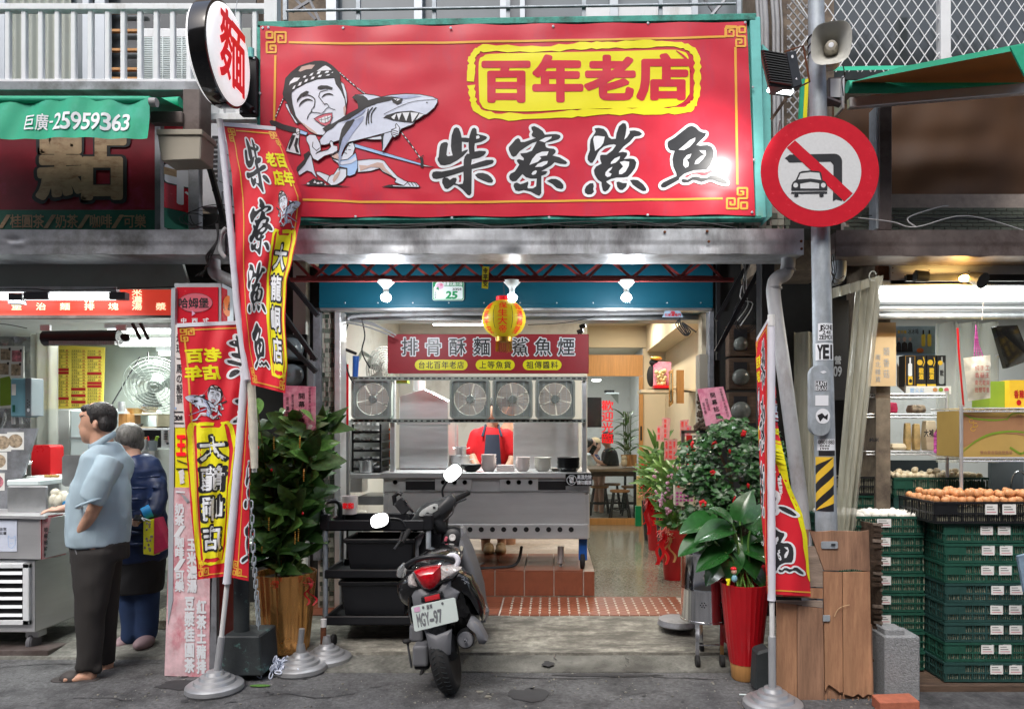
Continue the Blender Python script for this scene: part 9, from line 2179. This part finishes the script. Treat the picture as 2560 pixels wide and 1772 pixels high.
def liquor(px0,px1,label,k):
 t=thing('liquor_box',label,'box',P((px0+px1)/2,966,5.1),'black liquor boxes on the wire shelf');B(px0,px1-1,888,966,5.1,.09).put('carton','ink',t,bev=.002)
 pr=Print();cx=(px0+px1)/2
 if k==0:pr.rect(px0+1,889,px1-2,965,'gold',1);pr.rect(px0+2.5,890,px1-3.5,964,'ink',2);pr.rrect(cx-6,908,cx+4,940,3,'print_white',3);pr.rect(cx-3,894,cx+1,909,'print_white',3);pr.rrect(cx-6,940,cx+5,962,2,'box_yellow',3);pr.ell(cx,952,4,5,'ink',4)
 elif k==3:pr.rrect(cx-7,905,cx+6,960,4,'zinc',2);pr.rect(cx-2,892,cx+2,906,'zinc',2);pr.ell(cx-4,907,6,6,'box_yellow',3);pr.row('戰',cx-5,925,cx+4,940,'ink',3,.03)
 else:pr.ell(cx-4,906,7,7,'box_yellow',1);pr.col('戰酒',cx-6,920,cx+5,948,'box_yellow',1,.05);pr.line([(cx+5,893),(cx+8,905),(cx+4,915)],2,'box_yellow',1);pr.rect(px0+1,960,px1-2,965,'box_yellow',1)
 pr.put('print',t,facing(5.099),step=.0006)
for i,(a,c_)in enumerate(((2262,2290),(2291,2316),(2317,2342),(2343,2366))):liquor(a,c_,['gold edged black liquor box with a white bottle, leftmost of the row','black liquor box with yellow character, second in the row','black liquor box with yellow character, third in the row','black liquor box showing a clear bottle at the right end'][i],i)
ab=thing('advert_carton','open display carton with blue lettering holding the liquor boxes','carton',P(2322,985,5.05));B(2265,2378,965,985,5.06,.02).put('front','paper_white',ab);MB().slab([P(2242,965,5.3),P(2266,985,5.06),P(2266,966,5.06),P(2242,905,5.3)],(.005,.005,0)).put('side','food_photo',ab)
pr=Print();pr.row('燃火尖',2275,969,2310,982,'blade_blue',1,.02,.1);
for x,m in((2338,'egg_brown'),(2352,'foliage_print'),(2366,'lips')):pr.ell(x,974,6,5,m,1)
pr.put('lettering',ab,facing(5.059))
def wire_shelf(x0,x1,ys_,Y,label,dep=.35,post=None):
 t=thing('wire_shelf',label,'shelf',P((x0+x1)/2,ys_[-1],Y))
 for y in ys_:
  b=MB();xa,xb=PX(x0,Y),PX(x1,Y);z=PZ(y,Y)
  for yy in(Y,Y+dep):b.tube([(xa,yy,z),(xb,yy,z)],.004,5);b.tube([(xa,yy,z-.022),(xb,yy,z-.022)],.004,5)
  n=int((xb-xa)/.022)
  for i in range(n):x=xa+i*(xb-xa)/n;b.tube([(x,Y,z-.022*(i%2)),(x+(xb-xa)/n,Y,z-.022*((i+1)%2))],.0028,3,False);b.tube([(x,Y,z),(x,Y+dep,z)],.0018,3,False)
  b.put('wire_tier','steel',t,shd=60)
 for x in post or():MB().cyl(P(x,ys_[0]-8,Y),P(x,ys_[-1]+160,Y),.011,n=10).put('post','steel',t,shd=60)
 return t
wire_shelf(2165,2372,(985,1035,1128),5.02,'chrome wire shelving with liquor and snacks in the right stall',post=(2368,))
wire_shelf(2398,2800,(1020,1144),4.55,'chrome wire shelving with the green mushroom carton',post=(2403,))
mc=thing('mushroom_carton','large tan carton with green stripe design on the right wire shelf','carton',P(2480,1142,4.58));B(2405,2800,1026,1142,4.58,.3).put('box','carton',mc)
pr=Print();pr.poly([(2406,1030),(2440,1040),(2490,1043),(2560,1040),(2700,1045),(2700,1120),(2540,1085),(2480,1082),(2430,1105),(2406,1120)],'carton_brown',1)
pr.line([(2408,1128),(2440,1102),(2480,1084),(2540,1078),(2600,1090)],6,'foliage_print',2,sm=3,taper=True);pr.line([(2408,1034),(2435,1046),(2490,1050),(2520,1046)],5,'foliage_print',2,sm=3,taper=True);pr.line([(2516,1050),(2530,1034),(2560,1030)],3,'foliage_print',2,sm=3);pr.line([(2525,1118),(2550,1134),(2575,1126)],5,'foliage_print',2)
for x,y in((2428,1052),(2438,1062),(2432,1072)):pr.line([(x+6*cos(a),y+5*sin(a))for a in[k*.5 for k in range(12)]],1,'box_yellow',3)
pr.row('雙合豐香菇批發農場',2450,1126,2530,1135,'carton_brown',3,.02,.1);pr.ch('菇',2540,1036,2556,1060,'carton_brown',3,.03);pr.put('print',mc,facing(4.579))
o=B(2474,2523,953,1018,4.75,.2).put('green_pack','foliage_print');tag(o,'striped green package on the upper right shelf','package');o=B(2524,2600,950,1020,4.7,.2).put('yellow_carton','box_yellow');tag(o,'yellow carton with red characters at the right edge','carton')
pr=Print();pr.row('香雞',2535,975,2560,995,'menu_red',1,.03);pr.ell(2547,1006,6,7,'menu_red',1);pr.put('lettering',o,facing(4.699))
hgb=thing('hanging_snack_bag','clear bag of dried food with red print hanging on a pink cord','bag',P(2445,1010,4.5))
b=MB();b.grid(lambda u,v:P(2408+68*u+12*v*(1-u),895-8*u+108*v,4.5)+V((0,-.05*sin(pi*u)*sin(pi*min(1,v*1.1))-.01*noise.noise((u*6,v*6,4)),0)),16,18);b.grid(lambda u,v:P(2408+68*u+12*v*(1-u),895-8*u+108*v,4.51)+V((0,.03*sin(pi*u)*sin(pi*v),0)),8,8);b.put('bag','bag_clear',hgb,shd=60)
pr=Print()
for i,r_s in enumerate(('純手工','香菇王','南北乾貨','批發零售')):pr.row(r_s,2424,915+i*18,2460,928+i*18,'menu_red',1,0,.15)
pr.put('lettering',hgb,lambda u,v,d:P(u,v,4.5)+V((0,-.056-d,0)))
for i in range(4):MB().tube([P(2440,812,4.5),P(2441+i*3-4,860,4.5),P(2436+i*7,890,4.49)],.003,4).put('cord','stripe_pink',hgb)
o=MB().tube([P(2394,820,4.6),P(2397,880,4.6),P(2409,1015,4.6)],.006,6).put('red_strap','cyl_red',shd=50);tag(o,'red strap hanging left of the snack bag','strap')
pgb=thing('striped_bag','pink and white striped plastic bag hanging from the wire shelf','bag',P(2365,1130,4.9));b=MB()
b.grid(lambda u,v:P(2366+(u-.5)*(16+48*min(1,v*2.2)),1045+86*v+3*sin(u*9)*v,4.9)+V((0,-.04*sin(pi*u)*v+.01*sin(u*20),0)),20,16);b.grid(lambda u,v:P(2366+(u-.5)*(16+48*min(1,v*2.2)),1045+86*v,4.93),4,6);b.put('bag','stripe_pink',pgb,shd=60)
for i,(x,y,w,h,mt,lb)in enumerate(((2185,1122,44,40,'snack','tan printed snack pouch on the left of the lower shelf'),(2240,1124,52,16,'egg_cream','flat pale snack packet on the lower shelf'),(2268,1125,22,68,'snack','standing brown snack pouch, left of three'),(2290,1125,24,66,'snack','standing brown snack pouch, middle of three'),(2322,1125,40,74,'egg_cream','large standing snack pouch with black characters'),(2185,1032,40,22,'orange','orange snack packet on the middle shelf'),(2225,1032,40,26,'pink_bag','clear bag with reddish snacks on the middle shelf'),(2290,1032,50,20,'food_photo','dark packet on the middle shelf'))):
 o=MB().lathe(P(x,y,5.15),[(w/F*5.15*.46,0),(w/F*5.15*.5,h/F*5.15*.4),(w/F*5.15*.44,h/F*5.15*.85),(w/F*5.15*.4,h/F*5.15)],4,flute=None).put('snack_pouch',mt,shd=20,bev=.006);o.rotation_euler.z=radians(45);o.scale.y=1;tag(o,lb,'snack')
 if i in(0,4):pr=Print();pr.row('純米' if i==0 else '大補',x-12,y-h*.7,x+12,y-h*.45,'ink',1,.03);q=pr.put('lettering',None,facing(5.02-.02));q.parent=o;q.matrix_parent_inverse=Matrix.Identity(4);q.location=V(q.location)-V(o.location);q.rotation_euler.z=-radians(45);q.location.rotate(Matrix.Rotation(-radians(45),3,'Z'))
o=B(2352,2366,1036,1046,4.98,.05).put('blue_price_tag','blue_plastic');tag(o,'small blue price tag on the wire shelf','tag')
tvr=thing('tilted_monitor','dark monitor tilted on a bracket at the right edge','monitor',P(2530,900,4.9));MB().slab([P(2487,815,4.9),P(2545,812,4.7),P(2580,900,4.7),P(2517,922,4.9)],(.0,.05,0)).put('screen','plastic_black_gloss',tvr,bev=.005)
MB().tube([P(2490,890,5.0),P(2520,885,5.0)],.012,6).put('arm','pipe_grey',tvr)
MB().slab([P(2495,1000,5.3),P(2560,975,5.3),P(2560,990,5.3),P(2497,1012,5.3)],(0,.2,0)).put('rolled_mat','wall_green');tag(bpy.data.objects['rolled_mat'],'pale green rolled mat below the tilted monitor','mat')
vc=MB().grid(lambda u,v:P(2340+150*u,806+350*v,5.3)+V((0,.05*sin(u*18),0)),50,6).put('clear_curtain','vinyl',shd=60);tag(vc,'clear vinyl curtain behind the hanging snack bag','curtain')
o=B(2205,2345,1150,1230,5.9,.05).put('glass_cabinet','glass_dark');tag(o,'dark glass cabinet behind the crates under the shelving','cabinet')
o=B(2480,2560,1150,1260,5.3,.05).put('glass_showcase','glass_grey');tag(o,'bright glass showcase behind the brown eggs','showcase')
fn=thing('floor_fan','round fan edge at the far right below the carton','fan',P(2545,1250,4.9));MB().tube([P(2548+20*cos(a),1215+38*sin(a),4.9)for a in[k*.3 for k in range(22)]],.006,6).put('ring','chrome',fn,shd=60)
o=MB().slab([P(2545,1390,3.95),P(2575,1382,3.9),P(2600,1500,3.9),P(2562,1480,3.95)],(0,.02,0)).put('paper_carton_flap','poster_blue');tag(o,'pale carton flap leaning on the crates at the right edge','carton')
cable([P(2460,720,4.55),P(2458,760,4.55),P(2455,800,4.55)],.0025,'pull_string','white pull string hanging from the right tube light','cable_white')
for i in range(4):cable([P(2070+6*i,636,4.15),P(2078+4*i,680,4.2),P(2092-6*i,700+10*i,4.3),P(2110,690+12*i,4.35)],.003,'cable',['black cable beside the sign pole under the sign, first','black cable beside the sign pole under the sign, second','black cable beside the sign pole under the sign, third','black cable beside the sign pole under the sign, fourth'][i])
for _m in list(bpy.data.objects):
 if _m.type=='EMPTY' and not _m.children:bpy.data.objects.remove(_m)
